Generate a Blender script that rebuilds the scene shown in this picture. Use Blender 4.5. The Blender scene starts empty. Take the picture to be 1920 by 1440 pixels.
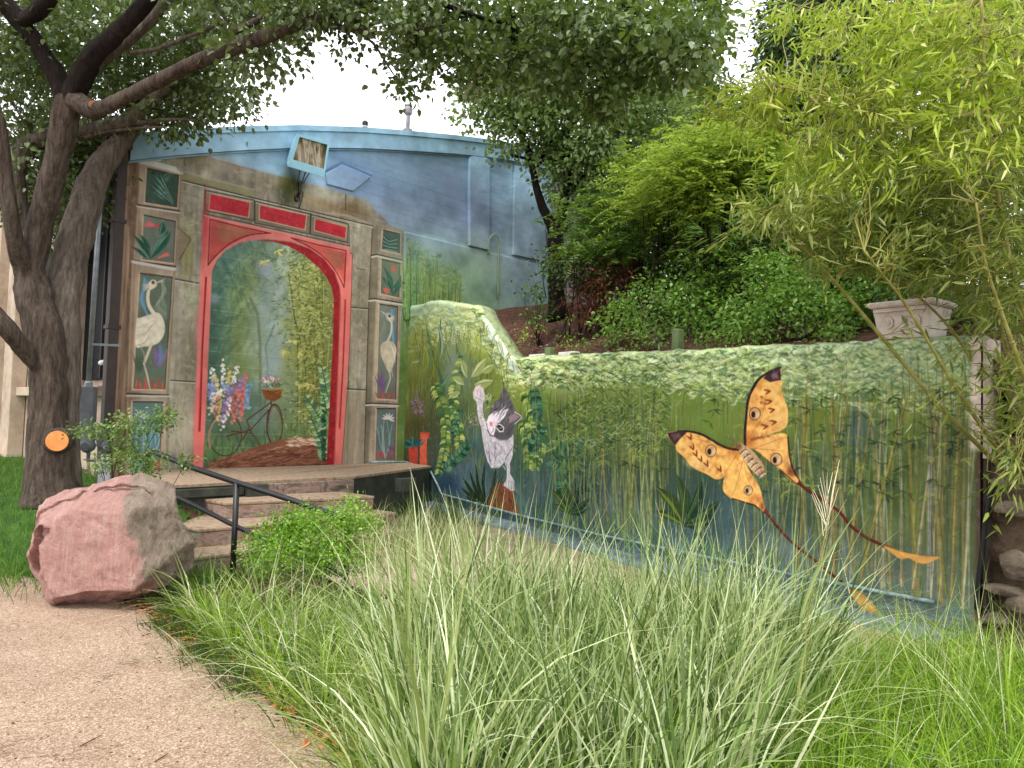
import bpy, math, random, time
import numpy as np
from mathutils import Vector, Matrix
T0 = time.time()
S = bpy.context.scene
C = S.collection
R = math.radians

# ------------------------------------------------------------------ camera, sky, sun, exposure
FPX = 1443.0                      # focal length in photograph pixels (1920 wide)
CAM = np.array([0.0, 0.0, 1.6])
PITCH, ROLL = R(2.5), R(1.72)
_f = np.array([0, math.cos(PITCH), math.sin(PITCH)])
_u0 = np.array([0, -math.sin(PITCH), math.cos(PITCH)])
_r0 = np.array([1.0, 0, 0])
_r = math.cos(ROLL)*_r0 + math.sin(ROLL)*_u0
_u = math.cos(ROLL)*_u0 - math.sin(ROLL)*_r0
cd = bpy.data.cameras.new('camera')
cam = bpy.data.objects.new('camera', cd)
C.objects.link(cam)
cam.matrix_world = Matrix(((_r[0], _u[0], -_f[0], CAM[0]), (_r[1], _u[1], -_f[1], CAM[1]),
                           (_r[2], _u[2], -_f[2], CAM[2]), (0, 0, 0, 1)))
cd.sensor_width = 36.0
cd.lens = 36.0*FPX/1920.0
cd.clip_start = 0.05
cd.clip_end = 500
S.camera = cam

W = bpy.data.worlds.new('World')
S.world = W
W.use_nodes = True
SUN_EL, SUN_AZ = R(58), R(200)    # high sun behind the camera, well diffused by cloud
nt = W.node_tree
nt.nodes.clear()
sky = nt.nodes.new('ShaderNodeTexSky')
sky.sky_type = 'NISHITA'
sky.sun_disc = False
sky.sun_elevation = SUN_EL
sky.sun_rotation = SUN_AZ
sky.dust_density = 3.0
# bright overcast: a white cloud sheet over most of the blue
mixn = nt.nodes.new('ShaderNodeMix'); mixn.data_type = 'RGBA'
mixn.inputs[0].default_value = 0.86
nt.links.new(sky.outputs[0], mixn.inputs[6])
mixn.inputs[7].default_value = (11.4, 11.5, 11.9, 1)
bgn = nt.nodes.new('ShaderNodeBackground')
bgn.inputs[1].default_value = 0.12
wo = nt.nodes.new('ShaderNodeOutputWorld')
nt.links.new(mixn.outputs[2], bgn.inputs[0])
nt.links.new(bgn.outputs[0], wo.inputs[0])

sl = bpy.data.lights.new('sun', 'SUN')
sl.energy = 1.5
sl.angle = R(14)
sl.color = (1.0, 0.95, 0.87)
so = bpy.data.objects.new('sun', sl)
C.objects.link(so)
_sd = Vector((math.sin(SUN_AZ)*math.cos(SUN_EL), math.cos(SUN_AZ)*math.cos(SUN_EL), math.sin(SUN_EL)))
so.rotation_euler = _sd.to_track_quat('Z', 'Y').to_euler()
so.location = _sd*30

S.view_settings.view_transform = 'Standard'
S.view_settings.look = 'None'
S.view_settings.exposure = 0.85
S.view_settings.gamma = 1
S.view_settings.use_curve_mapping = False

# ------------------------------------------------------------------ survey: turning what the photograph shows into places
def ray(px, py):
    return _f + (px-960.0)/FPX*_r - (py-720.0)/FPX*_u
def at_depth(px, py, d):
    """point at forward distance d (metres)"""
    v = ray(px, py)
    return CAM + v*(d/v[1])
def on_z(px, py, z):
    v = ray(px, py)
    return CAM + v*((z-CAM[2])/v[2])
PLAT = 0.735                      # platform level
class Plane:
    """a vertical wall face; u runs along it, z is height"""
    def __init__(s, p, az):
        s.p = np.array([p[0], p[1], 0.0]); s.d = np.array([math.sin(az), math.cos(az), 0.0])
        s.n = np.array([s.d[1], -s.d[0], 0.0])
        if np.dot(s.n, CAM-s.p) < 0: s.n = -s.n
    def hit(s, px, py):
        px = np.asarray(px, float); py = np.asarray(py, float)
        v = _f + ((px-960.0)/FPX)[..., None]*_r - ((py-720.0)/FPX)[..., None]*_u
        t = np.dot(s.p-CAM, s.n)/(v@s.n)
        q = CAM + v*t[..., None]
        return (q-s.p)@s.d, q[..., 2]
    def pt(s, u, z, out=0.0):
        return s.p + s.d*u + s.n*out + np.array([0, 0, z])
_pa = on_z(500, 875, PLAT)
WA = Plane(_pa, R(40.7))
_uc, _ = WA.hit(757, 870)
_c = WA.pt(float(_uc), 0)
WA = Plane(_c, R(40.7))           # u = 0 at the inner corner, negative to the left
WB = Plane(_c, R(180-37.7))       # the garden wall, u grows toward the camera's right

# ------------------------------------------------------------------ the murals: painted brush stroke by brush stroke onto a canvas
# each canvas covers one wall face (u along the wall, z up)
rs = np.random.default_rng(11)
rnd = random.Random(5)
def value_noise(h, w, cell_y, cell_x, seed, oct=3):
    out = np.zeros((h, w), np.float32); amp = 1.0; tot = 0
    g = np.random.default_rng(seed)
    for o in range(oct):
        gh, gw = int(h/cell_y)+3, int(w/cell_x)+3
        a = g.random((gh, gw)).astype(np.float32)
        y = np.arange(h)/cell_y; x = np.arange(w)/cell_x
        yi = y.astype(int); xi = x.astype(int); fy = (y-yi); fx = (x-xi)
        fy = (fy*fy*(3-2*fy))[:, None]; fx = (fx*fx*(3-2*fx))[None, :]
        a00 = a[yi][:, xi]; a01 = a[yi][:, xi+1]; a10 = a[yi+1][:, xi]; a11 = a[yi+1][:, xi+1]
        out += amp*((a00*(1-fx)+a01*fx)*(1-fy)+(a10*(1-fx)+a11*fx)*fy)
        tot += amp; amp *= .55; cell_y = max(cell_y*.5, 1.01); cell_x = max(cell_x*.5, 1.01)
    return out/tot
class Canvas:
    def __init__(s, plane, u0, u1, z0, z1, res):
        s.pl, s.u0, s.u1, s.z0, s.z1, s.res = plane, u0, u1, z0, z1, res
        s.w = int((u1-u0)*res); s.h = int((z1-z0)*res)
        s.a = np.zeros((s.h, s.w, 3), np.float32)
        s.nc = value_noise(s.h, s.w, 60, 60, 1, 4)-.5      # broad clouds
        s.nf = value_noise(s.h, s.w, 9, 9, 2, 3)-.5        # fine mottle
        s.nv = value_noise(s.h, s.w, 70, 5, 3, 3)-.5       # vertical streaks
        s.nh = value_noise(s.h, s.w, 7, 30, 4, 3)-.5       # horizontal streaks
    def P(s, pts):
        q = np.asarray(pts, float)
        u, z = s.pl.hit(q[..., 0], q[..., 1])
        return np.stack([(u-s.u0)*s.res, (z-s.z0)*s.res], -1)
    def scale(s, px, py):        # canvas pixels per photograph pixel (vertical)
        a = s.P([[px, py], [px, py+10.0]])
        return abs(a[1, 1]-a[0, 1])/10.0
    def box(s, q, m):
        x0 = max(int(q[:, 0].min()-m), 0); x1 = min(int(q[:, 0].max()+m)+2, s.w)
        y0 = max(int(q[:, 1].min()-m), 0); y1 = min(int(q[:, 1].max()+m)+2, s.h)
        return x0, x1, y0, y1
    def blend(s, x0, x1, y0, y1, m, col, alpha, nz=0.0, kind='nf'):
        c = np.asarray(col, np.float32)/255.0
        t = s.a[y0:y1, x0:x1]
        if nz:
            c = c[None, None]*(1+nz*getattr(s, kind)[y0:y1, x0:x1, None])
        mm = (m*alpha)[..., None]
        t += (c-t)*mm
    def pmask(s, q, soft=1.0):
        x0, x1, y0, y1 = s.box(q, 2*soft+2)
        if x1 <= x0 or y1 <= y0: return None
        X = np.arange(x0, x1)[None, :]+.5; Y = np.arange(y0, y1)[:, None]+.5
        ins = np.zeros((y1-y0, x1-x0), bool); d2 = np.full(ins.shape, 1e9, np.float32)
        n = len(q)
        for i in range(n):
            ax, ay = q[i]; bx, by = q[(i+1) % n]
            if ay != by:
                c = ((Y > min(ay, by)) & (Y <= max(ay, by)))
                xi = ax+(Y-ay)*(bx-ax)/(by-ay)
                ins ^= c & (X < xi)
            dx, dy = bx-ax, by-ay; L = dx*dx+dy*dy+1e-9
            t = np.clip(((X-ax)*dx+(Y-ay)*dy)/L, 0, 1)
            e = (X-ax-t*dx)**2+(Y-ay-t*dy)**2
            np.minimum(d2, e, out=d2)
        sd = np.where(ins, 1, -1)*np.sqrt(d2)
        return x0, x1, y0, y1, np.clip(.5+sd/(2*soft), 0, 1).astype(np.float32)
    def poly(s, pts, col, alpha=1.0, soft=.7, nz=.12, kind='nf', smooth=False):
        q = s.P(smooth_closed(pts) if smooth else pts)
        r = s.pmask(q, soft)
        if r: s.blend(*r, col, alpha, nz, kind)
    def stroke(s, pts, w, col, alpha=1.0, taper=(1, 1), soft=.8, nz=0.0):
        """pts, w in photograph pixels; w = full width at the fattest"""
        pts = np.asarray(pts, float)
        q = s.P(pts); k = s.scale(*pts[len(pts)//2]); hw = max(w*k*.5, .35)
        x0, x1, y0, y1 = s.box(q, hw+2)
        if x1 <= x0 or y1 <= y0: return
        X = np.arange(x0, x1)[None, :]+.5; Y = np.arange(y0, y1)[:, None]+.5
        best = np.full((y1-y0, x1-x0), -9.0, np.float32); n = len(q)-1
        for i in range(n):
            ax, ay = q[i]; bx, by = q[i+1]; dx, dy = bx-ax, by-ay; L = dx*dx+dy*dy+1e-9
            t = np.clip(((X-ax)*dx+(Y-ay)*dy)/L, 0, 1)
            g = (i+t)/n
            # width profile: taper[0] at the start, full in the middle, taper[1] at the end
            wf = np.where(g < .5, taper[0]+(1-taper[0])*np.sin(g*math.pi), taper[1]+(1-taper[1])*np.sin(g*math.pi))
            d = np.sqrt((X-ax-t*dx)**2+(Y-ay-t*dy)**2)
            np.maximum(best, (hw*wf-d)/soft, out=best)
        s.blend(x0, x1, y0, y1, np.clip(best+.5, 0, 1), col, alpha, nz)
    def blob(s, px, py, rx, ry, col, alpha=1.0, nz=.2):
        c = s.P([[px, py], [px+rx, py], [px, py+ry]])
        ax = abs(c[1, 0]-c[0, 0])+.5; ay = abs(c[2, 1]-c[0, 1])+.5
        x0 = max(int(c[0, 0]-ax*1.6), 0); x1 = min(int(c[0, 0]+ax*1.6)+1, s.w)
        y0 = max(int(c[0, 1]-ay*1.6), 0); y1 = min(int(c[0, 1]+ay*1.6)+1, s.h)
        if x1 <= x0 or y1 <= y0: return
        X = (np.arange(x0, x1)[None, :]-c[0, 0])/ax; Y = (np.arange(y0, y1)[:, None]-c[0, 1])/ay
        m = np.clip(1-(X*X+Y*Y)/2.4, 0, 1)**1.5
        s.blend(x0, x1, y0, y1, m.astype(np.float32), col, alpha, nz, 'nc')
    def leaf(s, x, y, ang, L, w, col, alpha=.9, bend=0.0):
        dx, dy = math.cos(ang), math.sin(ang)
        s.stroke([(x, y), (x+dx*L*.5-dy*bend*L, y+dy*L*.5+dx*bend*L), (x+dx*L, y+dy*L)], w, col, alpha, (.15, .05))
    def grid(s, px, py):         # per-photo-pixel lookup helper used for gradients
        pass
    def gradient(s, fn):
        """fn(PX, PY) -> rgb 0..255 arrays, PX/PY = photograph pixel of every canvas pixel"""
        U = (np.arange(s.w)+.5)/s.res+s.u0; Z = (np.arange(s.h)+.5)/s.res+s.z0
        q = s.pl.p[None, None]+s.pl.d[None, None]*U[None, :, None]+np.array([0, 0, 1.0])[None, None]*Z[:, None, None]-CAM
        d = q@_f
        s.PX = 960+FPX*(q@_r)/d; s.PY = 720-FPX*(q@_u)/d
        s.a[:] = np.clip(fn(s.PX, s.PY)/255.0, 0, 1)
def smooth_closed(pts, n=5):
    p = np.asarray(pts, float); N = len(p); out = []
    for i in range(N):
        p0, p1, p2, p3 = p[i-1], p[i], p[(i+1) % N], p[(i+2) % N]
        for k in range(n):
            t = k/n
            out.append(.5*((2*p1)+(-p0+p2)*t+(2*p0-5*p1+4*p2-p3)*t*t+(-p0+3*p1-3*p2+p3)*t**3))
    return np.array(out)
def smooth_open(pts, n=5):
    p = np.asarray(pts, float); p = np.vstack([2*p[0]-p[1], p, 2*p[-1]-p[-2]]); out = []
    for i in range(1, len(p)-2):
        p0, p1, p2, p3 = p[i-1], p[i], p[i+1], p[i+2]
        for k in range(n):
            t = k/n
            out.append(.5*((2*p1)+(-p0+p2)*t+(2*p0-5*p1+4*p2-p3)*t*t+(-p0+3*p1-3*p2+p3)*t**3))
    out.append(p[-2])
    return np.array(out)
def mixc(a, b, t):
    return tuple(a[i]+(b[i]-a[i])*t for i in range(3))
def jit(c, a=14):
    k = rnd.uniform(-a, a)
    return tuple(max(0, min(255, v+k+rnd.uniform(-a*.35, a*.35))) for v in c)
def crop(ox, oy, k):
    """points noted on an enlarged detail, brought back to the photograph"""
    return lambda L: [(ox+x/k, oy+y/k) for x, y in L]
def lerp_stops(t, stops):
    t = np.asarray(t); out = np.zeros(t.shape+(3,))
    xs = [a for a, _ in stops]
    for k in range(3): out[..., k] = np.interp(t, xs, [c[k] for _, c in stops])
    return out

ZONES = {}                         # outlines (photograph pixels) of figures that become parts of their wall

def paint_A():
    cv = Canvas(WA, -5.4, 6.6, 0.3, 8.0, 125)
    def sky_paint(X, Y):
        t = Y-(X-250)*.10
        base = lerp_stops(t, [(200, (148, 186, 208)), (300, (150, 184, 206)), (340, (140, 164, 184)), (380, (148, 168, 186)), (430, (160, 184, 194)), (470, (140, 178, 186)), (520, (132, 160, 128)), (620, (112, 138, 78))])
        # left stays clearer blue, the right turns grey-green
        k = np.clip((X-900)/140, 0, 1)[..., None]
        base = base*(1-k*.55)+np.array([138, 162, 168])*k*.55
        n = cv.nc[..., None]
        pur = np.clip(1-np.abs((Y-(330+.1*(X-600)))/75), 0, 1)*np.clip((X-560)/120, 0, 1)*np.clip((960-X)/120, 0, 1)
        base = base+(np.array([122, 134, 164])-base)*(pur*np.clip(.55+3.2*cv.nc, 0, 1)*.85)[..., None]
        base = base*(1+.46*n+.07*cv.nf[..., None])+np.clip(cv.nh, -.3, .3)[..., None]*10
        # the wall beyond the little tree is bare grey render
        g = np.clip((X-1028)/10, 0, 1)[..., None]
        bare = np.array([150, 150, 146])*(1+.3*n+.1*cv.nv[..., None])
        return base*(1-g)+bare*g
    cv.gradient(sky_paint)
    # low greenery right of the gate
    for i in range(700):
        x = rnd.uniform(756, 862); top = 452+(x-757)*.62+rnd.uniform(-8, 12)
        y0 = rnd.uniform(top+30, 620); h = rnd.uniform(16, 55)
        if y0-h < top: h = y0-top
        c = rnd.choice([(92, 118, 52), (140, 158, 70), (170, 180, 96), (58, 84, 50), (120, 145, 84)])
        c = mixc(c, (70, 150, 130), .35 if x < 790 and rnd.random() < .6 else 0)
        cv.stroke([(x, y0), (x+rnd.uniform(-4, 4), y0-h)], rnd.uniform(1, 2.4), jit(c), .75, (.8, .4))
        if rnd.random() < .5:
            for k in range(3): cv.leaf(x, y0-h, -rnd.uniform(.2, 2.9), rnd.uniform(5, 11), 2, jit(c), .8)
    for x, t in ((766, 470), (778, 476), (795, 490), (812, 508), (826, 520), (838, 522), (850, 532), (858, 540), (803, 505), (843, 535)):
        cv.stroke([(x, 600), (x+2, t)], 1.8, (52, 66, 40), .8)
        for k in range(5): cv.leaf(x+2, t+rnd.uniform(0, 18), -rnd.uniform(.1, 3), rnd.uniform(8, 14), 2, (60, 74, 42), .85)

    ST = (160, 155, 140)
    def stone(pts, col=ST, nz=.9):
        cv.poly(pts, col, 1, .8, nz, 'nc')
        cv.poly(pts, mixc(col, (95, 88, 70), .6), .30, 1.0, 1.6, 'nv')
        cv.poly(pts, mixc(col, (250, 240, 220), .5), .12, 1.0, 1.6, 'nf')
    D, Lt = (60, 55, 48), (205, 200, 186)
    def joint(a, b, w=2.2):
        cv.stroke([a, b], w, D, .9, soft=.9)
        cv.stroke([(a[0], a[1]+w), (b[0], b[1]+w)], w*.9, Lt, .75, soft=.9)
    # gate body with its broken pediment
    gate = [(300, 300), (318, 297), (334, 292), (345, 280), (401, 297), (456, 312), (511, 327), (560, 339), (610, 352), (651, 364), (692, 377), (700, 391), (712, 402), (719, 409), (730, 421), (757, 433), (751, 640), (741, 874), (236, 900), (250, 560), (258, 303)]
    stone(gate)
    for (x, y, rx, ry, c, a) in ((420, 310, 40, 16, (196, 178, 158), .5), (500, 345, 30, 20, (100, 92, 72), .55), (545, 352, 20, 22, (70, 74, 26), .9), (535, 372, 18, 20, (62, 66, 48), .7), (585, 380, 30, 14, (168, 142, 96), .5), (640, 392, 30, 18, (120, 92, 62), .6), (620, 370, 24, 8, (170, 176, 160), .5), (670, 395, 22, 18, (110, 92, 62), .6), (370, 300, 30, 14, (120, 108, 84), .6), (700, 410, 20, 12, (130, 116, 96), .5),
                              (352, 470, 10, 60, (150, 150, 70), .45), (350, 600, 26, 60, (196, 188, 168), .55), (362, 640, 18, 40, (120, 116, 88), .5), (350, 700, 20, 30, (112, 110, 84), .5), (348, 760, 22, 40, (178, 170, 148), .5), (345, 820, 20, 40, (200, 190, 164), .5), (362, 560, 14, 22, (150, 170, 128), .4), (675, 560, 18, 60, (124, 116, 92), .5), (672, 660, 18, 40, (176, 160, 140), .5), (664, 800, 16, 60, (190, 166, 150), .6), (652, 780, 8, 70, (128, 138, 88), .5), (684, 470, 14, 50, (132, 122, 104), .5)):
        cv.blob(x, y, rx, ry, c, a)
    for a in range(900):
        x, y = rnd.uniform(256, 752), rnd.uniform(290, 890)
        if y < 284+(x-345)*.34 or (385 < x < 655 and y > 440): continue
        cv.leaf(x, y, rnd.uniform(0, 6.3), rnd.uniform(6, 24), rnd.uniform(4, 12), jit(rnd.choice([(96, 86, 62), (120, 106, 84), (204, 188, 164), (186, 164, 140), (130, 132, 88), (150, 124, 100)]), 10), .16, rnd.uniform(-.3, .3))
    for a in range(46):
        x = rnd.choice([rnd.uniform(334, 372), rnd.uniform(656, 690), rnd.uniform(345, 700)]); y = rnd.uniform(460, 860) if x < 375 or x > 655 else rnd.uniform(330, 410)
        L = [(x, y)]
        for k in range(4): L.append((L[-1][0]+rnd.uniform(-6, 7), L[-1][1]+rnd.uniform(4, 14)))
        if L[-1][1] < 284+(x-345)*.34+20: continue
        cv.stroke(L, 1.2, (104, 94, 74), .5, (.4, .1)); cv.stroke([(a_+1.2, b_+.6) for a_, b_ in L], 1.2, (216, 204, 182), .4, (.3, .1))
    # pediment ledge
    cv.poly([(338, 322), (360, 330), (475, 357), (476, 372), (340, 341)], (142, 138, 104), .9, 1.2)
    cv.stroke([(338, 320), (476, 356)], 2.4, (170, 164, 134), .7)
    joint((340, 338), (478, 372)); joint((478, 372), (700, 424), 2.0)
    cv.stroke([(595, 397), (650, 404), (690, 418)], 5, (176, 162, 138), .6, (.3, .6))
    cv.stroke([(648, 365), (648, 396)], 1.6, D, .8)
    for a in range(60):      # cracks and dabs over the stone
        x, y = rnd.uniform(330, 740), rnd.uniform(300, 430)
        if y < 283+(x-345)*.29: continue
        cv.leaf(x, y, rnd.uniform(-.3, 1.0), rnd.uniform(8, 26), rnd.uniform(2, 6), jit(rnd.choice([(100, 90, 70), (186, 172, 150), (130, 118, 92)])), .28)
    # left plain column
    joint((328, 523), (372, 531), 2.4); joint((320, 713), (366, 716), 2.2)
    cv.stroke([(384, 345), (382, 408)], 1.5, D, .7)
    cv.poly([(336, 430), (358, 449), (334, 490), (328, 488)], (138, 122, 102), .9, .8)
    cv.stroke([(336, 428), (358, 449), (336, 488)], 1.6, (84, 74, 58), .9)
    for a in range(220):
        left = rnd.random() < .5
        if left: x, y = rnd.uniform(330, 368), rnd.uniform(360, 872)
        else: x, y = rnd.uniform(650, 694), rnd.uniform(450, 868)
        cv.leaf(x, y, rnd.uniform(-2.0, 2.0), rnd.uniform(6, 22), rnd.uniform(2, 7), jit(rnd.choice([(112, 104, 80), (196, 186, 164), (170, 160, 132), (140, 142, 106), (206, 196, 178)])), .25, rnd.uniform(-.2, .2))
    # right plain column
    cv.stroke([(655, 424), (652, 870)], 2.0, (70, 62, 54), .5)
    joint((656, 576), (690, 579), 2.0); joint((646, 729), (686, 731), 2.2)
    cv.poly([(647, 733), (686, 732), (684, 872), (641, 873)], (170, 156, 136), .5, 1, .4, 'nv')
    cv.stroke([(698, 430), (692, 560), (687, 730), (683, 872)], 3.0, (76, 70, 60), .8, (.8, .8))
    cv.stroke([(690, 452), (674, 470), (677, 500), (668, 515), (670, 530), (662, 540)], 1.6, (176, 164, 144), .8)
    cv.stroke([(668, 503), (684, 506)], 1.2, D, .7)
    cv.poly([(215, 290), (262, 290), (262, 306), (256, 480), (248, 740), (236, 900), (205, 905)], (138, 116, 98), 1, .8, .9, 'nv')
    # column bodies
    for a in range(120):
        x, y = rnd.uniform(252, 262), rnd.uniform(310, 880)
        cv.leaf(x, y, 1.57, rnd.uniform(10, 40), 4, jit((124, 104, 84)), .4)
    cv.stroke([(252, 300), (246, 600), (234, 890)], 11, (126, 104, 86), .85, nz=.5)
    cv.stroke([(259, 420), (253, 600), (246, 740)], 4, (190, 150, 120), .6)
    cv.poly([(262, 303), (272, 297), (330, 313), (338, 325), (330, 323), (266, 306)], (196, 206, 196), .95, .8)
    cv.poly([(266, 298), (274, 293), (304, 298), (300, 302)], (226, 232, 236), .9, .8)
    # left pillar stones
    for (tl, tr, br, bl) in (((261, 305), (342, 325), (337, 396), (259, 384)), ((257, 387), (336, 399), (329, 500), (250, 488)), ((247, 490), (329, 504), (316, 741), (238, 738)), ((238, 742), (318, 743), (314, 888), (234, 896))):
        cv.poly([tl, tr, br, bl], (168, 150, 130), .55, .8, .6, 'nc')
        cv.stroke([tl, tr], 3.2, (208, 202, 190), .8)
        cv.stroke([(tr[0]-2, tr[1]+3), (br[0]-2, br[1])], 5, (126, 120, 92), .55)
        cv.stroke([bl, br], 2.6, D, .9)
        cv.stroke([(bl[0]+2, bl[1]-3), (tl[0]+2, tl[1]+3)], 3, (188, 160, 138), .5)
    cv.stroke([(250, 491), (326, 505)], 6, (204, 196, 188), .85)
    def panel(q, base, edge=(214, 170, 140)):
        cv.poly([(q[0][0]-3, q[0][1]-3), (q[1][0]+3, q[1][1]-3), (q[2][0]+3, q[2][1]+3), (q[3][0]-3, q[3][1]+3)], (196, 160, 136), .75, .8, .2)
        cv.poly(q, base, 1, .6, .4, 'nc')
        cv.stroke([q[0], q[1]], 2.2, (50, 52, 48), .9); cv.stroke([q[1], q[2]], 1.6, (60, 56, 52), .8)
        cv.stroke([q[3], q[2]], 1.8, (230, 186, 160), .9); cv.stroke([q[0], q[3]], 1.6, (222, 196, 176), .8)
    def swirl(x, y, ang, L, col, hi, w=7):
        for k in range(3):
            o = (k-1)*w*.36
            cv.stroke(smooth_open([(x-math.sin(ang)*o*.3, y+math.cos(ang)*o*.3), (x+math.cos(ang+.3)*L*.5-math.sin(ang)*o, y+math.sin(ang+.3)*L*.5+math.cos(ang)*o), (x+math.cos(ang)*L, y+math.sin(ang)*L)], 4), w*.5, mixc(col, hi, k*.4), .85, (.3, .1))
    def leafpanel(q, dark, mid, hi, n, seed):
        r = random.Random(seed)
        cx = sum(p[0] for p in q)/4; cy = sum(p[1] for p in q)/4
        w = (q[1][0]-q[0][0])*.5; h = (q[3][1]-q[0][1])*.5
        for i in range(n):
            x = cx+r.uniform(-w, w)*.55; y = cy+r.uniform(-h, h)*.6
            a = r.choice([-2.3, -2.0, -.8, -.5, .3, .8])+r.uniform(-.3, .3)
            L = min(w, h)*r.uniform(.5, .9); Lx = math.cos(a)*L
            x = min(max(x, q[0][0]+4-min(Lx, 0)), q[1][0]-8-max(Lx, 0))
            y = min(max(y, q[0][1]+8+max(-math.sin(a)*L, 0)), q[3][1]-4-max(math.sin(a)*L, 0))
            cv.leaf(x, y, a, L, r.uniform(3.5, 6), mid, .9, r.uniform(-.15, .15))
            cv.leaf(x, y, a, L, 1.0, dark, .9, .04)
            cv.leaf(x+1, y-2, a, L*.9, 1.1, hi, .8, r.uniform(-.2, .2))
    p1 = [(275, 315), (335, 329), (331, 390), (271, 380)]
    p2 = [(269, 403), (329, 415), (325, 494), (265, 487)]
    p3 = [(262, 512), (323, 520), (309, 731), (249, 730)]
    p4 = [(248, 753), (305, 754), (298, 884), (243, 886)]
    G0, G1, G2 = (52, 82, 74), (88, 128, 116), (150, 186, 168)
    panel(p1, (74, 96, 84)); leafpanel(p1, G0, G1, G2, 10, 3)
    for k in range(9):
        cv.stroke(smooth_open([(325, 384-k), (300+k*1, 366-k*3.5), (280+k*3, 350-k*3.2)], 4), 2, (146, 180, 160) if k % 2 else (52, 84, 74), .8, (.5, .2))
    panel(p2, (120, 130, 118))
    for (x, y, a, L, w) in ((280, 480, -1.95, 46, 12), (283, 486, -2.2, 62, 10), (282, 484, -1.0, 66, 15), (292, 470, -.9, 48, 13), (276, 486, -2.45, 40, 8), (300, 440, -1.3, 26, 12)):
        L = L*.92
        cv.leaf(x, y, a, L, w, (52, 96, 80), 1, .05); cv.leaf(x, y, a, L*.95, w*.35, (110, 156, 136), .8, -.06); cv.leaf(x, y, a, L, 1.2, (36, 58, 50), .9, .03)
    for k in range(5):
        cv.leaf(293, 424, math.pi+.55-k*.13, 20+k*2, 3.5, (222, 112, 112), .9); cv.leaf(296, 482+k, -.15-k*.12, 24, 3, (222, 116, 108), .9)
        cv.leaf(294, 420, 1.0+k*.3, 8, 4, (206, 84, 84), .9)
    # crane panels
    panel(p3, (104, 116, 100))
    for k in range(10):
        cv.stroke(smooth_open([(275+k*.3, 590), (268-k*.6+rnd.uniform(-2, 2), 560), (270+k*1.2, 520+k*1.5)], 4), 2.2, jit((112, 158, 188)), .8)
        cv.stroke(smooth_open([(312, 600-k*3), (290+k*2, 575-k), (312-k, 548-k*2), (300+k, 528)], 4), 1.6, jit((146, 158, 136)), .7)
    for k in range(14):
        cv.leaf(300-k*.6, 690-k*.5, -1.4+rnd.uniform(-.4, .4), rnd.uniform(20, 46), 6, jit((134, 112, 158)), .75)
        cv.leaf(254+k*3.8, 730, -1.57+rnd.uniform(-.5, .5), rnd.uniform(10, 26), 3.5, jit((196, 92, 80)), .85)
    for k in range(5): cv.leaf(258+k, 700, -1.8+k*.15, 40, 2.5, (74, 96, 70), .8)
    for k in range(4): cv.leaf(297+k, 690-k*4, -1.3-k*.1, 40, 3, (104, 140, 178), .6)
    CR = (214, 206, 184)
    cv.poly([(256, 600), (262, 596), (280, 590), (296, 586), (307, 600), (309, 622), (300, 640), (286, 648), (270, 650), (254, 648)], CR, 1, 1.0, .25, 'nf', True)
    cv.stroke(smooth_open([(279, 545), (277, 558), (280, 574), (290, 590)], 5), 6.5, (216, 204, 182), 1, (.9, 1.3))
    for k in range(12):
        y = 602+k*3.6; cv.stroke(smooth_open([(290-k*.6, 596+k*2), (272, y), (256, y+6)], 4), 1.3, rnd.choice([(236, 228, 212), (176, 158, 142), (226, 188, 176)]), .75)
    cv.poly([(278, 533), (284, 525), (292, 526), (294, 535), (288, 541), (280, 543)], (224, 212, 192), 1, .8, .1, 'nf', True)
    cv.leaf(290, 532, -.42, 22, 3.6, (190, 178, 150), 1)
    cv.blob(286.5, 530, 2.2, 2.4, (40, 34, 34), 1.0, 0)
    for a in (2.5, 2.8, 3.1, 3.4): cv.leaf(282, 536, a, 17, 2.2, (214, 190, 172), .95)
    cv.stroke([(284, 645), (274, 672), (270, 682)], 5, (206, 196, 172), 1, (1.2, .8)); cv.stroke([(270, 682), (276, 704), (281, 729)], 3.4, (206, 190, 172), 1, (1, .5))
    cv.stroke([(262, 648), (270, 662), (272, 690)], 2.2, (176, 166, 148), .8)
    panel(p4, (104, 130, 128))
    for k in range(16):
        x = 256+rnd.uniform(0, 40); cv.stroke(smooth_open([(x, 860), (x+rnd.uniform(-14, 14), 820), (x+rnd.uniform(-18, 18), 775+rnd.uniform(-8, 20))], 4), 2.0, jit(rnd.choice([(130, 184, 188), (156, 200, 196), (96, 130, 170), (84, 110, 96)])), .8)
    for k in range(6): cv.leaf(264, 782, -2.6+k*.5, 14, 4, (206, 204, 206), .9); cv.leaf(262+k*2, 858, -1.9+k*.3, 12, 5, (150, 110, 170), .8); cv.leaf(286+k*2, 884, -1.57+rnd.uniform(-.3, .3), 24, 3.5, (212, 92, 84), .9)
    # right pillar: shaded return and face
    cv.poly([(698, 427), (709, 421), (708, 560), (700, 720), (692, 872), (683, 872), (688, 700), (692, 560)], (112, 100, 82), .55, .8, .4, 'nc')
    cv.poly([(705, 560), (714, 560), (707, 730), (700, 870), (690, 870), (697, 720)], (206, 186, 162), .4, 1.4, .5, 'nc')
    for (a, b, c) in (((697, 479), (706, 477), (755, 488)), ((692, 561), (703, 560), (754, 568)), ((686, 757), (697, 756), (747, 758))):
        cv.stroke([a, b, c], 2.4, D, .85); cv.stroke([(a[0], a[1]+3), (b[0], b[1]+3), (c[0], c[1]+3)], 3.4, (214, 204, 196), .85)
    cv.stroke([(708, 421), (757, 433)], 3, (150, 136, 108), .9)
    r1 = [(718, 431), (750, 439), (749, 476), (715, 468)]
    r2 = [(715, 486), (750, 494), (748, 559), (713, 551)]
    r3 = [(711, 570), (746, 575), (742, 750), (706, 748)]
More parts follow.
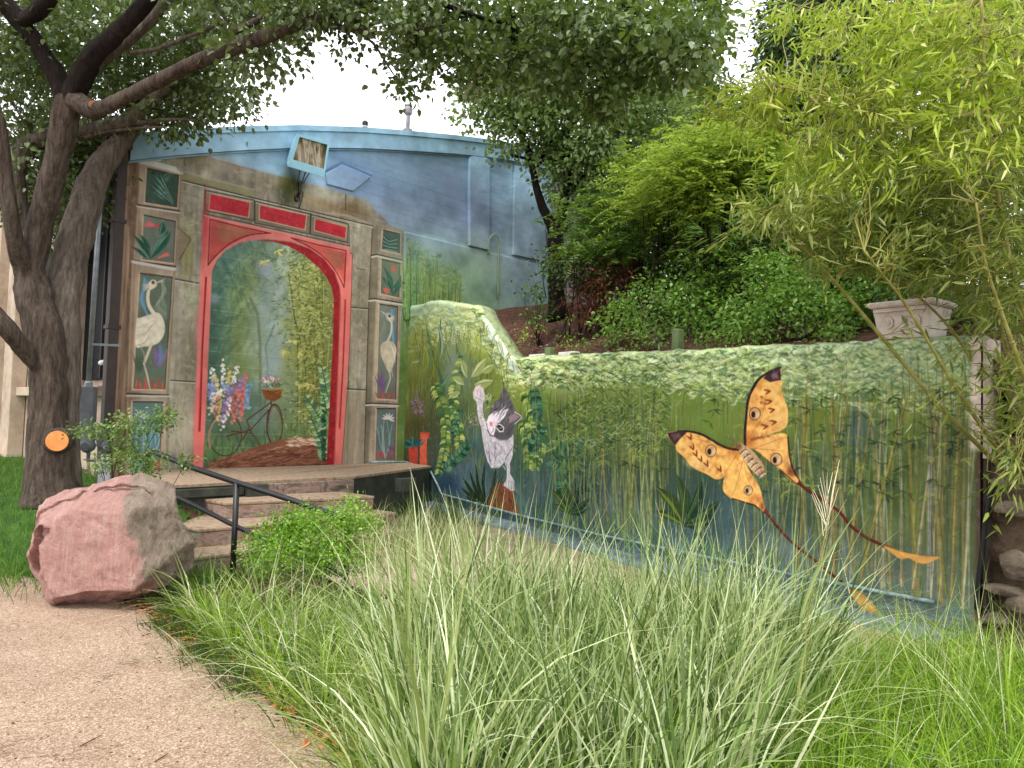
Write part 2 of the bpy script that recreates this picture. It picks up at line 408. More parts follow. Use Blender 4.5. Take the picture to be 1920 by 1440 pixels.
    r4 = [(706, 766), (742, 766), (740, 864), (703, 865)]
    panel(r1, (84, 104, 92))
    for k in range(8): cv.stroke(smooth_open([(744, 445+k*4), (730, 450+k*2.6), (719, 440+k*4)], 4), 1.7, (146, 178, 166) if k % 2 else (46, 78, 72), .8)
    panel(r2, (108, 116, 102))
    for (x, y, a, L, w) in ((736, 553, -2.1, 40, 8), (737, 553, -1.9, 58, 7), (737, 553, -1.2, 40, 8), (736, 540, -.9, 22, 6)):
        cv.leaf(x, y, a, L, w*1.25, (62, 104, 90), 1, .1); cv.leaf(x, y, a, L*.8, 1.4, (136, 172, 156), .8, -.1); cv.leaf(x, y, a, L*.85, 1.0, (30, 54, 48), .9)
    for k in range(5): cv.leaf(733, 508, -1.3+k*.25, 13, 3, (222, 96, 100), .9); cv.leaf(718, 540, .2+k*.2, 15, 4, (214, 110, 100), .8)
    panel(r3, (118, 124, 116))
    for k in range(8):
        cv.stroke(smooth_open([(740-k*.4, 650), (738-k*.6, 610), (736+rnd.uniform(-6, 6), 580)], 4), 1.8, jit((116, 158, 186)), .8)
        cv.stroke(smooth_open([(713, 640-k*3), (724-k, 615-k), (714+k, 588)], 4), 1.4, jit((134, 144, 126)), .7)
        cv.leaf(712+rnd.uniform(0, 10), 735, -1.6+rnd.uniform(-.4, .4), rnd.uniform(20, 46), 4, jit((124, 92, 140)), .75)
        cv.leaf(709+k*4.2, 748, -1.57+rnd.uniform(-.5, .5), rnd.uniform(9, 20), 3, jit((196, 84, 78)), .85)
    cv.poly([(714, 648), (722, 640), (734, 640), (743, 652), (742, 668), (736, 690), (730, 700), (722, 684), (715, 668)], (206, 192, 172), 1, 1, .25, 'nf', True)
    cv.stroke(smooth_open([(729, 598), (734, 606), (733, 624), (726, 642)], 5), 4.6, (206, 200, 184), 1)
    cv.blob(729, 594, 5, 6, (212, 206, 190), 1, 0); cv.blob(730, 593, 1.8, 2, (40, 40, 44), 1, 0)
    cv.leaf(727, 592, math.pi+.6, 17, 2.6, (190, 190, 166), 1)
    for a in (-.4, 0, .4, .8): cv.leaf(731, 596, a, 11, 2, (210, 204, 192), .9)
    for k in range(6): cv.stroke([(732+k, 645+k*3), (741, 660+k*4)], 1.1, rnd.choice([(236, 226, 214), (150, 130, 120)]), .7)
    cv.stroke([(730, 694), (732, 710), (723, 736)], 2.6, (204, 198, 180), 1, (1.2, .6)); cv.stroke([(734, 690), (736, 706)], 2, (190, 184, 168), .9)
    panel(r4, (112, 128, 124))
    for k in range(12):
        x = 722+rnd.uniform(-12, 12); cv.stroke(smooth_open([(722, 860), (x, 830), (x+rnd.uniform(-8, 8), 790+rnd.uniform(-5, 15))], 4), 1.6, jit(rnd.choice([(140, 176, 168), (92, 122, 128), (156, 186, 176)])), .8)
    for k in range(7): cv.leaf(728, 786, -3.0+k*.55, 13, 4, (218, 210, 206), .9); cv.leaf(706+k*5, 862, -1.57+rnd.uniform(-.4, .4), 18, 3.2, (200, 76, 72), .9)
    for k in range(4): cv.leaf(732, 845, -2+k*.5, 12, 4, (132, 88, 130), .8)
    ZONES['A'] = {'painted_crane': [[(p3[0]), p3[1], p3[2], p3[3]]], 'painted_crane_b': [r3], 'painted_leaf_panel': [p1, p2, p4, r1, r2, r4]}
    # red lintel panels in stone frames
    for fr, rd in (([(385, 357), (477, 375), (477, 414), (385, 395)], [(395, 364), (468, 380), (465, 407), (393, 392)]),
                   ([(478, 377), (582, 401), (581, 439), (478, 418)], [(488, 385), (574, 404), (571, 430), (487, 410)]),
                   ([(583, 402), (653, 420), (652, 455), (582, 439)], [(592, 411), (649, 426), (647, 447), (590, 431)])):
        cv.poly(fr, (134, 126, 106), 1, .7, .5, 'nc')
        for i in range(4): cv.stroke([fr[i], fr[(i+1) % 4]], 1.6, (54, 52, 46), .85)
        cv.stroke([(fr[0][0]+2, fr[0][1]+3), (fr[1][0]-2, fr[1][1]+3)], 1.6, (190, 184, 166), .7)
        cv.poly([(rd[0][0]-2, rd[0][1]-2), (rd[1][0]+2, rd[1][1]-2), (rd[2][0]+2, rd[2][1]+2), (rd[3][0]-2, rd[3][1]+2)], (196, 164, 138), .9, .7)
        cv.poly(rd, (200, 70, 78), 1, .6, .35, 'nf'); cv.poly(rd, (180, 40, 56), .5, .6, 1.0, 'nc')
    # the garden seen through the arch
    open_arch = [(380, 882), (386, 760), (394, 600), (397, 520), (399, 505), (406, 489), (424, 469), (450, 456), (482, 450), (511, 452), (540, 461), (570, 478), (597, 501), (613, 521), (622, 540), (626, 560), (624, 640), (618, 760), (613, 874)]
    q = cv.P(open_arch); x0, x1, y0, y1, m = cv.pmask(q, .8)
    keep = cv.a.copy()
    X, Y = cv.PX[y0:y1, x0:x1], cv.PY[y0:y1, x0:x1]
    g = lerp_stops(X+.12*(Y-600)+cv.nc[y0:y1, x0:x1]*70, [(385, (80, 110, 96)), (420, (104, 132, 112)), (455, (130, 148, 98)), (490, (146, 162, 136)), (520, (166, 182, 172)), (550, (150, 158, 104)), (600, (142, 146, 84)), (630, (124, 130, 76))])
    tp = np.clip((520-Y)/60, 0, 1)[..., None]; g = g*(1-.5*tp)+np.array([156, 178, 172])*.5*tp
    lo = np.clip((Y-730)/90, 0, 1)[..., None]; g = g*(1-.6*lo)+np.array([78, 106, 82])*.6*lo
    g = g*(1+.5*cv.nc[y0:y1, x0:x1, None]+.14*cv.nf[y0:y1, x0:x1, None])
    cv.a[y0:y1, x0:x1] = np.clip(g/255, 0, 1)
    for i in range(420):      # soft far foliage
        x, y = rnd.uniform(390, 520), rnd.uniform(455, 760)
        c = mixc((70, 106, 92), (132, 140, 72), min(max((y-540)/120+rnd.uniform(-.4, .4), 0), 1)*min(max((x-400)/60, 0), 1))
        cv.leaf(x, y, rnd.uniform(-2.6, -.4), rnd.uniform(12, 40), rnd.uniform(3, 9), jit(c, 18), .26, rnd.uniform(-.3, .3))
    for x, yy in ((505, 560), (480, 620), (508, 640), (497, 600)):
        cv.blob(x, yy, 16, 70, (152, 170, 166), .3)
    cv.stroke([(488, 780), (488, 650), (483, 590), (470, 560)], 6, (98, 108, 78), .45); cv.stroke([(497, 760), (502, 690), (498, 650), (514, 610)], 3.5, (94, 104, 88), .5)
    cv.blob(510, 690, 16, 50, (150, 172, 178), .6); cv.blob(470, 760, 30, 40, (92, 122, 112), .6); cv.blob(540, 740, 20, 50, (120, 142, 128), .5)
    cv.blob(402, 560, 8, 9, (150, 160, 186), .6); cv.blob(496, 505, 16, 16, (172, 182, 204), .6)
    for i in range(30):
        x = rnd.uniform(556, 622); y0_ = rnd.uniform(760, 850); y1_ = rnd.uniform(480, 620)
        cv.stroke([(x, y0_), (x+rnd.uniform(-10, 6), (y0_+y1_)/2), (x+rnd.uniform(-22, 10), y1_)], rnd.uniform(1, 2.6), jit(rnd.choice([(84, 88, 46), (150, 148, 74), (118, 120, 56), (176, 176, 110)])), .75)
    for i in range(2300):
        y = rnd.uniform(458, 830)
        x = 575+rnd.gauss(0, 26)+(8 if y > 600 else 0)-max(0, (560-y))*.12
        if x < 505: continue
        if y > 640 and rnd.random() < .45: continue
        c = rnd.choice([(96, 110, 56), (148, 156, 78), (186, 192, 112), (206, 206, 140), (74, 92, 56), (130, 146, 96)])
        cv.leaf(x, y, rnd.choice([.4, 2.7, 1.2, 2.0, -.3, 3.4])+rnd.uniform(-.4, .4), rnd.uniform(6, 13), rnd.uniform(1.4, 2.8), jit(c), .72)
    for (x, y) in ((495, 490), (520, 470), (548, 640), (560, 660), (535, 658), (580, 720), (566, 722)):
        for k in range(7): cv.leaf(x, y, rnd.uniform(-.3, 3.4), rnd.uniform(8, 15), 2.4, jit((214, 204, 120)), .9)
    for i in range(260):
        x = rnd.uniform(382, 610); y = 860-max(0, (x-440))*.10+rnd.uniform(-10, 20)
        cv.leaf(x, y, -1.57+rnd.uniform(-.45, .45), rnd.uniform(20, 60), 1.8, jit(rnd.choice([(84, 122, 66), (112, 148, 84), (58, 92, 68), (136, 150, 74)])), .6)
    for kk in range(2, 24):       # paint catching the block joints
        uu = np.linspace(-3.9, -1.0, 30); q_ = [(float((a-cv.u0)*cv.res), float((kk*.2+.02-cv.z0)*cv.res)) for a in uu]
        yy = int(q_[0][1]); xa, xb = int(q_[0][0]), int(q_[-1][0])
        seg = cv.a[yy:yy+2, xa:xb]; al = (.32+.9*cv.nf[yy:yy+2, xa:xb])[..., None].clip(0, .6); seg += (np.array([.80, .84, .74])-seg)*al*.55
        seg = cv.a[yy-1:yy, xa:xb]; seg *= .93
    # bicycle
    k5 = crop(360, 440, 3.13)
    BK = (74, 52, 46)
    def ring(cx, cy, rx, ry, w, col, a0=0, a1=6.4, n=26, al=.95):
        cv.stroke([(cx+rx*math.cos(a0+(a1-a0)*i/n), cy+ry*math.sin(a0+(a1-a0)*i/n)) for i in range(n+1)], w, col, al)
    ring(422, 815, 31, 40, 1.9, BK); ring(422, 815, 29, 37, .8, (138, 110, 92)); ring(515, 796, 14.5, 38, 2.4, BK); ring(517, 796, 12, 34, .8, (140, 110, 96))
    for a in range(12):
        cv.stroke([(422, 815), (422+29*math.cos(a*.52), 815+37*math.sin(a*.52))], .5, (128, 120, 104), .5)
        cv.stroke([(515, 796), (515+13*math.cos(a*.52), 796+35*math.sin(a*.52))], .5, (150, 140, 124), .5)
    cv.stroke(smooth_open(k5([(105, 1245), (98, 1180), (118, 1115), (150, 1075)]), 4), 5, (160, 136, 114), .95)
    for L in ([(462, 985), (320, 1088)], [(470, 1008), (340, 1148)], [(320, 1088), (342, 1150)], [(342, 1150), (400, 1240)], [(345, 1145), (205, 1180)], [(342, 1165), (230, 1150)], [(330, 1140), (290, 1210)]):
        cv.stroke(k5(L), 2.4, BK, .95); cv.stroke([(x-.6, y-.8) for x, y in k5(L)], .8, (166, 120, 100), .8)
    cv.stroke(smooth_open(k5([(455, 915), (466, 1000), (450, 1060), (438, 1165)]), 4), 3.2, (104, 74, 66), .95)
    cv.stroke(smooth_open(k5([(470, 1005), (490, 1008), (520, 1060), (530, 1120)]), 4), 2.2, (110, 78, 64), .9)
    cv.poly(k5([(410, 905), (532, 905), (518, 960), (480, 980), (440, 968), (418, 945)]), (146, 96, 54), 1, .7, .3)
    for k in range(4): cv.stroke(k5([(414+k*3, 915+k*14), (470, 925+k*14), (528-k*4, 913+k*14)]), 1.0, (90, 56, 32), .8)
    cv.stroke(k5([(410, 905), (470, 912), (532, 905)]), 2, (186, 136, 84), .9)
    FL = [(232, 228, 222), (214, 120, 108), (206, 178, 88), (120, 140, 200), (236, 214, 180), (150, 110, 172)]
    for i in range(90):
        a = rnd.uniform(-2.9, -.25); L = rnd.uniform(6, 26)
        cv.leaf(509+math.cos(a)*L*.75, 729+math.sin(a)*L*.9, a, rnd.uniform(4, 8), 2.8, jit(rnd.choice(FL)), .9)
    for i in range(30): cv.leaf(509+rnd.uniform(-16, 16), 727, rnd.uniform(-2.7, -.4), rnd.uniform(8, 18), 1.6, (84, 112, 66), .7)
    # big spill of flowers over the rear wheel
    def spike(x0, y0, x1, y1, col, n=26, w=6):
        for i in range(n):
            t = i/n; r = w*(1-.6*t)
            x = x0+(x1-x0)*t+rnd.uniform(-r, r)*.7; y = y0+(y1-y0)*t+rnd.uniform(-2, 2)
            cv.leaf(x, y, rnd.uniform(0, 6.3), rnd.uniform(4, 7), 4.0, jit(mixc(col, (206, 196, 190), .28), 26), .9)
    for i in range(160): cv.leaf(rnd.uniform(394, 460), rnd.uniform(715, 770), rnd.uniform(0, 6.3), rnd.uniform(4, 10), 4, jit(rnd.choice([(120, 96, 150), (84, 104, 120), (150, 110, 80), (96, 116, 170)])), .7)
    WH, PU, PK, YE, BL, RD = (228, 224, 218), (150, 100, 168), (214, 130, 140), (200, 176, 84), (110, 132, 196), (206, 84, 80)
    for s in ((405, 725, 396, 690, WH), (420, 720, 417, 676, WH), (436, 722, 446, 684, WH), (428, 722, 430, 692, YE), (410, 738, 402, 702, YE), (394, 748, 392, 722, BL), (400, 735, 398, 716, BL), (455, 740, 462, 700, RD), (448, 730, 456, 706, PU), (460, 745, 468, 716, (96, 160, 196)),
              (408, 742, 402, 782, RD), (414, 740, 408, 795, YE), (428, 735, 412, 795, PU), (430, 740, 418, 800, PU), (434, 748, 416, 806, WH), (438, 744, 436, 790, RD), (446, 742, 438, 796, RD), (450, 740, 452, 790, (206, 100, 90)), (456, 738, 454, 778, RD), (462, 734, 466, 770, (120, 170, 186)), (466, 734, 462, 764, BL), (402, 742, 394, 775, (206, 190, 170)), (424, 730, 398, 742, WH), (444, 724, 424, 734, PU), (442, 730, 452, 745, RD), (420, 722, 436, 736, BL)):
        spike(*s)
    ZONES['A']['painted_bicycle'] = [[(388, 730), (396, 685), (417, 672), (450, 680), (470, 705), (470, 745), (464, 780), (478, 760), (492, 745), (486, 725), (490, 705), (515, 695), (534, 715), (530, 742), (522, 755), (533, 790), (530, 830), (510, 840), (480, 835), (455, 845), (425, 858), (400, 850), (388, 820)]]
    # log
    cv.poly(smooth_open([(378, 880), (400, 868), (440, 852), (480, 838), (520, 826), (560, 820), (590, 822), (606, 842), (614, 874), (500, 880), (380, 884)], 4), (142, 96, 76), 1, .9, .4, 'nc')
    for i in range(420):
        x = rnd.uniform(385, 610); t = (x-385)/225; y = rnd.uniform(866-t*46, 880)
        cv.leaf(x, y, -.18+rnd.uniform(-.25, .25), rnd.uniform(8, 26), rnd.uniform(1.2, 3.2), jit(rnd.choice([(92, 54, 44), (172, 126, 96), (120, 76, 60), (206, 172, 140) if y < 850 else (110, 66, 52)])), .55, rnd.uniform(-.1, .1))
    for i in range(70): cv.leaf(rnd.uniform(530, 596), rnd.uniform(820, 836), rnd.uniform(-.3, .3), 12, 2.4, jit((222, 192, 164)), .7)
    cv.stroke([(378, 882), (614, 872)], 4, (66, 40, 36), .6)
    # big fern against the right jamb
    for cx0, cy0, cx1, cy1, n in ((616, 750, 603, 686, 12), (612, 800, 572, 742, 12), (612, 850, 584, 785, 13), (610, 860, 600, 820, 8), (614, 780, 606, 740, 8)):
        for i in range(n):
            t = i/n; x = cx0+(cx1-cx0)*t; y = cy0+(cy1-cy0)*t
            a = math.atan2(cy1-cy0, cx1-cx0)
            for sgn in (-1, 1):
                c = jit(rnd.choice([(96, 140, 96), (58, 102, 80), (150, 182, 120), (172, 196, 150)]))
                cv.leaf(x, y, a+sgn*1.1, 15*(1-.45*t), 7*(1-.4*t), c, .95, .12*sgn)
                cv.leaf(x, y, a+sgn*1.1, 13*(1-.45*t), 1, (214, 224, 190), .6, .2*sgn)
        cv.stroke([(cx0, cy0), (cx1, cy1)], 1.4, (44, 80, 66), .9)
    for i in range(26): cv.leaf(612, rnd.uniform(760, 870), 3.14+rnd.uniform(-.8, .8), 12, 6, jit((44, 84, 66)), .8)
    # put the stone back outside the opening
    sub = cv.a[y0:y1, x0:x1]; out = keep.copy(); out[y0:y1, x0:x1] += (sub-keep[y0:y1, x0:x1])*m[..., None]; cv.a = out
    # red frame
    RDc, RDl = (220, 128, 120), (232, 110, 108)
    frame_o = [(383, 403), (452, 419), (520, 433), (590, 449), (656, 462), (656, 474), (661, 475), (656, 640), (648, 760), (641, 873), (627, 873)]
    arch_o = [(627, 873), (634, 700), (639, 556), (637, 535), (622, 503), (593, 473), (555, 455), (511, 448), (480, 449), (450, 455), (424, 468), (406, 488), (397, 508), (395, 560), (388, 740), (380, 884)]
    fr = frame_o+arch_o[1:]+[(362, 886), (368, 700), (376, 500)]
    cv.poly(fr, RDc, 1, .7, .28, 'nc')
    cv.poly(fr, (246, 140, 132), .2, .7, 1.0, 'nc')
    for (x, y, rx, ry, c, a) in ((376, 620, 12, 40, (236, 150, 146), .7), (382, 580, 8, 60, (228, 110, 106), .5), (372, 800, 10, 90, (232, 112, 108), .8), (648, 600, 8, 60, (230, 116, 110), .6), (636, 800, 8, 90, (232, 118, 110), .8), (384, 420, 6, 60, (184, 44, 56), .8), (640, 560, 14, 50, (236, 120, 110), .5)):
        cv.poly(fr, c, 0.0); cv.blob(x, y, rx, ry, c, a*.6, 0)
    # spandrels of stone showing through
    cv.poly([(396, 412), (500, 437), (468, 441), (424, 462), (400, 486), (392, 494)], (196, 84, 78), .75, 1, .5, 'nc')
    cv.poly([(412, 418), (480, 434), (440, 446), (418, 456), (405, 440)], (176, 126, 96), .7, 3, .5, 'nc')
    cv.poly([(560, 452), (650, 474), (648, 530), (632, 508), (606, 480), (575, 462)], (206, 90, 80), .75, 1, .5, 'nc')
    cv.poly([(606, 470), (640, 476), (642, 505), (628, 500)], (168, 120, 92), .6, 3)
    DL = (110, 30, 38)
    for L in ([(394, 411), (390, 497)], [(394, 411), (450, 425), (506, 437)], [(390, 497), (404, 480), (424, 462), (445, 449), (468, 441), (490, 438), (508, 437)], [(546, 446), (600, 460), (649, 470), (645, 539)], [(546, 446), (584, 465), (612, 487), (632, 512), (645, 539)]):
        cv.stroke(smooth_open(L, 4) if len(L) > 4 else L, 1.9, DL, .9)
    cv.stroke([(383, 403), (656, 464)], 3.2, (206, 150, 136), .55); cv.stroke([(383, 401), (656, 461)], 1.8, (60, 50, 46), .7)
    cv.stroke([(656, 474), (661, 476), (654, 700), (641, 872)], 1.4, (120, 40, 44), .7)
    cv.stroke([(386, 520), (379, 650), (373, 808)], 3.4, (196, 52, 62), .9); cv.stroke([(387, 520), (380, 650), (375, 808)], 1.5, (92, 24, 32), .95)
    cv.stroke([(647, 562), (643, 680), (636, 800)], 3.4, (214, 76, 78), .9); cv.stroke([(648, 562), (644, 680), (637, 804)], 1.5, (110, 30, 38), .95)
    # inner reveal of the arch, painted in deep red
    reveal = [(480, 451), (511, 450), (545, 454), (580, 466), (608, 486), (628, 512), (637, 537), (639, 556), (634, 700), (627, 873), (612, 874), (618, 760), (624, 640), (626, 560), (622, 540), (613, 521), (597, 501), (570, 478), (540, 461), (511, 453)]
    cv.poly(reveal, (164, 46, 52), 1, .7, .3, 'nf')
    cv.stroke([(626, 873), (633, 700), (638, 556), (636, 536), (628, 514)], 1.2, (232, 120, 110), .7)
    ZONES['A']['painted_arch'] = [fr, reveal]
    # block joints caught by the brush
    # cornice and the older building's outlines, as painted on; the ledge's pale highlight is put into the colour
    cv.poly([(600, 322), (641, 304), (697, 330), (660, 362), (610, 350)], (130, 152, 182), .2, 2, .3)
    cv.stroke([(606, 324), (641, 305), (697, 330)], 5, (84, 106, 136), .85)
    cv.stroke([(697, 331), (660, 361)], 1.6, (170, 194, 214), .7)
    cv.stroke([(757, 436), (868, 463), (932, 477)], 2.0, (180, 208, 214), .6)
    for i in range(420):
        x, y = rnd.uniform(560, 1030), rnd.uniform(270, 470)
        c = cv.P([[x, y]])[0].astype(int)
        if 0 <= c[0] < cv.w and 0 <= c[1] < cv.h and y < 340+(x-650)*.36+60 and y > 262:
            if x < 760 and y > 320+(x-560)*.3: continue
            cv.leaf(x, y, rnd.uniform(-.2, .6), rnd.uniform(14, 50), rnd.uniform(4, 12), jit(rnd.choice([(110, 140, 172), (112, 128, 166), (150, 178, 196), (126, 156, 186)]), 8), .16)
    for (x, y, rx, ry, c, a) in ((850, 530, 90, 50, (136, 164, 112), .75), (900, 500, 40, 50, (140, 166, 128), .6), (800, 470, 60, 40, (150, 186, 176), .5), (975, 540, 50, 40, (150, 166, 172), .6), (720, 350, 80, 30, (116, 136, 168), .5), (850, 380, 70, 40, (122, 134, 168), .5), (640, 300, 60, 20, (116, 150, 190), .5), (780, 300, 70, 24, (128, 150, 180), .5), (760, 400, 50, 30, (160, 176, 206), .5)):
        cv.blob(x, y, rx, ry, c, a*.8, .4)
    # darker stroke along the bottom edge
    cv.stroke([(232, 897), (757, 874)], 6, (90, 80, 62), .4)
    return cv

def paint_B():
    cv = Canvas(WB, 0, 10.2, -0.35, 4.0, 170)
    def bg(X, Y):
        X = X.copy(); top = np.interp(X, [757, 810, 900, 960, 1300, 1850], [600, 575, 575, 672, 656, 628])
        t = (Y-top)/np.maximum(np.interp(X, [757, 1000, 1300, 1800], [320, 300, 400, 520]), 1)+cv.nc*.22
        a = lerp_stops(t, [(0, (192, 204, 156)), (.10, (168, 184, 116)), (.24, (112, 134, 62)), (.45, (84, 106, 62)), (.7, (70, 94, 84)), (1, (84, 106, 112))])
        b = lerp_stops(t, [(0, (186, 200, 156)), (.12, (164, 178, 126)), (.24, (132, 146, 66)), (.4, (90, 112, 56)), (.7, (92, 106, 64)), (1, (100, 110, 88))])
        k = np.clip((X-1450)/250, 0, 1)[..., None]
        c = a*(1-k)+b*k
        l = np.clip((880-X)/110, 0, 1)[..., None]
        c = c*(1-l)+lerp_stops(t, [(0, (150, 178, 148)), (.15, (128, 140, 66)), (.4, (104, 112, 58)), (.7, (82, 84, 50)), (1, (64, 80, 82))])*l
        return c*(1+.45*cv.nc[..., None]+.16*cv.nv[..., None]+.10*cv.nf[..., None])
    cv.gradient(bg)
    for (x, y, rx, ry, c, al) in ((1330, 800, 110, 45, (120, 142, 62), .8), (1250, 860, 60, 50, (72, 92, 52), .6), (1560, 790, 130, 40, (126, 138, 50), .5), (1615, 810, 40, 50, (70, 96, 128), .6), (1300, 960, 90, 90, (62, 86, 98), .6), (1120, 960, 60, 60, (74, 92, 104), .5), (1500, 900, 80, 60, (72, 88, 70), .3), (1780, 900, 60, 130, (104, 92, 72), .45), (860, 700, 30, 40, (118, 136, 134), .8), (845, 640, 22, 50, (138, 158, 152), .5), (930, 740, 60, 60, (150, 160, 76), .5), (905, 640, 34, 30, (206, 214, 116), .6), (1520, 1060, 160, 50, (104, 124, 132), .6), (1250, 1050, 120, 40, (92, 120, 134), .6), (1740, 1080, 80, 60, (104, 120, 122), .5), (840, 920, 20, 30, (48, 76, 104), .9), (825, 890, 12, 30, (52, 84, 96), .6)):
        cv.blob(x, y, rx, ry, c, al)
    def topy(x): return np.interp(x, [757, 810, 900, 960, 1300, 1850], [600, 575, 580, 674, 658, 630])
    # bright leafy band along the top, laid in short curving dabs
    for i in range(4600):
        x = rnd.uniform(890, 1835); d = np.interp(x, [890, 1000, 1200, 1350, 1835], [30, 50, 55, 95, 150])
        y = float(topy(x))+rnd.random()**1.3*d
        k = (x-900)/900
        c = rnd.choice([(222, 230, 168), (186, 206, 112), (240, 244, 206), (104, 132, 64), (62, 92, 62), (150, 172, 124), (206, 220, 150), (70, 104, 52)])
        c = mixc(c, (170, 196, 180), .35*k)
        cv.leaf(x, y, rnd.choice([0, 3.1, .5, 2.6])+rnd.uniform(-.4, .4), rnd.uniform(8, 22), rnd.uniform(2.2, 5), jit(c, 16), .62, rnd.uniform(-.35, .35))
    for i in range(700):
        x = rnd.uniform(757, 960); y = float(topy(x))+rnd.random()*70
        c = rnd.choice([(206, 216, 196), (168, 196, 176), (176, 186, 104), (120, 150, 110), (214, 220, 150)])
        if x < 800: c = mixc(c, (110, 116, 62), .6)
        cv.leaf(x, y, .4+rnd.uniform(-.6, .6), rnd.uniform(6, 16), rnd.uniform(2, 5), jit(c, 14), .5, rnd.uniform(-.3, .3))
    for i in range(160):
        t = rnd.random(); x = 905+t*60; y = 600+t*85+rnd.uniform(-12, 14)
        cv.leaf(x, y, .9, rnd.uniform(8, 20), 4, jit((206, 222, 206)), .6)
    # hanging grass at the left
    for i in range(520):
        x = rnd.uniform(757, 960); y = rnd.uniform(600, 860)
        c = rnd.choice([(126, 134, 58), (92, 104, 48), (150, 156, 78), (70, 82, 44), (110, 120, 70)])
        if y > 740 and x < 830: c = rnd.choice([(84, 78, 44), (62, 66, 38), (112, 96, 56), (96, 60, 44)])
        cv.leaf(x, y, 1.57+rnd.uniform(-.35, .35), rnd.uniform(16, 50), rnd.uniform(1.4, 3.4), jit(c), .6, rnd.uniform(-.12, .12))
    for (x0, y0, x1, y1, w, c) in ((806, 700, 800, 610, 9, (92, 122, 84)), (818, 690, 826, 600, 10, (88, 116, 80)), (828, 670, 822, 608, 7, (150, 170, 150)), (784, 690, 792, 620, 6, (112, 120, 60)), (832, 760, 822, 690, 9, (56, 100, 84)), (768, 680, 786, 675, 5, (156, 170, 150)), (840, 700, 822, 730, 6, (96, 140, 110))):
        cv.stroke(smooth_open([(x0, y0), ((x0+x1)/2+4, (y0+y1)/2), (x1, y1)], 4), w, c, .9, (.1, .3)); cv.stroke([(x0, y0), (x1, y1)], 1.2, (40, 70, 60), .6)
    # ferny vines
    def frond(x0, y0, x1, y1, n, L, w, cols, bend=6, al=.9):
        mx, my = (x0+x1)/2+bend, (y0+y1)/2
        P = smooth_open([(x0, y0), (mx, my), (x1, y1)], n//2)
        for i, (x, y) in enumerate(P[:-1]):
            a = math.atan2(P[i+1][1]-y, P[i+1][0]-x); t = i/len(P)
            for sg in (-1, 1):
                c = jit(rnd.choice(cols), 12); l = L*(1-.5*abs(t-.35))
                cv.leaf(x, y, a+sg*rnd.uniform(.8, 1.2), l, w, c, al, .15*sg)
                if rnd.random() < .4: cv.leaf(x, y, a+sg, l*.9, 1.0, mixc(c, (240, 250, 200), .5), .6, .22*sg)
        cv.stroke(P, 1.4, mixc(cols[0], (30, 50, 30), .5), .8)
    GR = [(112, 142, 70), (72, 112, 58), (150, 166, 84), (56, 92, 58), (176, 186, 110)]
    GD = [(44, 92, 70), (30, 72, 60), (70, 120, 90), (96, 140, 104)]
    for a in ((868, 668, 850, 780, 20, 15, 6, GR, -6), (815, 720, 838, 830, 26, 15, 6, GR, 6), (838, 800, 822, 890, 22, 13, 6, GR, 4), (846, 765, 862, 840, 18, 14, 7, GR, 6), (835, 880, 880, 830, 18, 13, 7, GD, 2), (862, 770, 850, 820, 12, 9, 5, GD, 0),
              (985, 735, 1010, 840, 26, 18, 8, GR, 6), (980, 790, 990, 880, 24, 17, 8, GR, 8), (1018, 800, 1004, 880, 20, 14, 7, GR, 4), (1000, 850, 1016, 800, 14, 16, 7, GD, -4), (1000, 730, 1008, 790, 16, 14, 6, GD, 2),
              (1060, 870, 1034, 826, 16, 22, 8, GD, 2), (1060, 870, 1080, 820, 14, 20, 8, GD, 2), (1064, 880, 1034, 862, 14, 20, 8, GD, 0), (1064, 900, 1108, 850, 16, 18, 6, [(40, 74, 66), (28, 56, 54), (84, 120, 96)], 2), (1070, 920, 1120, 900, 16, 18, 6, [(34, 64, 62), (26, 52, 52), (70, 110, 96)], 2), (1060, 930, 1050, 900, 12, 16, 6, GD, 0)):
        frond(*a)
    # big pale-veined leaves, upper left
    for (x, y, a, L, w) in ((895, 720, -.9, 44, 20), (885, 722, -1.9, 36, 16), (900, 735, -.2, 36, 16), (880, 735, -2.6, 26, 14), (905, 750, .5, 26, 12), (872, 750, 2.6, 20, 12), (912, 712, -.5, 30, 14)):
        x -= 10; y -= 14
        cv.leaf(x, y, a, L, w, (150, 164, 104), .95, .08); cv.leaf(x, y, a, L, w*.4, (196, 202, 150), .8, -.08); cv.leaf(x, y, a, L, 1.3, (92, 112, 66), .9)
    # painted bamboo grove
    for i in range(230):
        x = rnd.uniform(1040, 1822) if i > 50 else rnd.uniform(1060, 1260)
        yb = np.interp(x, [960, 1300, 1800], [960, 1035, 1130]); yt = float(topy(x))+rnd.uniform(50, 190)
        if 1240 < x < 1400 and rnd.random() < .7: continue
        c = rnd.choice([(150, 142, 76), (172, 170, 128), (122, 130, 64), (184, 182, 156), (104, 120, 72), (146, 122, 66), (92, 110, 76)])
        if 960 < x < 1280: c = mixc(c, (128, 150, 84), .5)
        lean = rnd.uniform(-30, 30)
        cv.stroke([(x, yb+10), (x+lean*.5, (yb+yt)/2), (x+lean, yt)], rnd.uniform(1.5, 4.8), jit(c, 12), rnd.uniform(.35, .7), (1, .55), nz=.5)
    for i in range(900):
        x = rnd.uniform(960, 1822); yb = np.interp(x, [960, 1300, 1800], [960, 1035, 1130]); y = rnd.uniform(float(topy(x))+110, yb)
        if 1240 < x < 1400 and rnd.random() < .6: continue
        cv.stroke([(x, y), (x+rnd.uniform(-6, 6), y-rnd.uniform(30, 120))], rnd.uniform(1, 2.6), jit(rnd.choice([(58, 74, 46), (44, 60, 56), (112, 116, 66), (150, 142, 104), (84, 104, 106), (140, 128, 64)]), 12), .42, (.6, .3))
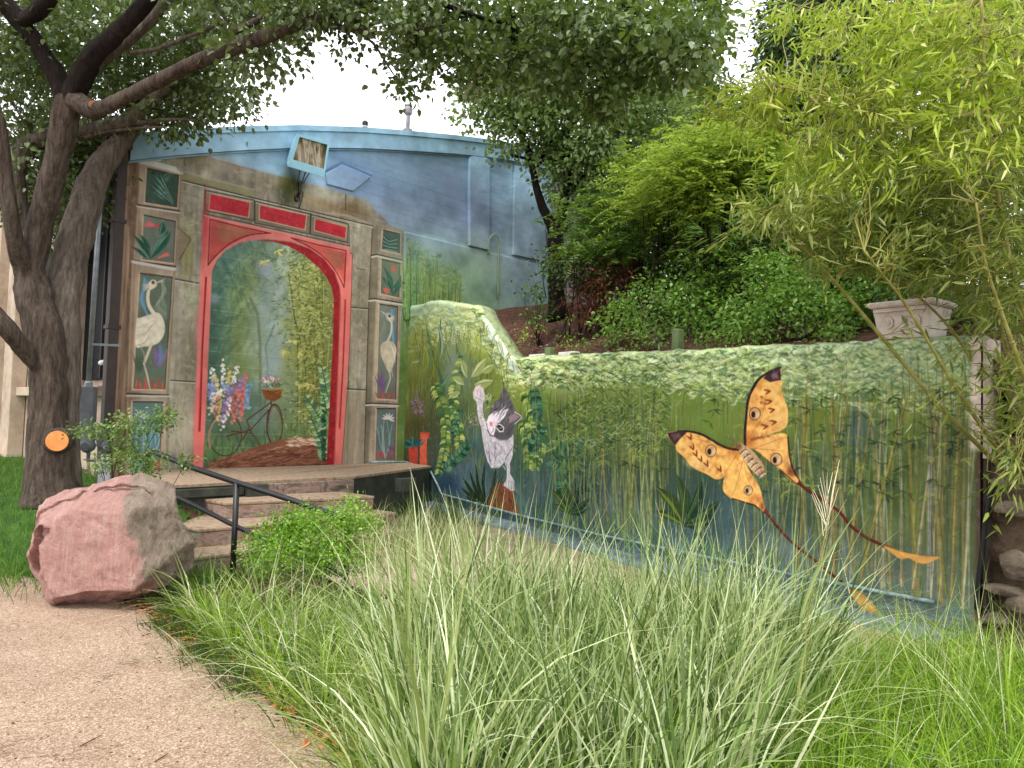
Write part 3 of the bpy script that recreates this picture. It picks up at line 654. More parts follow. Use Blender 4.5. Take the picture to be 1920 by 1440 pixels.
    for (xb, xt, c, w) in ((1545, 1502, (172, 176, 112), 4), (1600, 1556, (178, 160, 110), 3.5), (1665, 1628, (166, 150, 96), 4), (1712, 1762, (196, 172, 150), 5), (1740, 1745, (150, 150, 180), 5), (1565, 1560, (160, 122, 48), 5), (1615, 1700, (168, 134, 48), 5), (1498, 1512, (150, 128, 56), 5), (1690, 1684, (184, 166, 146), 5), (1640, 1655, (192, 170, 146), 4), (1586, 1640, (172, 140, 60), 4), (1785, 1800, (164, 130, 66), 6), (1460, 1500, (150, 146, 96), 3), (1775, 1740, (120, 116, 62), 6), (1540, 1590, (176, 150, 84), 3.5),
                           (1180, 1200, (164, 150, 84), 3.5), (1198, 1222, (180, 176, 110), 3), (1160, 1170, (150, 150, 84), 3), (1140, 1128, (170, 124, 84), 3), (1214, 1236, (172, 160, 84), 3.5), (1096, 1100, (150, 160, 104), 3), (1245, 1228, (140, 150, 84), 3)):
        c = mixc(c, (140, 146, 96), .38)
        if xb < 1300: yb, yt = 990, 760
        else: yb, yt = 1120-(1800-xb)*.2, 745
        cv.stroke([(xb, yb), ((xb+xt)/2+rnd.uniform(-3, 3), (yb+yt)/2), (xt, yt)], w, c, .85, (1, .7), nz=.5)
        for t in (.12, .3, .48, .66, .84):
            x = xb+(xt-xb)*t; y = yb+(yt-yb)*t
            cv.stroke([(x-w*.5, y), (x+w*.5, y)], 1.2, mixc(c, (50, 44, 28), .7), .8)
        cv.stroke([(xb+w*.3, yb), (xt+w*.3, yt)], w*.3, mixc(c, (40, 50, 36), .7), .6)
    for i in range(330):
        x = rnd.uniform(1030, 1815); y = rnd.uniform(float(topy(x))+85, 930 if x > 1400 else 880)
        if 1250 < x < 1400 and y > 760 and rnd.random() < .75: continue
        dk = rnd.choice([(46, 70, 42), (72, 98, 46), (118, 136, 58), (156, 168, 84)] if x < 1300 or rnd.random() < .6 else [(42, 62, 42), (60, 82, 46)])
        for k in range(rnd.randint(3, 6)):
            cv.leaf(x, y, rnd.choice([.3, .7, 2.4, 2.8, 1.3, 1.8, -.2, 3.4])+rnd.uniform(-.2, .2), rnd.uniform(9, 22), rnd.uniform(1.6, 3.6), jit(dk, 12), .62, rnd.uniform(-.1, .1))
    for i in range(800):
        x = rnd.uniform(1060, 1255); y = rnd.uniform(float(topy(x))+20, 840)
        cv.leaf(x, y, rnd.choice([.4, .9, 2.3, 2.8])+rnd.uniform(-.3, .3), rnd.uniform(8, 16), 2.4, jit(rnd.choice([(74, 102, 52), (120, 142, 66), (156, 172, 96), (176, 190, 140), (52, 84, 50)]), 10), .6)
    # low broad-leaved plants and water at the foot
    for (x, y, s) in ((1282, 985, 1.0), (1066, 962, .6), (930, 930, .0)):
        if s == 0: continue
        for a, L, w in ((-2.2, 90, 26), (-1.7, 96, 26), (-1.2, 90, 24), (-.6, 80, 22), (-2.7, 60, 18), (-.2, 60, 18)):
            cv.leaf(x, y, a, L*s, w*s, (56, 78, 36) if a < -1.5 else (34, 62, 44), .95, .1)
            cv.leaf(x, y, a, L*s, w*s*.3, (132, 142, 60) if a < -1.9 else (70, 104, 66), .7, .05); cv.leaf(x, y, a, L*s, 1.4, (110, 124, 62), .8, .02)
    for i in range(260):
        x = rnd.uniform(980, 1460); y = np.interp(x, [960, 1300, 1800], [975, 1045, 1140])+rnd.uniform(-20, 20)
        cv.leaf(x, y, -1.57+rnd.uniform(-.6, .6), rnd.uniform(16, 60), 2, jit(rnd.choice([(66, 110, 70), (96, 140, 78), (46, 82, 70)])), .55)
    for i in range(500):
        x = rnd.uniform(1000, 1800); y = np.interp(x, [960, 1300, 1800], [1010, 1070, 1160])+rnd.uniform(-22, 40)
        cv.leaf(x, y, .2+rnd.uniform(-.15, .15), rnd.uniform(16, 60), rnd.uniform(2, 6), jit(rnd.choice([(92, 118, 140), (120, 144, 158), (74, 96, 104), (150, 166, 170), (84, 104, 96)])), .4)
    # cat
    k7 = crop(740, 680, 4.236)
    # dark agave behind its feet
    for a, L in ((-2.5, 70), (-2.25, 86), (-2.0, 92), (-1.8, 100), (-1.57, 104), (-1.3, 96), (-1.05, 84), (-.8, 70), (-2.7, 50)):
        cv.leaf(910, 948, a, L*.8, 10, (40, 58, 34), .95, .06*(1 if a > -1.57 else -1)); cv.leaf(910, 948, a, L*.78, 2, (84, 108, 62), .7, .05)
    cv.poly(k7([(790, 985), (850, 950), (930, 1010), (955, 1100), (985, 1200), (860, 1180), (745, 1140), (760, 1050)]), (128, 82, 56), 1, 1.0, .5, 'nc', True)
    for i in range(30): cv.leaf(*k7([(rnd.uniform(780, 950), rnd.uniform(1000, 1170))])[0], rnd.uniform(.5, 2.2), 12, 4, jit(rnd.choice([(84, 48, 34), (170, 110, 76), (150, 70, 56)])), .5)
    cv.stroke(k7([(740, 1135), (860, 1175), (990, 1205)]), 3.5, (196, 84, 60), .9)
    FUR, FD = (196, 192, 196), (98, 96, 100)
    body = [(712, 300), (700, 340), (705, 410), (725, 480), (745, 545), (800, 580), (880, 600), (945, 560), (946, 650), (930, 720), (880, 780), (830, 835), (770, 838), (738, 780), (718, 700), (702, 600), (688, 510), (665, 440), (655, 370), (650, 310), (628, 290), (620, 240), (640, 190), (665, 180), (700, 200), (718, 255)]
    cv.poly(k7(body), FUR, 1, .9, .3, 'nf')
    cv.poly(k7([(945, 640), (935, 740), (912, 800), (912, 880), (945, 940), (948, 1015), (925, 1020), (860, 975), (885, 925), (888, 840), (868, 790)]), FUR, 1, .9, .3)
    cv.poly(k7([(766, 350), (800, 300), (835, 288), (850, 230), (862, 172), (890, 225), (915, 288), (940, 330), (955, 385), (1000, 415), (1014, 440), (960, 490), (945, 545), (930, 590), (870, 612), (810, 596), (760, 580), (738, 540), (732, 470), (748, 410)]), FD, 1, .9, .4)
    cv.poly(k7([(745, 425), (790, 385), (850, 375), (905, 365), (880, 420), (842, 470), (810, 490), (800, 545), (790, 580), (765, 570), (745, 530), (733, 475)]), (222, 210, 220), 1, 1.0, .2)
    for i in range(34):
        x0, y0 = rnd.uniform(770, 850), rnd.uniform(380, 460)
        cv.stroke(k7([(x0, y0), (x0+rnd.uniform(20, 60), y0-rnd.uniform(30, 70))]), 1.2, rnd.choice([(232, 226, 232), (60, 56, 64), (206, 196, 208)]), .75, (.6, .2))
    for i in range(60):
        x0, y0 = rnd.uniform(800, 930), rnd.uniform(250, 560)
        cv.stroke(k7([(x0, y0), (x0+rnd.uniform(6, 26), y0-rnd.uniform(20, 50))]), 1.3, rnd.choice([(54, 50, 58), (150, 146, 154), (118, 112, 122)]), .55, (.6, .2))
    cv.poly(k7([(905, 430), (950, 400), (995, 432), (950, 462), (915, 480)]), (150, 130, 136), .9, .8); cv.stroke(k7([(950, 390), (1000, 420), (1008, 440), (955, 487)]), 1.6, (226, 216, 220), .9)
    cv.stroke(k7([(850, 280), (860, 180)]), 1.4, (150, 146, 152), .7)
    cv.stroke(k7([(808, 495), (840, 492), (868, 515), (862, 545), (838, 548), (812, 520)]), 2.2, (226, 220, 224), .95)
    cv.stroke(k7([(822, 500), (848, 510), (855, 535), (838, 530)]), 3.4, (30, 28, 30), .95); cv.blob(740+845/4.236, 680+520/4.236, 2, 2, (150, 160, 90), .8, 0)
    cv.poly(k7([(755, 470), (778, 472), (780, 500), (760, 508)]), (206, 130, 130), .95, .8)
    cv.stroke(k7([(780, 500), (790, 530), (770, 560)]), 1.2, (120, 96, 104), .7)
    for i in range(16): cv.stroke(k7([(735+rnd.uniform(0, 12), 480+rnd.uniform(-30, 60)), (700+rnd.uniform(-15, 10), 450+rnd.uniform(-40, 70))]), .7, (230, 226, 230), .6)
    cv.poly(k7([(800, 560), (880, 560), (940, 500), (945, 570), (900, 615), (840, 618), (805, 600)]), (92, 88, 94), .8, 1.4, .4)
    for i in range(150):
        x, y = rnd.uniform(705, 940), rnd.uniform(610, 820)
        if x > 900 and y > 740 or x-705 < (y-610)*.25: continue
        cv.leaf(*k7([(x, y)])[0], 1.2+rnd.uniform(-.5, .5), rnd.uniform(4, 11), 2.2, jit(rnd.choice([(214, 208, 220), (150, 138, 158), (120, 108, 128), (196, 176, 206)])), .55)
    for L in ([(805, 620), (800, 700), (795, 760)], [(752, 690), (756, 760), (765, 810)], [(815, 720), (790, 800)], [(945, 660), (880, 760), (872, 800)], [(705, 300), (700, 370), (712, 440)]):
        cv.stroke(k7(L), 2.2, (96, 80, 104), .75, (.2, .4))
    for x, y in ((650, 205), (672, 195), (694, 215), (640, 245), (668, 240)):
        cv.blob(740+x/4.236, 680+y/4.236, 2.6, 4, (226, 204, 206), .8, 0)
    for L in ([(655, 215), (660, 260)], [(678, 210), (682, 262)], [(640, 270), (690, 300)]): cv.stroke(k7(L), 1.2, (170, 110, 116), .8)
    for x in (880, 900, 920, 935): cv.stroke(k7([(x, 940), (x+4, 1005)]), 1.3, (96, 90, 98), .8)
    # violets and small buds round the paw
    for i in range(40): cv.leaf(*k7([(rnd.uniform(590, 720), rnd.uniform(380, 520))])[0], rnd.uniform(0, 6), 5, 2.2, jit(rnd.choice([(196, 170, 190), (150, 120, 100), (170, 150, 110)])), .8)
    for i in range(22): cv.leaf(*k7([(rnd.uniform(710, 770), rnd.uniform(260, 380))])[0], -1.0+rnd.uniform(-.4, .4), 8, 2.2, rnd.choice([(40, 40, 36), (196, 200, 170), (110, 130, 84)]), .8)
    ZONES['B'] = {'painted_cat': [k7(body), k7([(945, 640), (935, 740), (912, 800), (912, 880), (945, 940), (948, 1015), (925, 1020), (860, 975), (885, 925), (888, 840), (868, 790)]), k7([(766, 350), (800, 300), (835, 288), (862, 172), (915, 288), (955, 385), (1014, 440), (960, 490), (930, 590), (870, 612), (738, 540), (748, 410)])]}
    # terracotta pots and the hanging violet bloom beside the gate
    cv.poly([(766, 838), (784, 838), (783, 874), (768, 873)], (176, 70, 56), 1, .8, .3); cv.poly([(789, 812), (804, 812), (804, 822), (801, 823), (800, 878), (787, 876), (788, 823)], (196, 96, 70), 1, .8, .25)
    cv.stroke([(786, 824), (786, 876)], 2.5, (120, 40, 40), .8); cv.stroke([(789, 812), (805, 813)], 4, (190, 76, 62), .95)
    for i in range(26): cv.leaf(775, 836, rnd.uniform(-3.4, .3), rnd.uniform(12, 28), 3, jit(rnd.choice([(36, 96, 100), (60, 130, 124), (28, 66, 74)])), .9, rnd.uniform(-.15, .15))
    for x, y0, y1 in ((776, 745, 775), (783, 730, 776), (790, 750, 778)):
        for k in range(22): cv.leaf(x+rnd.uniform(-3, 3), rnd.uniform(y0, y1), rnd.uniform(0, 3.1), 4.5, 2.6, jit((142, 104, 150)), .85)
    ZONES['B']['painted_flower_pot'] = [[(766, 838), (762, 815), (784, 812), (789, 811), (805, 812), (800, 878), (768, 874)]]
    # moth
    k8 = crop(1220, 680, 2.88)
    OR, BR, DK = (232, 160, 76), (104, 44, 30), (52, 34, 34)
    fw1 = [(512, 440), (514, 380), (518, 300), (524, 225), (545, 155), (585, 92), (640, 52), (702, 28), (704, 92), (714, 112), (709, 160), (724, 202), (740, 242), (743, 300), (732, 345), (700, 368), (652, 384), (622, 408), (585, 440), (548, 462)]
    hw1 = [(548, 462), (585, 438), (625, 405), (682, 384), (732, 386), (744, 430), (750, 490), (763, 555), (782, 605), (800, 636), (780, 650), (730, 602), (682, 562), (620, 512), (566, 470)]
    fw2 = [(482, 472), (440, 470), (388, 454), (330, 420), (272, 390), (212, 374), (150, 372), (92, 380), (108, 418), (134, 446), (146, 478), (184, 512), (214, 552), (258, 582), (302, 602), (350, 630), (392, 620), (412, 598), (446, 566), (480, 520), (496, 490)]
    hw2 = [(496, 492), (470, 530), (440, 560), (402, 610), (390, 690), (448, 742), (512, 756), (560, 768), (600, 804), (616, 784), (604, 740), (590, 680), (552, 612), (514, 540)]
    t1 = [(752, 580), (800, 645), (850, 690), (905, 722), (965, 765), (1020, 808), (1080, 880), (1150, 935), (1235, 978), (1300, 1005)]
    t2 = [(590, 775), (625, 810), (665, 865), (725, 932), (790, 995), (868, 1052), (950, 1122), (1045, 1192)]
    lb1 = [(1250, 985), (1300, 1000), (1360, 1022), (1430, 1036), (1500, 1046), (1560, 1050), (1530, 1068), (1480, 1086), (1432, 1076), (1392, 1056), (1350, 1062), (1310, 1036)]
    lb2 = [(1035, 1185), (1090, 1208), (1150, 1250), (1200, 1302), (1242, 1372), (1210, 1380), (1160, 1352), (1108, 1290), (1068, 1232)]
    tl1, tl2 = smooth_open(t1, 4), smooth_open(t2, 4)
    for tl, w0 in ((tl1, 15), (tl2, 13)):
        for a in range(len(tl)-1):
            w = (w0*(1-min(a/8, .60)))
            cv.stroke(k8([tl[a], tl[a+1]]), w, (96, 40, 28), 1, nz=.4)
        cv.stroke(k8([(x+3, y-3) for x, y in tl]), 1.2, (150, 80, 52), .7)
    for lb in (lb1, lb2):
        cv.poly(k8(lb), (212, 158, 86), 1, .9, .25, 'nf', True); cv.stroke(k8([lb[0], lb[2], lb[4]]), 1.4, (140, 92, 50), .6)
    for wg in (hw1, hw2, fw1, fw2):
        cv.poly(k8(wg), OR, 1, .8, .3, 'nc', True); cv.poly(k8(wg), (244, 206, 140), .35, 1, 1.4, 'nf', True)
    # shading toward the body and at the rims
    for (x, y, rx, ry, c, a) in ((540, 420, 30, 40, (176, 96, 40), .7), (455, 480, 40, 26, (190, 112, 50), .6), (560, 330, 26, 60, (196, 126, 54), .35), (690, 300, 40, 50, (246, 206, 132), .55), (680, 160, 26, 60, (244, 200, 124), .5), (250, 540, 60, 30, (246, 208, 138), .6), (180, 440, 30, 30, (240, 196, 120), .5), (640, 440, 60, 40, (236, 184, 116), .6), (760, 590, 22, 26, (110, 50, 30), .8), (450, 660, 40, 50, (244, 200, 110), .6), (570, 740, 40, 26, (170, 96, 48), .5), (598, 780, 14, 22, (110, 52, 34), .7)):
        cv.blob(1220+x/2.88, 680+y/2.88, rx/2.88, ry/2.88, c, a, 0)
    cv.stroke(k8(smooth_open([(514, 445), (512, 380), (517, 300), (523, 225), (544, 155), (584, 92), (640, 52), (700, 28)], 4)), 5.5, DK, .95, (1, .8), nz=.5)
    cv.stroke(k8(smooth_open([(484, 470), (440, 466), (388, 450), (330, 416), (272, 386), (212, 372), (150, 370)], 4)), 4.5, DK, .95, (1, .7), nz=.5)
    cv.poly(k8([(702, 28), (640, 52), (612, 84), (650, 106), (704, 94)]), (70, 48, 54), 1, .9, .5); cv.poly(k8([(690, 45), (655, 62), (662, 92), (692, 84)]), (176, 140, 150), .55, 2, .4)
    cv.poly(k8([(92, 380), (150, 370), (196, 376), (160, 412), (134, 446), (108, 418)]), (72, 50, 54), 1, .9, .5); cv.poly(k8([(110, 386), (150, 380), (165, 400), (130, 420)]), (160, 124, 124), .5, 2, .4)
    cv.stroke(k8([(742, 400), (752, 490), (766, 560), (784, 606)]), 3.2, (46, 34, 34), .9); cv.stroke(k8([(440, 735), (512, 756), (560, 770), (596, 800)]), 2.8, (50, 34, 32), .9)
    cv.stroke(k8([(700, 575), (740, 612), (790, 655)]), 2.4, (110, 50, 32), .8)
    for (x, y, r) in ((564, 276, 36), (328, 476, 35), (682, 522, 36), (526, 690, 28)):
        X, Y = 1220+x/2.88, 680+y/2.88; rr = r/2.88
        ring_ = [(X+rr*.9*math.cos(a*.4), Y+rr*math.sin(a*.4)) for a in range(16)]
        cv.poly(ring_, (96, 66, 40), 1, .8, .1); cv.poly([(X+(a-X)*.88, Y+(b-Y)*.88) for a, b in ring_], (208, 168, 116), 1, .8, .3)
        cv.poly([(X-rr*.22+(a-X)*.36, Y+rr*.1+(b-Y)*.48) for a, b in ring_], (44, 26, 26), 1, .8, .1)
        cv.blob(X+rr*.35, Y+rr*.15, rr*.3, rr*.5, (232, 204, 166), .6, 0)
        cv.blob(X+rr*.1, Y-rr*.35, rr*.3, rr*.25, (180, 130, 90), .5, 0)
    def zig(x, y, s=1.0, a=0.0, col=(130, 60, 34)):
        P = [(-15, -13), (-2, -7), (12, 2), (0, 6), (-15, 11)]
        P = [(x+s*(px*math.cos(a)-py*math.sin(a)), y+s*(px*math.sin(a)+py*math.cos(a))) for px, py in P]
        cv.stroke(k8(P[:3]), 3.8, col, .85, (.25, .9)); cv.stroke(k8([P[2], P[3], P[4]]), 3.4, col, .85, (.9, .2))
    for x, y in ((632, 156), (640, 210), (655, 256), (664, 322), (618, 345)): zig(x, y, 1.15, -.3)
    for x, y in ((600, 186), (598, 216), (620, 222)): zig(x, y, .5, -.3, (176, 106, 50))
    for x, y in ((214, 402), (228, 456), (246, 492), (272, 520), (304, 546), (374, 574)): zig(x, y, 1.1, 1.0)
    for L in ([(515, 440), (560, 420), (620, 385)], [(480, 480), (440, 540), (400, 600)], [(555, 462), (640, 470), (730, 480)], [(560, 465), (650, 430), (735, 400)], [(505, 520), (520, 620), (560, 700)], [(500, 530), (470, 640), (440, 720)], [(520, 430), (600, 300), (640, 100)], [(470, 472), (350, 440), (200, 400)]):
        cv.stroke(k8(L), 1.3, (150, 92, 48), .55, (.8, .2))
    for i in range(70):      # serrated band near the wing roots
        x = rnd.uniform(540, 640); cv.leaf(*k8([(x, 408-(x-540)*.2+rnd.uniform(-5, 5))])[0], 1.0, 5, 2, (140, 84, 44), .45)
    # furry banded body
    bd = [(470, 440), (486, 432), (510, 446), (545, 468), (582, 508), (612, 552), (622, 592), (606, 618), (572, 606), (540, 572), (510, 532), (488, 490)]
    cv.poly(k8(bd), (196, 164, 126), 1, .9, .4, 'nf', True)
    for t in range(6):
        cx, cy = 502+t*20, 478+t*24
        cv.stroke(k8(smooth_open([(cx-18, cy+16), (cx+2, cy-4), (cx+20, cy-10)], 3)), 2.6, (84, 58, 46), .9, (.4, .5))
        cv.stroke(k8(smooth_open([(cx-14, cy+26), (cx+6, cy+6), (cx+24, cy)], 3)), 2.6, (230, 206, 172), .8, (.4, .5))
    for i in range(90):
        t = rnd.random(); cv.leaf(*k8([(486+t*118+rnd.uniform(-22, 22), 450+t*146+rnd.uniform(-14, 14))])[0], .9+rnd.uniform(-.5, .5), 4, 1.2, rnd.choice([(230, 206, 172), (90, 62, 48), (180, 140, 100)]), .7)
    cv.blob(1220+480/2.88, 680+452/2.88, 5, 5, (120, 80, 56), .9, 0)
    cv.stroke(k8([(485, 440), (490, 340)]), 2, (150, 110, 60), .7, (1, .2)); cv.stroke(k8([(478, 440), (430, 410), (390, 395)]), 2, (120, 96, 56), .7, (1, .2))
    for i in range(9): cv.leaf(*k8([(485, 430-i*9)])[0], -2.6+(i % 2)*1.9, 4, 1, (150, 110, 60), .7)
    ZONES['B']['painted_moth'] = [k8(fw1), k8(hw1), k8(fw2), k8(hw2), k8(bd), k8(lb1), k8(lb2)] + [k8([(a[0]-4, a[1]+5), (b[0]-4, b[1]+5), (b[0]+5, b[1]-5), (a[0]+5, a[1]-5)]) for tl in (t1, t2) for a, b in zip(tl[:-1], tl[1:])]
    # faint orange signature lines
    for row, (x0, x1, y) in enumerate(((1622, 1700, 1062), (1640, 1718, 1078))):
        x = x0
        while x < x1:
            w = rnd.uniform(3, 8)
            cv.stroke([(x, y+(x-x0)*.2+rnd.uniform(-3, 3)), (x+w*.5, y+(x-x0)*.2-rnd.uniform(2, 6)), (x+w, y+(x-x0)*.2+rnd.uniform(-3, 3))], 1.4, (186, 120, 84), .55)
            x += w+rnd.uniform(1, 5)
    # unpainted pale end of the wall
    g = np.clip((cv.PX-1818-(cv.PY-640)*(-.01)+cv.nf*10)/6, 0, 1)*np.clip((850-cv.PY)/12, 0, 1)
    cv.a += (np.array([214, 196, 184])/255*(1+.3*cv.nf[..., None]+.2*cv.nv[..., None])-cv.a)*g[..., None]
    g = np.clip((cv.PX-1826+cv.nf*12)/8, 0, 1)*np.clip((cv.PY-845)/12, 0, 1)
    cv.a += (np.array([92, 78, 64])/255*(1+.4*cv.nf[..., None])-cv.a)*g[..., None]
    return cv

# ------------------------------------------------------------------ helpers: objects, meshes, materials
ROOT = {}
def setp(o, label=None, cat=None, group=None, kind=None):
    if label: o['label'] = label
    if cat: o['category'] = cat
    if group: o['group'] = group
    if kind: o['kind'] = kind
    return o
def thing(name, label, cat, loc, group=None):
    o = bpy.data.objects.new(name, None); C.objects.link(o)
    o.location = [float(v) for v in loc]; o.empty_display_size = .1
    ROOT[o.name] = np.array(loc, float)
    return setp(o, label, cat, group)
def mesh_obj(name, V, F, mat, parent=None, loc=None, smooth=False, val=None, uv=None):
    """V (n,3) in world metres. F: (m,k) array or list of faces. parent: the thing or part it belongs to."""
    V = np.asarray(V, np.float64)
    if parent is not None: base = ROOT[parent.name]
    else: base = np.array(loc if loc is not None else (0, 0, 0), float)
    V = V-base
    me = bpy.data.meshes.new(name)
    if isinstance(F, np.ndarray):
        n, k = F.shape
        me.vertices.add(len(V)); me.vertices.foreach_set('co', V.astype(np.float32).ravel())
        me.loops.add(n*k); me.loops.foreach_set('vertex_index', F.astype(np.int32).ravel())
        me.polygons.add(n); me.polygons.foreach_set('loop_start', (np.arange(n)*k).astype(np.int32))
        me.update(calc_edges=True)
    else:
        me.from_pydata(V.tolist(), [], [tuple(map(int, f)) for f in F])
    if uv is not None:
        L = me.uv_layers.new(name='UVMap'); idx = np.empty(len(me.loops), np.int32); me.loops.foreach_get('vertex_index', idx)
        L.data.foreach_set('uv', np.asarray(uv, np.float32)[idx].ravel())
    if val is not None:
        a = me.attributes.new('val', 'FLOAT', 'POINT'); a.data.foreach_set('value', np.asarray(val, np.float32))
    me.polygons.foreach_set('use_smooth', np.full(len(me.polygons), bool(smooth)))
    me.materials.append(mat)
    o = bpy.data.objects.new(name, me); C.objects.link(o)
    if parent is not None: o.parent = parent
    else: o.location = [float(v) for v in base]
    ROOT[o.name] = base
    return o
class MB:
    """collects simple solids, then becomes one mesh"""
    def __init__(s): s.V, s.F = [], []
    def add(s, V, F):
        n = len(s.V); s.V += [tuple(map(float, v)) for v in V]; s.F += [tuple(i+n for i in f) for f in F]
    def frame_box(s, o, a, b, c):
        """box from corner o spanned by vectors a, b, c"""
        o, a, b, c = map(lambda v: np.asarray(v, float), (o, a, b, c))
        V = [o, o+a, o+a+b, o+b, o+c, o+a+c, o+a+b+c, o+b+c]
        if np.dot(np.cross(a, b), c) > 0: F = [(0, 3, 2, 1), (4, 5, 6, 7), (0, 1, 5, 4), (1, 2, 6, 5), (2, 3, 7, 6), (3, 0, 4, 7)]
        else: F = [(0, 1, 2, 3), (4, 7, 6, 5), (0, 4, 5, 1), (1, 5, 6, 2), (2, 6, 7, 3), (3, 7, 4, 0)]
        s.add(V, F)
    def prism(s, poly, z0, z1):
        """poly: ground outline (x, y), counter-clockwise seen from above"""
        n = len(poly); a = sum(poly[i][0]*poly[(i+1) % n][1]-poly[(i+1) % n][0]*poly[i][1] for i in range(n))
        if a < 0: poly = poly[::-1]
        z0 = z0 if hasattr(z0, '__len__') else [z0]*n; z1 = z1 if hasattr(z1, '__len__') else [z1]*n
        V = [(p[0], p[1], z0[i]) for i, p in enumerate(poly)]+[(p[0], p[1], z1[i]) for i, p in enumerate(poly)]
        F = [tuple(range(n))[::-1], tuple(range(n, 2*n))]+[(i, (i+1) % n, n+(i+1) % n, n+i) for i in range(n)]
        s.add(V, F)
    def tube(s, pts, rad, seg=8, caps=True):
        P = np.asarray(pts, float); n = len(P); rad = np.broadcast_to(np.asarray(rad, float), (n,))
        T = np.gradient(P, axis=0); T /= np.linalg.norm(T, axis=1)[:, None]+1e-9
        up = np.array([0, 0, 1.0]) if abs(T[0][2]) < .9 else np.array([1.0, 0, 0])
        N = np.cross(T[0], up); N /= np.linalg.norm(N)
        V = []
        for i in range(n):
            N = N-T[i]*np.dot(N, T[i]); N /= np.linalg.norm(N)+1e-9; B = np.cross(T[i], N)
            for k in range(seg):
                a = 2*math.pi*k/seg; V.append(P[i]+rad[i]*(math.cos(a)*N+math.sin(a)*B))
        F = [(i*seg+k, i*seg+(k+1) % seg, (i+1)*seg+(k+1) % seg, (i+1)*seg+k) for i in range(n-1) for k in range(seg)]
        if caps: F += [tuple(range(seg))[::-1], tuple((n-1)*seg+k for k in range(seg))]
        s.add(V, F)
    def lathe(s, c, prof, seg=16, ax=(0, 0, 1)):
        c = np.asarray(c, float); ax = np.asarray(ax, float); ax /= np.linalg.norm(ax)
        s.tube([c+ax*h for _, h in prof], [max(r, .001) for r, _ in prof], seg)
    def build(s, name, mat, parent=None, loc=None, smooth=False, bevel=0, uvf=None):
        V = np.array(s.V)
        o = mesh_obj(name, V, s.F, mat, parent, loc if loc is not None else (None if parent is not None else V.mean(0)*[1, 1, 0]+[0, 0, V[:, 2].min()]), smooth, uv=uvf(V) if uvf else None)
        if bevel:
            m = o.modifiers.new('Bevel', 'BEVEL'); m.width = bevel; m.segments = 2; m.limit_method = 'ANGLE'
        return o
def srgb(c, g=1.0):
    return tuple((((v/255)/12.92) if v/255 <= .04045 else (((v/255)+.055)/1.055)**2.4)*g for v in c)+(1,)
def new_mat(name):
    m = bpy.data.materials.new(name); m.use_nodes = True; n = m.node_tree; n.nodes.clear()
    out = n.nodes.new('ShaderNodeOutputMaterial'); p = n.nodes.new('ShaderNodeBsdfPrincipled')
    n.links.new(p.outputs[0], out.inputs[0]); return m, n, p, out
def ramp(n, fac, cols):
    r = n.nodes.new('ShaderNodeValToRGB'); e = r.color_ramp.elements
    while len(e) > 1: e.remove(e[0])
    for i, (t, c) in enumerate(cols):
        if i == 0: e[0].position = t; e[0].color = c
        else: q = e.new(t); q.color = c
    n.links.new(fac, r.inputs[0]); return r.outputs[0]
def noise(n, scale, detail=4, rough=.6, vec=None, dist=0.0):
    t = n.nodes.new('ShaderNodeTexNoise'); t.inputs['Scale'].default_value = scale; t.inputs['Detail'].default_value = detail
    t.inputs['Roughness'].default_value = rough; t.inputs['Distortion'].default_value = dist
    if vec is not None: n.links.new(vec, t.inputs['Vector'])
    return t.outputs[0]
def objvec(n, sc=(1, 1, 1), rot=(0, 0, 0)):
    tc = n.nodes.new('ShaderNodeTexCoord'); mp = n.nodes.new('ShaderNodeMapping'); n.links.new(tc.outputs['Object'], mp.inputs[0])
    mp.inputs['Scale'].default_value = sc; mp.inputs['Rotation'].default_value = rot; return mp.outputs[0]
def mixrgb(n, f, a, b, mode='MIX'):
    m = n.nodes.new('ShaderNodeMix'); m.data_type = 'RGBA'; m.blend_type = mode
    for s, v in ((0, f), (6, a), (7, b)):
        if hasattr(v, 'links'): n.links.new(v, m.inputs[s])
        else: m.inputs[s].default_value = v
    return m.outputs[2]
def mathn(n, op, a, b=0.0, clamp=False):
    m = n.nodes.new('ShaderNodeMath'); m.operation = op; m.use_clamp = clamp
    for s, v in ((0, a), (1, b)):
        if hasattr(v, 'links'): n.links.new(v, m.inputs[s])
        else: m.inputs[s].default_value = v
    return m.outputs[0]
def bump(n, p, h, strength=.5, dist=.02):
    b = n.nodes.new('ShaderNodeBump'); b.inputs['Strength'].default_value = strength; b.inputs['Distance'].default_value = dist
    n.links.new(h, b.inputs['Height']); n.links.new(b.outputs[0], p.inputs['Normal'])
def surf(name, cols, scale=6, rough=.85, bscale=40, bstr=.4, bdist=.01, stretch=(1, 1, 1), metal=0.0, detail=5, spec=.3):
    """mottled surface running through the given sRGB colours"""
    m, n, p, _ = new_mat(name); v = objvec(n, stretch)
    f = noise(n, scale, detail, .65, v); k = len(cols)
    c = ramp(n, f, [(.28+.44*i/max(k-1, 1), srgb(cc)) for i, cc in enumerate(cols)])
    n.links.new(c, p.inputs['Base Color']); p.inputs['Roughness'].default_value = rough; p.inputs['Metallic'].default_value = metal
    p.inputs['Specular IOR Level'].default_value = spec
    bump(n, p, noise(n, bscale, 5, .7, v), bstr, bdist); return m
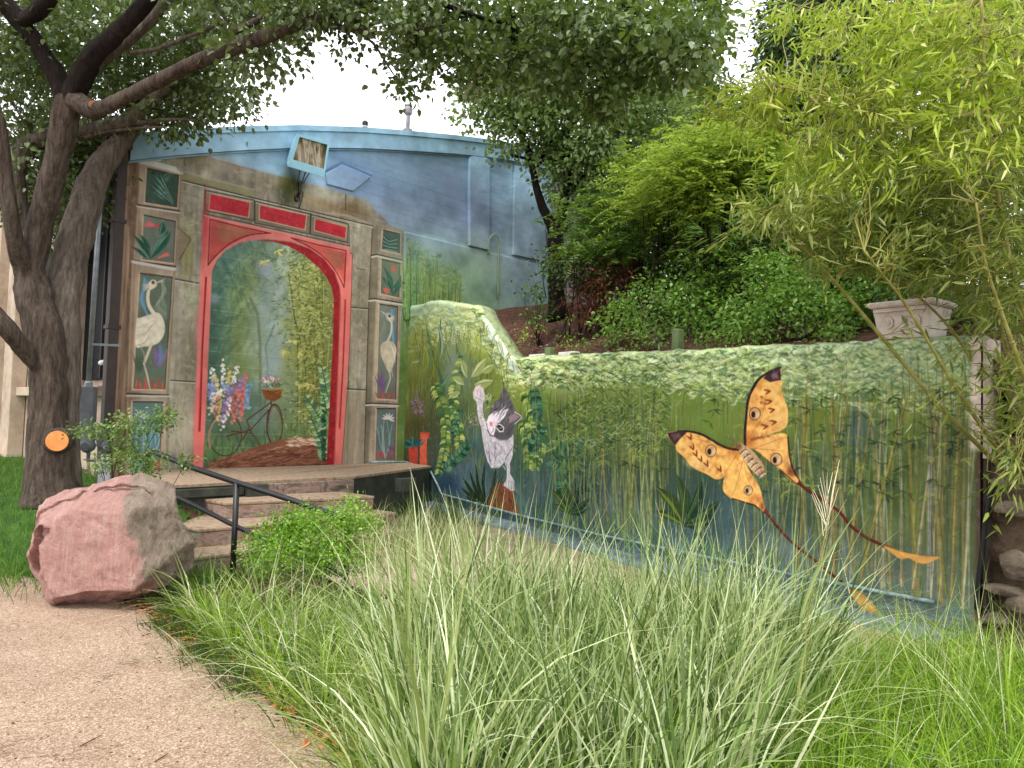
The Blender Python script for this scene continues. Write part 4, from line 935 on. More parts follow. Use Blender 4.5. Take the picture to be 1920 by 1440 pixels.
def mural_mat(name, cv, gain=1.0, bscale=60, bstr=.35, bdist=.006):
    img = bpy.data.images.new(name, cv.w, cv.h, alpha=False)
    a = np.ones((cv.h, cv.w, 4), np.float32); lum = cv.a@np.array([.3, .59, .11], np.float32); q = lum[..., None]+(cv.a-lum[..., None])*.92; q = .5+(q-.5)*1.16-.02; a[..., :3] = np.clip(q*gain, .03, .97); img.pixels.foreach_set(a.ravel()); img.update(); img.pack()
    m, n, p, _ = new_mat(name); t = n.nodes.new('ShaderNodeTexImage'); t.image = img; t.interpolation = 'Cubic'; t.extension = 'EXTEND'
    v = objvec(n); w = noise(n, 3.0, 5, .6, v)
    wear = mixrgb(n, mathn(n, 'MULTIPLY', mathn(n, 'SUBTRACT', noise(n, 14, 6, .75, v), .56, True), 1.5, True), t.outputs[0], (.50, .48, .44, 1))
    col = mixrgb(n, .22, wear, ramp(n, w, [(.3, (.55, .55, .55, 1)), (.7, (1, 1, 1, 1))]), 'MULTIPLY')
    n.links.new(col, p.inputs['Base Color']); p.inputs['Roughness'].default_value = .72; p.inputs['Specular IOR Level'].default_value = .25
    h = mathn(n, 'ADD', noise(n, bscale, 5, .7, v), mathn(n, 'MULTIPLY', noise(n, 7, 3, .5, v), .6))
    bump(n, p, h, bstr, bdist); return m
def in_poly(poly, x, y):
    ins = np.zeros(np.shape(x), bool); n = len(poly)
    for i in range(n):
        ax, ay = poly[i]; bx, by = poly[(i+1) % n]
        if ay != by: ins ^= ((y > min(ay, by)) & (y <= max(ay, by))) & (x < ax+(y-ay)*(bx-ax)/(by-ay))
    return ins
def zone_uz(pl, polys):
    return [np.stack(pl.hit(np.array([q[0] for q in P]), np.array([q[1] for q in P])), -1) for P in polys]
def gridmesh(X, Y, Z):
    h, w = X.shape; V = np.stack([X.ravel(), Y.ravel(), Z.ravel()], -1)
    i = np.arange(h*w).reshape(h, w)
    return V, np.stack([i[:-1, :-1].ravel(), i[:-1, 1:].ravel(), i[1:, 1:].ravel(), i[1:, :-1].ravel()], -1)
def sub_mesh(V, F, keep, uv):
    F = F[keep]; u, inv = np.unique(F, return_inverse=True); return V[u], inv.reshape(F.shape), uv[u]

# ------------------------------------------------------------------ the murals
GAIN = 1.0
cvA = paint_A(); cvB = paint_B()
M_muralA = mural_mat('mural_paint_on_block', cvA, GAIN, 70, .25, .004)
M_muralB = mural_mat('mural_paint_on_render', cvB, GAIN, 30, .5, .012)
uvA = lambda u, z: np.stack([(u-cvA.u0)*cvA.res/cvA.w, (z-cvA.z0)*cvA.res/cvA.h], -1)
uvB = lambda u, z: np.stack([(u-cvB.u0)*cvB.res/cvB.w, (z-cvB.z0)*cvB.res/cvB.h], -1)

# --- building end wall (carries the painted gate): courses of block with recessed joints
_rx = np.array([WA.hit(x, y) for x, y in ((240, 257), (330, 249), (440, 243), (560, 240), (680, 244), (760, 250), (850, 258), (930, 268), (985, 279), (1030, 294), (1075, 312))]).astype(float)
def roofz(u): return np.interp(u, np.append(_rx[:, 0], 8.5), np.append(_rx[:, 1], _rx[-1, 1]-.5))
UL, UR = -5.03, 8.4
bld = thing('painted_building', 'curved-roof building with a painted stone gate and red arch on its blue end wall', 'building', WA.pt(UL, 0))
zoneA = {k: zone_uz(WA, v) for k, v in ZONES['A'].items()}
NAMEA = {'painted_crane': ('painted_crane', 'painted white crane striding left of the arch, facing right'), 'painted_crane_b': ('painted_crane', 'smaller painted crane right of the arch, looking left'),
         'painted_leaf_panel': None, 'painted_bicycle': ('painted_bicycle', 'painted brown bicycle loaded with flowers'), 'painted_arch': ('painted_arch', 'red painted arch frame with a dark red reveal')}
us = np.arange(UL, UR+.001, .04); coll = {k: ([], [], [], 0) for k in NAMEA if NAMEA[k]}
ncourse = 0
for k in range(-1, 38):
    z0, z1 = k*.2+.02, k*.2+.22
    if z0 > 7.4: break
    zl = [z0+.0012, z0+.0012]+list(np.linspace(z0+.04, z1-.04, 4))+[z1-.0012, z1-.0012]; out = [-.003, 0, 0, 0, 0, 0, 0, -.003]
    U, Z = np.meshgrid(us, zl); O = np.broadcast_to(np.array(out)[:, None], U.shape)
    O = O+.0006*np.sin(U*3.1+k*1.7)
    top = roofz(U)-.06; Zc = np.minimum(Z, top)
    if (Z[0] > top[0]).all(): continue
    P = WA.p[None, None]+WA.d*U[..., None]+WA.n*O[..., None]; P[..., 2] = Zc
    V, F = gridmesh(P[..., 0], P[..., 1], P[..., 2]); uv = uvA(U.ravel(), Zc.ravel())
    fu = U.ravel()[F].mean(1); fz = Z.ravel()[F].mean(1); live = (Z.ravel()[F].min(1) < roofz(fu)-.06)
    used = np.zeros(len(F), bool)
    for nm in coll:
        m = np.zeros(len(F), bool)
        for poly in zoneA[nm]: m |= in_poly(poly, fu, fz)
        m &= live & ~used; used |= m
        if m.any():
            v, f, t = sub_mesh(V, F, m, uv); a = coll[nm]; coll[nm] = (a[0]+[v], a[1]+[f+a[3]], a[2]+[t], a[3]+len(v))
    m = live & ~used
    nc_ = len(us)-1; colm = m.reshape(-1, nc_).any(0); seg = np.cumsum(np.concatenate([[0], np.diff(colm.astype(int)) != 0]))
    for sg in np.unique(seg[colm]):
        mm = m & np.tile(seg == sg, len(zl)-1)
        v, f, t = sub_mesh(V, F, mm, uv); mesh_obj('block_course', v, f, M_muralA, bld, uv=t)
for nm, (v, f, t, _) in coll.items():
    o = mesh_obj(NAMEA[nm][0], np.vstack(v), np.vstack(f), M_muralA, bld, uv=np.vstack(t)); o['label'] = NAMEA[nm][1]
# mortar bed behind the joints, following the roofline
U = np.linspace(UL, UR, 120); V = np.array([WA.pt(u, -.2, -.004) for u in U]+[WA.pt(u, roofz(u)-.06, -.004) for u in U])
F = np.array([(i, i+1, i+121, i+120) for i in range(119)])
mesh_obj('mortar', V, F, M_muralA, bld, uv=uvA(np.concatenate([U, U]), np.concatenate([np.full(120, -.2), roofz(U)-.06])))
# fascia: two stepped boards bent along the curved roof
for (h0, h1, o0, o1, nm) in ((-.06, .03, .0, .10, 'roof_edge'), (-.33, -.06, 0.0, .075, 'fascia'), (-.36, -.335, 0.0, .03, 'drip_strip')):
    Us = np.linspace(UL-.03, UR, 60); V = []
    for u in Us:
        zt = float(roofz(u)); V += [WA.pt(u, zt+h0, o0), WA.pt(u, zt+h0, o1), WA.pt(u, zt+h1, o1), WA.pt(u, zt+h1, -.5 if nm == 'roof_edge' else o0)]
    F = [(4*i+a, 4*i+b, 4*i+4+b, 4*i+4+a) for i in range(len(Us)-1) for a, b in ((0, 1), (1, 2), (2, 3), (3, 0))]+[(0, 3, 2, 1)]
    V = np.array(V); uu = (V-WA.p)@WA.d
    mesh_obj(nm, V, F, M_muralA, bld, uv=uvA(uu, V[:, 2]+.12))
M_roof = surf('weathered_roof', [(120, 124, 126), (150, 152, 150)], 4)
_bk = lambda u, z, b: WA.p+WA.d*u-WA.n*b+np.array([0, 0, z])
V = []; Us = np.linspace(UL-.03, UR, 40)
for u in Us: V += [_bk(u, float(roofz(u)), .4), _bk(u, float(roofz(u))-.1, 14)]
mesh_obj('roof', np.array(V), [(2*i, 2*i+2, 2*i+3, 2*i+1) for i in range(39)], M_roof, bld)
# raised ribs, plates and ledge of the older building under the paint
def relief(nm, poly_px, out, mat=M_muralA):
    q = zone_uz(WA, [poly_px])[0]; n = len(q)
    if sum(q[i][0]*q[(i+1) % n][1]-q[(i+1) % n][0]*q[i][1] for i in range(n)) < 0: q = q[::-1]
    V = [WA.pt(a, b, .001) for a, b in q]+[WA.pt(a, b, out) for a, b in q]
    uu = np.concatenate([q, q]); sgn = 1 if np.dot(np.cross(WA.d, [0, 0, 1]), WA.n) > 0 else -1
    F = [tuple(range(n, 2*n))]+[(i, (i+1) % n, n+(i+1) % n, n+i) for i in range(n)]
    if sgn < 0: F = [f[::-1] for f in F]
    o = mesh_obj(nm, np.array(V), F, mat, bld, uv=uvA(uu[:, 0], uu[:, 1])); m = o.modifiers.new('Bevel', 'BEVEL'); m.width = .012; m.segments = 2; return o
relief('wall_rib', [(876, 296), (890, 288), (914, 300), (914, 470), (877, 461)], .07)
relief('wall_rib', [(962, 310), (1032, 330), (1032, 494), (960, 478)], .05)
relief('raised_plate', [(609, 326), (641, 309), (694, 332), (661, 359), (612, 346)], .03)
relief('lower_render_panel', [(757, 434), (868, 462), (932, 478), (932, 600), (757, 600)], .035)
relief('lower_render_panel', [(932, 478), (1030, 500), (1180, 534), (1180, 640), (932, 600)], .035)
relief('raised_plate', [(309, 424), (335, 430), (358, 449), (334, 489), (311, 484)], .0025)
def planetube(nm, pl, px, r, out, mat, parent, seg=8):
    q = [pl.hit(*p) for p in px]; P = smooth_open([pl.pt(float(a), float(b), out) for a, b in q], 4) if len(q) > 2 else np.array([pl.pt(float(a), float(b), out) for a, b in q])
    m = MB(); m.tube(P, r, seg); return m.build(nm, mat, parent, smooth=True)
M_pipeblue = surf('blue_painted_pipe', [(120, 150, 160), (150, 172, 176)], 8, .5)
M_pipegreen = surf('green_painted_pipe', [(126, 146, 96), (150, 168, 130)], 8, .5)
planetube('conduit', WA, [(912, 478), (914, 450), (922, 440), (931, 450), (930, 500), (929, 562)], .014, .06, M_pipegreen, bld)
planetube('conduit', WA, [(1018, 560), (1012, 520), (1020, 470), (1017, 430)], .012, .09, surf('dark_conduit', [(40, 42, 44), (70, 72, 72)], 8), bld)
# --- side wall running back on the left
_cl = WA.pt(UL, 0)
WC = Plane(_cl, R(-46))
M_beige = surf('beige_concrete', [(150, 132, 114), (178, 160, 140), (196, 180, 160)], 3, .9, 50, .4)
M_dark = surf('dark_glazing', [(10, 10, 12), (18, 18, 21)], 3, .6, 30, .05, spec=.12)
M_brown = surf('brown_metal', [(58, 48, 46), (74, 64, 62)], 5, .55, 60, .1)
def cbox(nm, px0, px1, z0, z1, o0, o1, mat, parent=bld):
    u0 = float(WC.hit(px0, 700)[0]); u1 = float(WC.hit(px1, 700)[0]); u0, u1 = min(u0, u1), max(u0, u1)
    m = MB(); m.frame_box(WC.pt(u0, z0, o0), WC.d*(u1-u0), WC.n*(o1-o0), np.array([0, 0, z1-z0])); return m.build(nm, mat, parent, bevel=.01)
m = MB(); m.frame_box(WC.pt(.02, .0, -.3), WC.d*16, WC.n*.3, np.array([0, 0, 5.15])); m.build('side_wall', M_beige, bld)
cbox('window', 161, 214, 1.95, 4.9, .01, .05, M_dark)
cbox('window', 70, 148, 1.95, 4.9, .01, .05, M_dark)
cbox('sill', 140, 208, 1.72, 1.86, .01, .16, M_beige)
cbox('sill', 52, 112, 1.72, 1.86, .01, .16, M_beige)
for a, b in ((148, 160), (36, 52), (-6, 16), (116, 122)): cbox('pilaster', a, b, .4, 5.2, .01, .24, M_beige)
for a, b in ((186, 204), (164, 180), (125, 145), (86, 110)): cbox('spandrel_panel', a, b, .7, 1.66, .02, .06, M_beige)
for a in (178, 196): cbox('mullion', a, a+1.6, 1.97, 4.9, .055, .075, M_brown)
cbox('soffit', -20, 214, 5.16, 5.4, -.25, .35, M_brown)
cbox('base_step', -10, 44, .45, .72, .26, .7, surf('terracotta_step', [(166, 110, 90), (190, 134, 110)], 6))
# downpipe and corner post
m = MB(); w = .13
m.frame_box(WA.pt(UL-.20, .55, -.02), WA.d*w, WA.n*.13, np.array([0, 0, 4.45])); m.build('downpipe', M_brown, bld, bevel=.012)
m = MB(); m.frame_box(WA.pt(UL-.23, 4.98, -.04), WA.d*.2, WA.n*.2, np.array([0, 0, .26])); m.build('rainwater_head', M_brown, bld, bevel=.02)
for zz in (1.2, 2.6, 4.0):
    m = MB(); m.frame_box(WA.pt(UL-.215, zz, -.03), WA.d*.165, WA.n*.15, np.array([0, 0, .05])); m.build('pipe_clip', M_brown, bld)
m = MB(); m.frame_box(WA.pt(UL-.055, 0, -.2), WA.d*.05, WA.n*.21, np.array([0, 0, 5.1])); m.build('corner_post', surf('weathered_corner_trim', [(110, 84, 66), (150, 124, 100), (176, 150, 128)], 5, .8, stretch=(1, 1, .2)), bld)

# --- garden wall with the moth and the cat
_tb = np.array([WB.hit(x, y) for x, y in ((757, 578), (810, 562), (850, 566), (897, 574), (906, 592), (925, 622), (945, 655), (962, 671), (1100, 664), (1300, 655), (1480, 646), (1620, 640), (1740, 632), (1850, 627))]).astype(float)
UBR = float(WB.hit(1842, 800)[0])
gw = thing('garden_wall', 'mural-painted garden wall with a rearing kitten and a long-tailed yellow moth', 'wall', WB.pt(0, 0))
us = np.arange(0, UBR+.001, .02); zs = np.arange(-.3, 3.80, .02)
nz = value_noise(len(zs), len(us), 5, 9, 21, 3)-.5; nz2 = value_noise(len(zs), len(us), 26, 40, 22, 2)-.5; ntop = value_noise(1, len(us), 3, 6, 23, 3)[0]-.5
topB = np.interp(us, _tb[:, 0], _tb[:, 1])+ntop*.06
U, Z = np.meshgrid(us, zs); top = np.broadcast_to(topB, U.shape)
band = np.clip((Z-(top-.62))/.25, 0, 1); band = np.where(U < 2.9, band*.45, band)
O = nz*.075*band+nz2*.03+nz*.004
O -= .05*np.clip((Z-(top-.07))/.07, 0, 1)**2            # rounded top arris
live = Z < top+.02; Zc = np.minimum(Z, top)
P = WB.p[None, None]+WB.d*U[..., None]+WB.n*O[..., None]; P[..., 2] = Zc
V, F = gridmesh(P[..., 0], P[..., 1], P[..., 2]); uv = uvB(U.ravel(), Zc.ravel())
F = F[:, ::-1]
fu = U.ravel()[F].mean(1); fz = Z.ravel()[F].mean(1); liv = Z.ravel()[F].min(1) < np.interp(fu, us, topB)
used = np.zeros(len(F), bool)
for nm, polys in ZONES['B'].items():
    m = np.zeros(len(F), bool)
    for poly in zone_uz(WB, polys): m |= in_poly(poly, fu, fz)
    m &= liv & ~used; used |= m
    v, f, t = sub_mesh(V, F, m, uv); o = mesh_obj(nm, v, f, M_muralB, gw, smooth=True, uv=t)
    o['label'] = {'painted_cat': 'painted grey and white kitten rearing with one paw raised', 'painted_moth': 'painted yellow moth with four eyespots and two long red-brown tails', 'painted_flower_pot': 'two painted terracotta pots, one with a teal agave'}[nm]
v, f, t = sub_mesh(V, F, liv & ~used, uv); mesh_obj('painted_face', v, f, M_muralB, gw, smooth=True, uv=t)
# top and back of the wall
M_pale = surf('pale_render', [(116, 136, 96), (156, 170, 124), (184, 194, 156)], 9, .9, 30, .8, .03)
V = []
for i, u in enumerate(us[::4]):
    zt = topB[::4][i]; ot = float(O[min(int((zt+.3)/.02)+1, O.shape[0]-1), i*4]); V += [WB.pt(u, zt-.004, ot), WB.pt(u, zt+.012, ot-.03), WB.pt(u, zt+.01+.02*nz[5, i % len(us)], -.18), WB.pt(u, zt-.01, -.30), WB.pt(u, -.3, -.30)]
n_ = len(us[::4]); F = [(5*i+a, 5*i+a+1, 5*i+6+a, 5*i+5+a) for i in range(n_-1) for a in range(4)]
F.append(tuple(5*(n_-1)+k for k in range(5)))
mesh_obj('coping', np.array(V), F, M_pale, gw, smooth=True)
M_rubd = surf('dark_wall_end', [(40, 32, 26), (66, 54, 44), (84, 72, 60)], 5, .9, 30, .7, .02)
M_end = surf('bare_pinkish_render', [(150, 130, 118), (206, 188, 176), (224, 208, 198)], 5, .9, 30, .7, .02)
m = MB(); m.frame_box(WB.pt(UBR, 1.38, -.29), WB.d*.03, WB.n*.28, np.array([0, 0, float(topB[-1])-1.41])); m.build('wall_end', M_end, gw)
m = MB(); m.frame_box(WB.pt(UBR, -.3, -.27), WB.d*.025, WB.n*.25, np.array([0, 0, 1.68])); m.build('wall_end', M_rubd, gw)
M_stub = surf('green_painted_stub', [(84, 104, 66), (120, 138, 92)], 9, .8)
for px, py, w, h in ((1017, 664, .12, .13), (1064, 662, .10, .05), (1256, 656, .11, .27)):
    u, z = WB.hit(px, py); u = float(u); zt = float(np.interp(u, us, topB))
    m = MB(); m.frame_box(WB.pt(u-w/2, zt-.03, -.2), WB.d*w, WB.n*.12, np.array([0, 0, h+.03])); m.build('post_stub', M_stub, gw, bevel=.02)
for (a, b) in ((975, 1008), (1030, 1060)):
    u0 = float(WB.hit(a, 664)[0]); u1 = float(WB.hit(b, 664)[0]); m = MB(); m.frame_box(WB.pt(u0, float(np.interp(u0, us, topB))-.02, -.28), WB.d*(u1-u0), WB.n*.12, np.array([0, 0, .07])); m.build('broken_cap', surf('broken_white_cap', [(206, 200, 196), (226, 222, 218)], 8), gw, bevel=.015)
# kerb and pipe along the foot of the wall
M_kerb = surf('blue_grey_kerb', [(70, 84, 92), (104, 120, 132), (140, 154, 164)], 6, .8, 40, .5)
kb = thing('wall_kerb', 'blue-grey painted kerb running along the foot of the mural wall', 'kerb', WB.pt(1, 0))
V = []; Us = np.linspace(1.05, 9.4, 60)
for u in Us:
    h = np.interp(u, [1, 3.3, 6, 9.4], [.13, .06, -.05, -.12]); V += [WB.pt(u, -.35, .34), WB.pt(u, h-.02, .34), WB.pt(u, h, .31), WB.pt(u, h+.02, .012), WB.pt(u, -.35, .012)]
mesh_obj('kerb_top', np.array(V), [(5*i+a, 5*i+a+1, 5*i+6+a, 5*i+5+a) for i in range(59) for a in range(4)]+[(0, 1, 2, 3, 4)], M_kerb, kb)
M_pipe = surf('paint_spattered_pipe', [(60, 84, 84), (112, 140, 140), (176, 190, 188)], 14, .45, 40, .2)
pp = thing('wall_pipe', 'thin painted pipe clipped low along the mural wall', 'pipe', WB.pt(1, .2))
P = [WB.pt(float(a), float(b), .035) for a, b in (WB.hit(x, y) for x, y in ((810, 882), (820, 902), (831, 926), (970, 964), (1130, 1003), (1300, 1038), (1520, 1083), (1755, 1128)))]
q0 = WA.pt(float(WA.hit(690, 872)[0]), PLAT+.02, .04)
m = MB(); m.tube([q0, WA.pt(-.05, PLAT+.02, .05), WB.pt(.1, PLAT+.02, .04)]+P, .017, 8); m.build('pipe', M_pipe, pp, smooth=True)
for u in (2.4, 4.4, 6.4, 8.4):
    z = float(np.interp(u, [(q-WB.p)@WB.d for q in P], [q[2] for q in P])); m = MB(); m.frame_box(WB.pt(u, z-.03, .005), WB.d*.03, WB.n*.052, np.array([0, 0, .06])); m.build('pipe_clip', M_pipe, pp)

# --- rough stone wall beyond the right end
M_rub = surf('dark_rubble', [(44, 34, 26), (84, 66, 50), (112, 94, 76), (140, 124, 106)], 3, .95, 18, 1.0, .06)
sw = thing('rubble_wall', 'dark rough rubble wall at the right end of the mural wall', 'wall', WB.pt(UBR+.1, 0, -.1))
us2 = np.arange(UBR-.1, UBR+14, .045); zs2 = np.arange(-.5, 1.6, .04); U, Z = np.meshgrid(us2, zs2)
n1 = value_noise(len(zs2), len(us2), 9, 14, 31, 4)-.5; n2 = value_noise(len(zs2), len(us2), 2.5, 5, 32, 2)-.5
O = -.13+n1*.22+n2*.05; P = WB.p+WB.d*U[..., None]+WB.n*O[..., None]; P[..., 2] = Z+np.where(Z > 1.5, n1*.3, 0)
V, F = gridmesh(P[..., 0], P[..., 1], P[..., 2]); mesh_obj('rubble_face', V, F[:, ::-1], M_rub, sw, smooth=True)
V = np.array([WB.pt(u, z, o) for u in (UBR-.1, UBR+14) for z, o in ((1.5, -.12), (1.47, -.6))]); mesh_obj('earth_top', V, [(0, 2, 3, 1)], surf('dark_earth', [(40, 28, 22), (66, 48, 36)], 6), sw)
rr = random.Random(3)
M_bst = surf('pale_field_stone', [(70, 60, 50), (108, 96, 82), (134, 122, 106)], 5, .9, 20, .9, .03)
def rock(center, sx, sy, sz, seed, nm, mat, parent=None, sub=2, rot=0.0):
    import bmesh
    bm = bmesh.new(); bmesh.ops.create_icosphere(bm, subdivisions=sub, radius=1); r = random.Random(seed)
    pl = [(Vector((r.gauss(0, 1), r.gauss(0, 1), r.gauss(0, 1))).normalized(), r.uniform(.62, .9)) for _ in range(9)]
    for v in bm.verts:
        for nn, d in pl:
            e = v.co.dot(nn)-d
            if e > 0: v.co -= nn*e
    V = np.array([v.co for v in bm.verts]); F = np.array([[v.index for v in f.verts] for f in bm.faces]); bm.free()
    c, s_ = math.cos(rot), math.sin(rot); V = V*[sx, sy, sz]; V = np.stack([V[:, 0]*c-V[:, 1]*s_, V[:, 0]*s_+V[:, 1]*c, V[:, 2]], -1)
    return mesh_obj(nm, V+np.asarray(center), F, mat, parent, loc=None if parent is not None else center)
for px, py, w, h in ((1897, 955, .16, .07), (1905, 1060, .18, .14), (1880, 1110, .2, .06), (1862, 1165, .12, .07), (1912, 1135, .14, .10), (1868, 905, .07, .04)):
    u, z = WB.hit(px, py); rock(WB.pt(float(u), float(z), -.05), w, .1, h, int(px), 'stone', M_bst, sw, 2, R(-50))
m = MB(); P = [WB.pt(*map(float, WB.hit(x, y)), .02) for x, y in ((1866, 905), (1857, 930), (1848, 985), (1843, 1040), (1836, 1095), (1833, 1142))]
m.tube(smooth_open(P, 4), .02, 8); setp(m.build('black_hose', surf('black_rubber', [(16, 16, 18), (34, 34, 38)], 9, .45), None, smooth=True), 'black hose hanging down the rubble wall', 'hose')

# ------------------------------------------------------------------ ground
def mat_path():
    m, n, p, _ = new_mat('exposed_aggregate_path'); v = objvec(n)
    vo = n.nodes.new('ShaderNodeTexVoronoi'); vo.inputs['Scale'].default_value = 125; n.links.new(v, vo.inputs['Vector'])
    c = ramp(n, vo.outputs['Color'], [(0, srgb((112, 86, 68))), (.3, srgb((152, 123, 100))), (.6, srgb((171, 145, 121))), (.85, srgb((202, 184, 164))), (1, srgb((100, 78, 62)))])
    big = ramp(n, noise(n, 1.6, 6, .7, v), [(.3, (.62, .56, .52, 1)), (.5, (.88, .86, .84, 1)), (.7, (1, 1, 1, 1))])
    col = mixrgb(n, .8, c, big, 'MULTIPLY')
    # hairline cracks
    vc = n.nodes.new('ShaderNodeTexVoronoi'); vc.feature = 'DISTANCE_TO_EDGE'; vc.inputs['Scale'].default_value = .42
    mp = objvec(n); wv = n.nodes.new('ShaderNodeVectorMath'); wv.operation = 'ADD'; nn = n.nodes.new('ShaderNodeTexNoise'); nn.inputs['Scale'].default_value = 3.2; nn.inputs['Detail'].default_value = 6; n.links.new(mp, nn.inputs['Vector'])
    sc = n.nodes.new('ShaderNodeVectorMath'); sc.operation = 'SCALE'; sc.inputs['Scale'].default_value = .8; n.links.new(nn.outputs['Color'], sc.inputs[0]); n.links.new(mp, wv.inputs[0]); n.links.new(sc.outputs[0], wv.inputs[1]); n.links.new(wv.outputs[0], vc.inputs['Vector'])
    ck = mathn(n, 'LESS_THAN', vc.outputs['Distance'], .0022)
    br = mathn(n, 'MULTIPLY', ck, mathn(n, 'GREATER_THAN', noise(n, 2.2, 3, .5, v), .5))
    col = mixrgb(n, mathn(n, 'MULTIPLY', br, .6), col, srgb((96, 66, 50)))
    n.links.new(col, p.inputs['Base Color']); p.inputs['Roughness'].default_value = .85
    h = mathn(n, 'SUBTRACT', noise(n, 120, 4, .7, v), mathn(n, 'MULTIPLY', br, 1.0)); bump(n, p, h, .9, .010); return m
M_path = mat_path()
M_soil = surf('mulched_soil', [(38, 24, 18), (72, 46, 34), (100, 66, 50), (120, 86, 66)], 14, .95, 45, 1.0, .04)
M_hill = surf('reddish_mulch', [(50, 32, 26), (86, 56, 46), (112, 76, 62), (140, 104, 88)], 16, .95, 40, 1.0, .05)
def ground_z(x, y):
    """lawn bank rising to the left and back; paths and beds near z = 0"""
    x = np.asarray(x, float); y = np.asarray(y, float)
    t = np.clip((y-7.05+np.clip((x+4.2)*.6, 0, 9))/1.6, 0, 1); s = t*t*(3-2*t)
    l = np.clip((-2.9-x)/.9, 0, 1); l = l*l*(3-2*l)
    return .54*s*l+.14*np.clip((y-9)/3, 0, 1)*l-.15*np.clip((x-.2)/1.8, 0, 1)*np.clip((y-4.4)/1.2, 0, 1)
gx = np.concatenate([np.linspace(-200, -13, 12), np.arange(-12, 12, .2), np.linspace(13, 200, 12)]); gy = np.concatenate([np.linspace(-60, -1, 8), np.arange(0, 19, .2), np.linspace(20, 250, 14)])
X, Y = np.meshgrid(gx, gy); Z = ground_z(X, Y)-.02
V, F = gridmesh(X, Y, Z); setp(mesh_obj('ground', V, F, M_soil, smooth=True), kind='structure')
# lawn sheet
gx = np.arange(-14, -2.7, .15); gy = np.arange(6.9, 19, .15); X, Y = np.meshgrid(gx, gy); V, F = gridmesh(X, Y, ground_z(X, Y)+.004)
cc = V[F].mean(1); keep = (cc[:, 1] > 7.1-.08*np.sin(cc[:, 0]*4)) & (((cc-WA.pt(UL, 0))@WC.n) > .0)
M_lawn = surf('lawn_turf', [(40, 70, 22), (62, 98, 30), (86, 122, 44)], 5, .95, 60, 1, .03)
setp(mesh_obj('lawn', V, F[keep], M_lawn, smooth=True), kind='structure')
# footpath: its right edge wanders along the planting bed
edge = [on_z(x, y, 0) for x, y in ((-60, 1072), (40, 1082), (110, 1100), (180, 1120), (258, 1142), (300, 1172), (335, 1200), (392, 1232), (440, 1262), (486, 1300), (528, 1336), (575, 1372), (640, 1430), (690, 1500), (760, 1640))]
pe = smooth_open([e[:2] for e in edge], 6); pe = pe+np.stack([.012*np.sin(np.arange(len(pe))*1.9), .012*np.sin(np.arange(len(pe))*2.7)], -1)
left = np.array([[-9.5, 7.2]]); m = MB()
pv = [(-14, float(pe[0][1]))]+[tuple(q) for q in pe]+[(float(pe[-1][0]), -3), (-14, -3)]
m.prism(pv, -.05, .012); setp(m.build('footpath', M_path, loc=(0, 0, 0)), kind='structure')
# yard slab in front of the mural wall
M_yard = surf('sandy_yard_paving', [(120, 104, 84), (156, 138, 116), (182, 166, 146)], 3, .9, 70, .4)
yp = [tuple(WB.pt(.6, 0, .30)[:2]), tuple(WB.pt(9.6, 0, .30)[:2]), (3.3, 5.2), (1.2, 5.6), (-.6, 6.4), (-1.9, 7.6), (-2.6, 8.2), (-2.4, 9.2)]
X, Y = np.meshgrid(np.arange(-3.5, 4.6, .06), np.arange(5, 14, .06)); V, F = gridmesh(X, Y, ground_z(X, Y)+.008); cc = V[F].mean(1)
setp(mesh_obj('yard', V, F[in_poly(yp, cc[:, 0], cc[:, 1])], M_yard, smooth=True), kind='structure')
# planted bank behind the garden wall
vs = np.concatenate([np.arange(-.09, 4, .12), np.arange(4, 30, 1.0)]); us3 = np.concatenate([np.arange(-1.5, 16, .15), np.arange(16, 40, 2)])
U, Vv = np.meshgrid(us3, vs); base = np.interp(U, _tb[:, 0], _tb[:, 1]); base = np.minimum(base, 2.52+np.clip((2.4-U)*.35, 0, 1.1)); base = base-.04
nh = value_noise(len(vs), len(us3), 6, 6, 41, 4)-.5
rise = np.interp(U, [-1, 1.5, 4], [.10, .26, .42])*np.clip(Vv, 0, 3.4)*np.clip(1.25-U*.06, .35, 1.2)+.12*np.clip(Vv-3.4, 0, 20)
Zh = np.where(Vv < -.5, base-.1, base+rise+nh*.16*np.clip(Vv*2, 0, 1))
kq = np.clip((U-UBR-.0)/.25, 0, 1)*(1-np.clip(Vv/2.6, 0, 1)); Zh = Zh-(Zh-1.46)*kq
P = WB.p+WB.d*U[..., None]-WB.n*(Vv+.22)[..., None]; V, F = gridmesh(P[..., 0], P[..., 1], Zh); setp(mesh_obj('planted_bank', V, F, M_hill, smooth=True), kind='structure')
def bank_z(x, y):
    q = np.array([x, y, 0])-WB.p; u = float(q@WB.d); v = float(-(q@WB.n))-.22
    b = float(np.interp(u, _tb[:, 0], _tb[:, 1])); b = min(b, 2.52+min(max((2.4-u)*.35, 0), 1.1))-.04
    return b+float(np.interp(u, [-1, 1.5, 4], [.10, .26, .42]))*min(max(v, 0), 3.4)*min(max(1.25-u*.06, .35), 1.2)+.12*min(max(v-3.4, 0), 20)

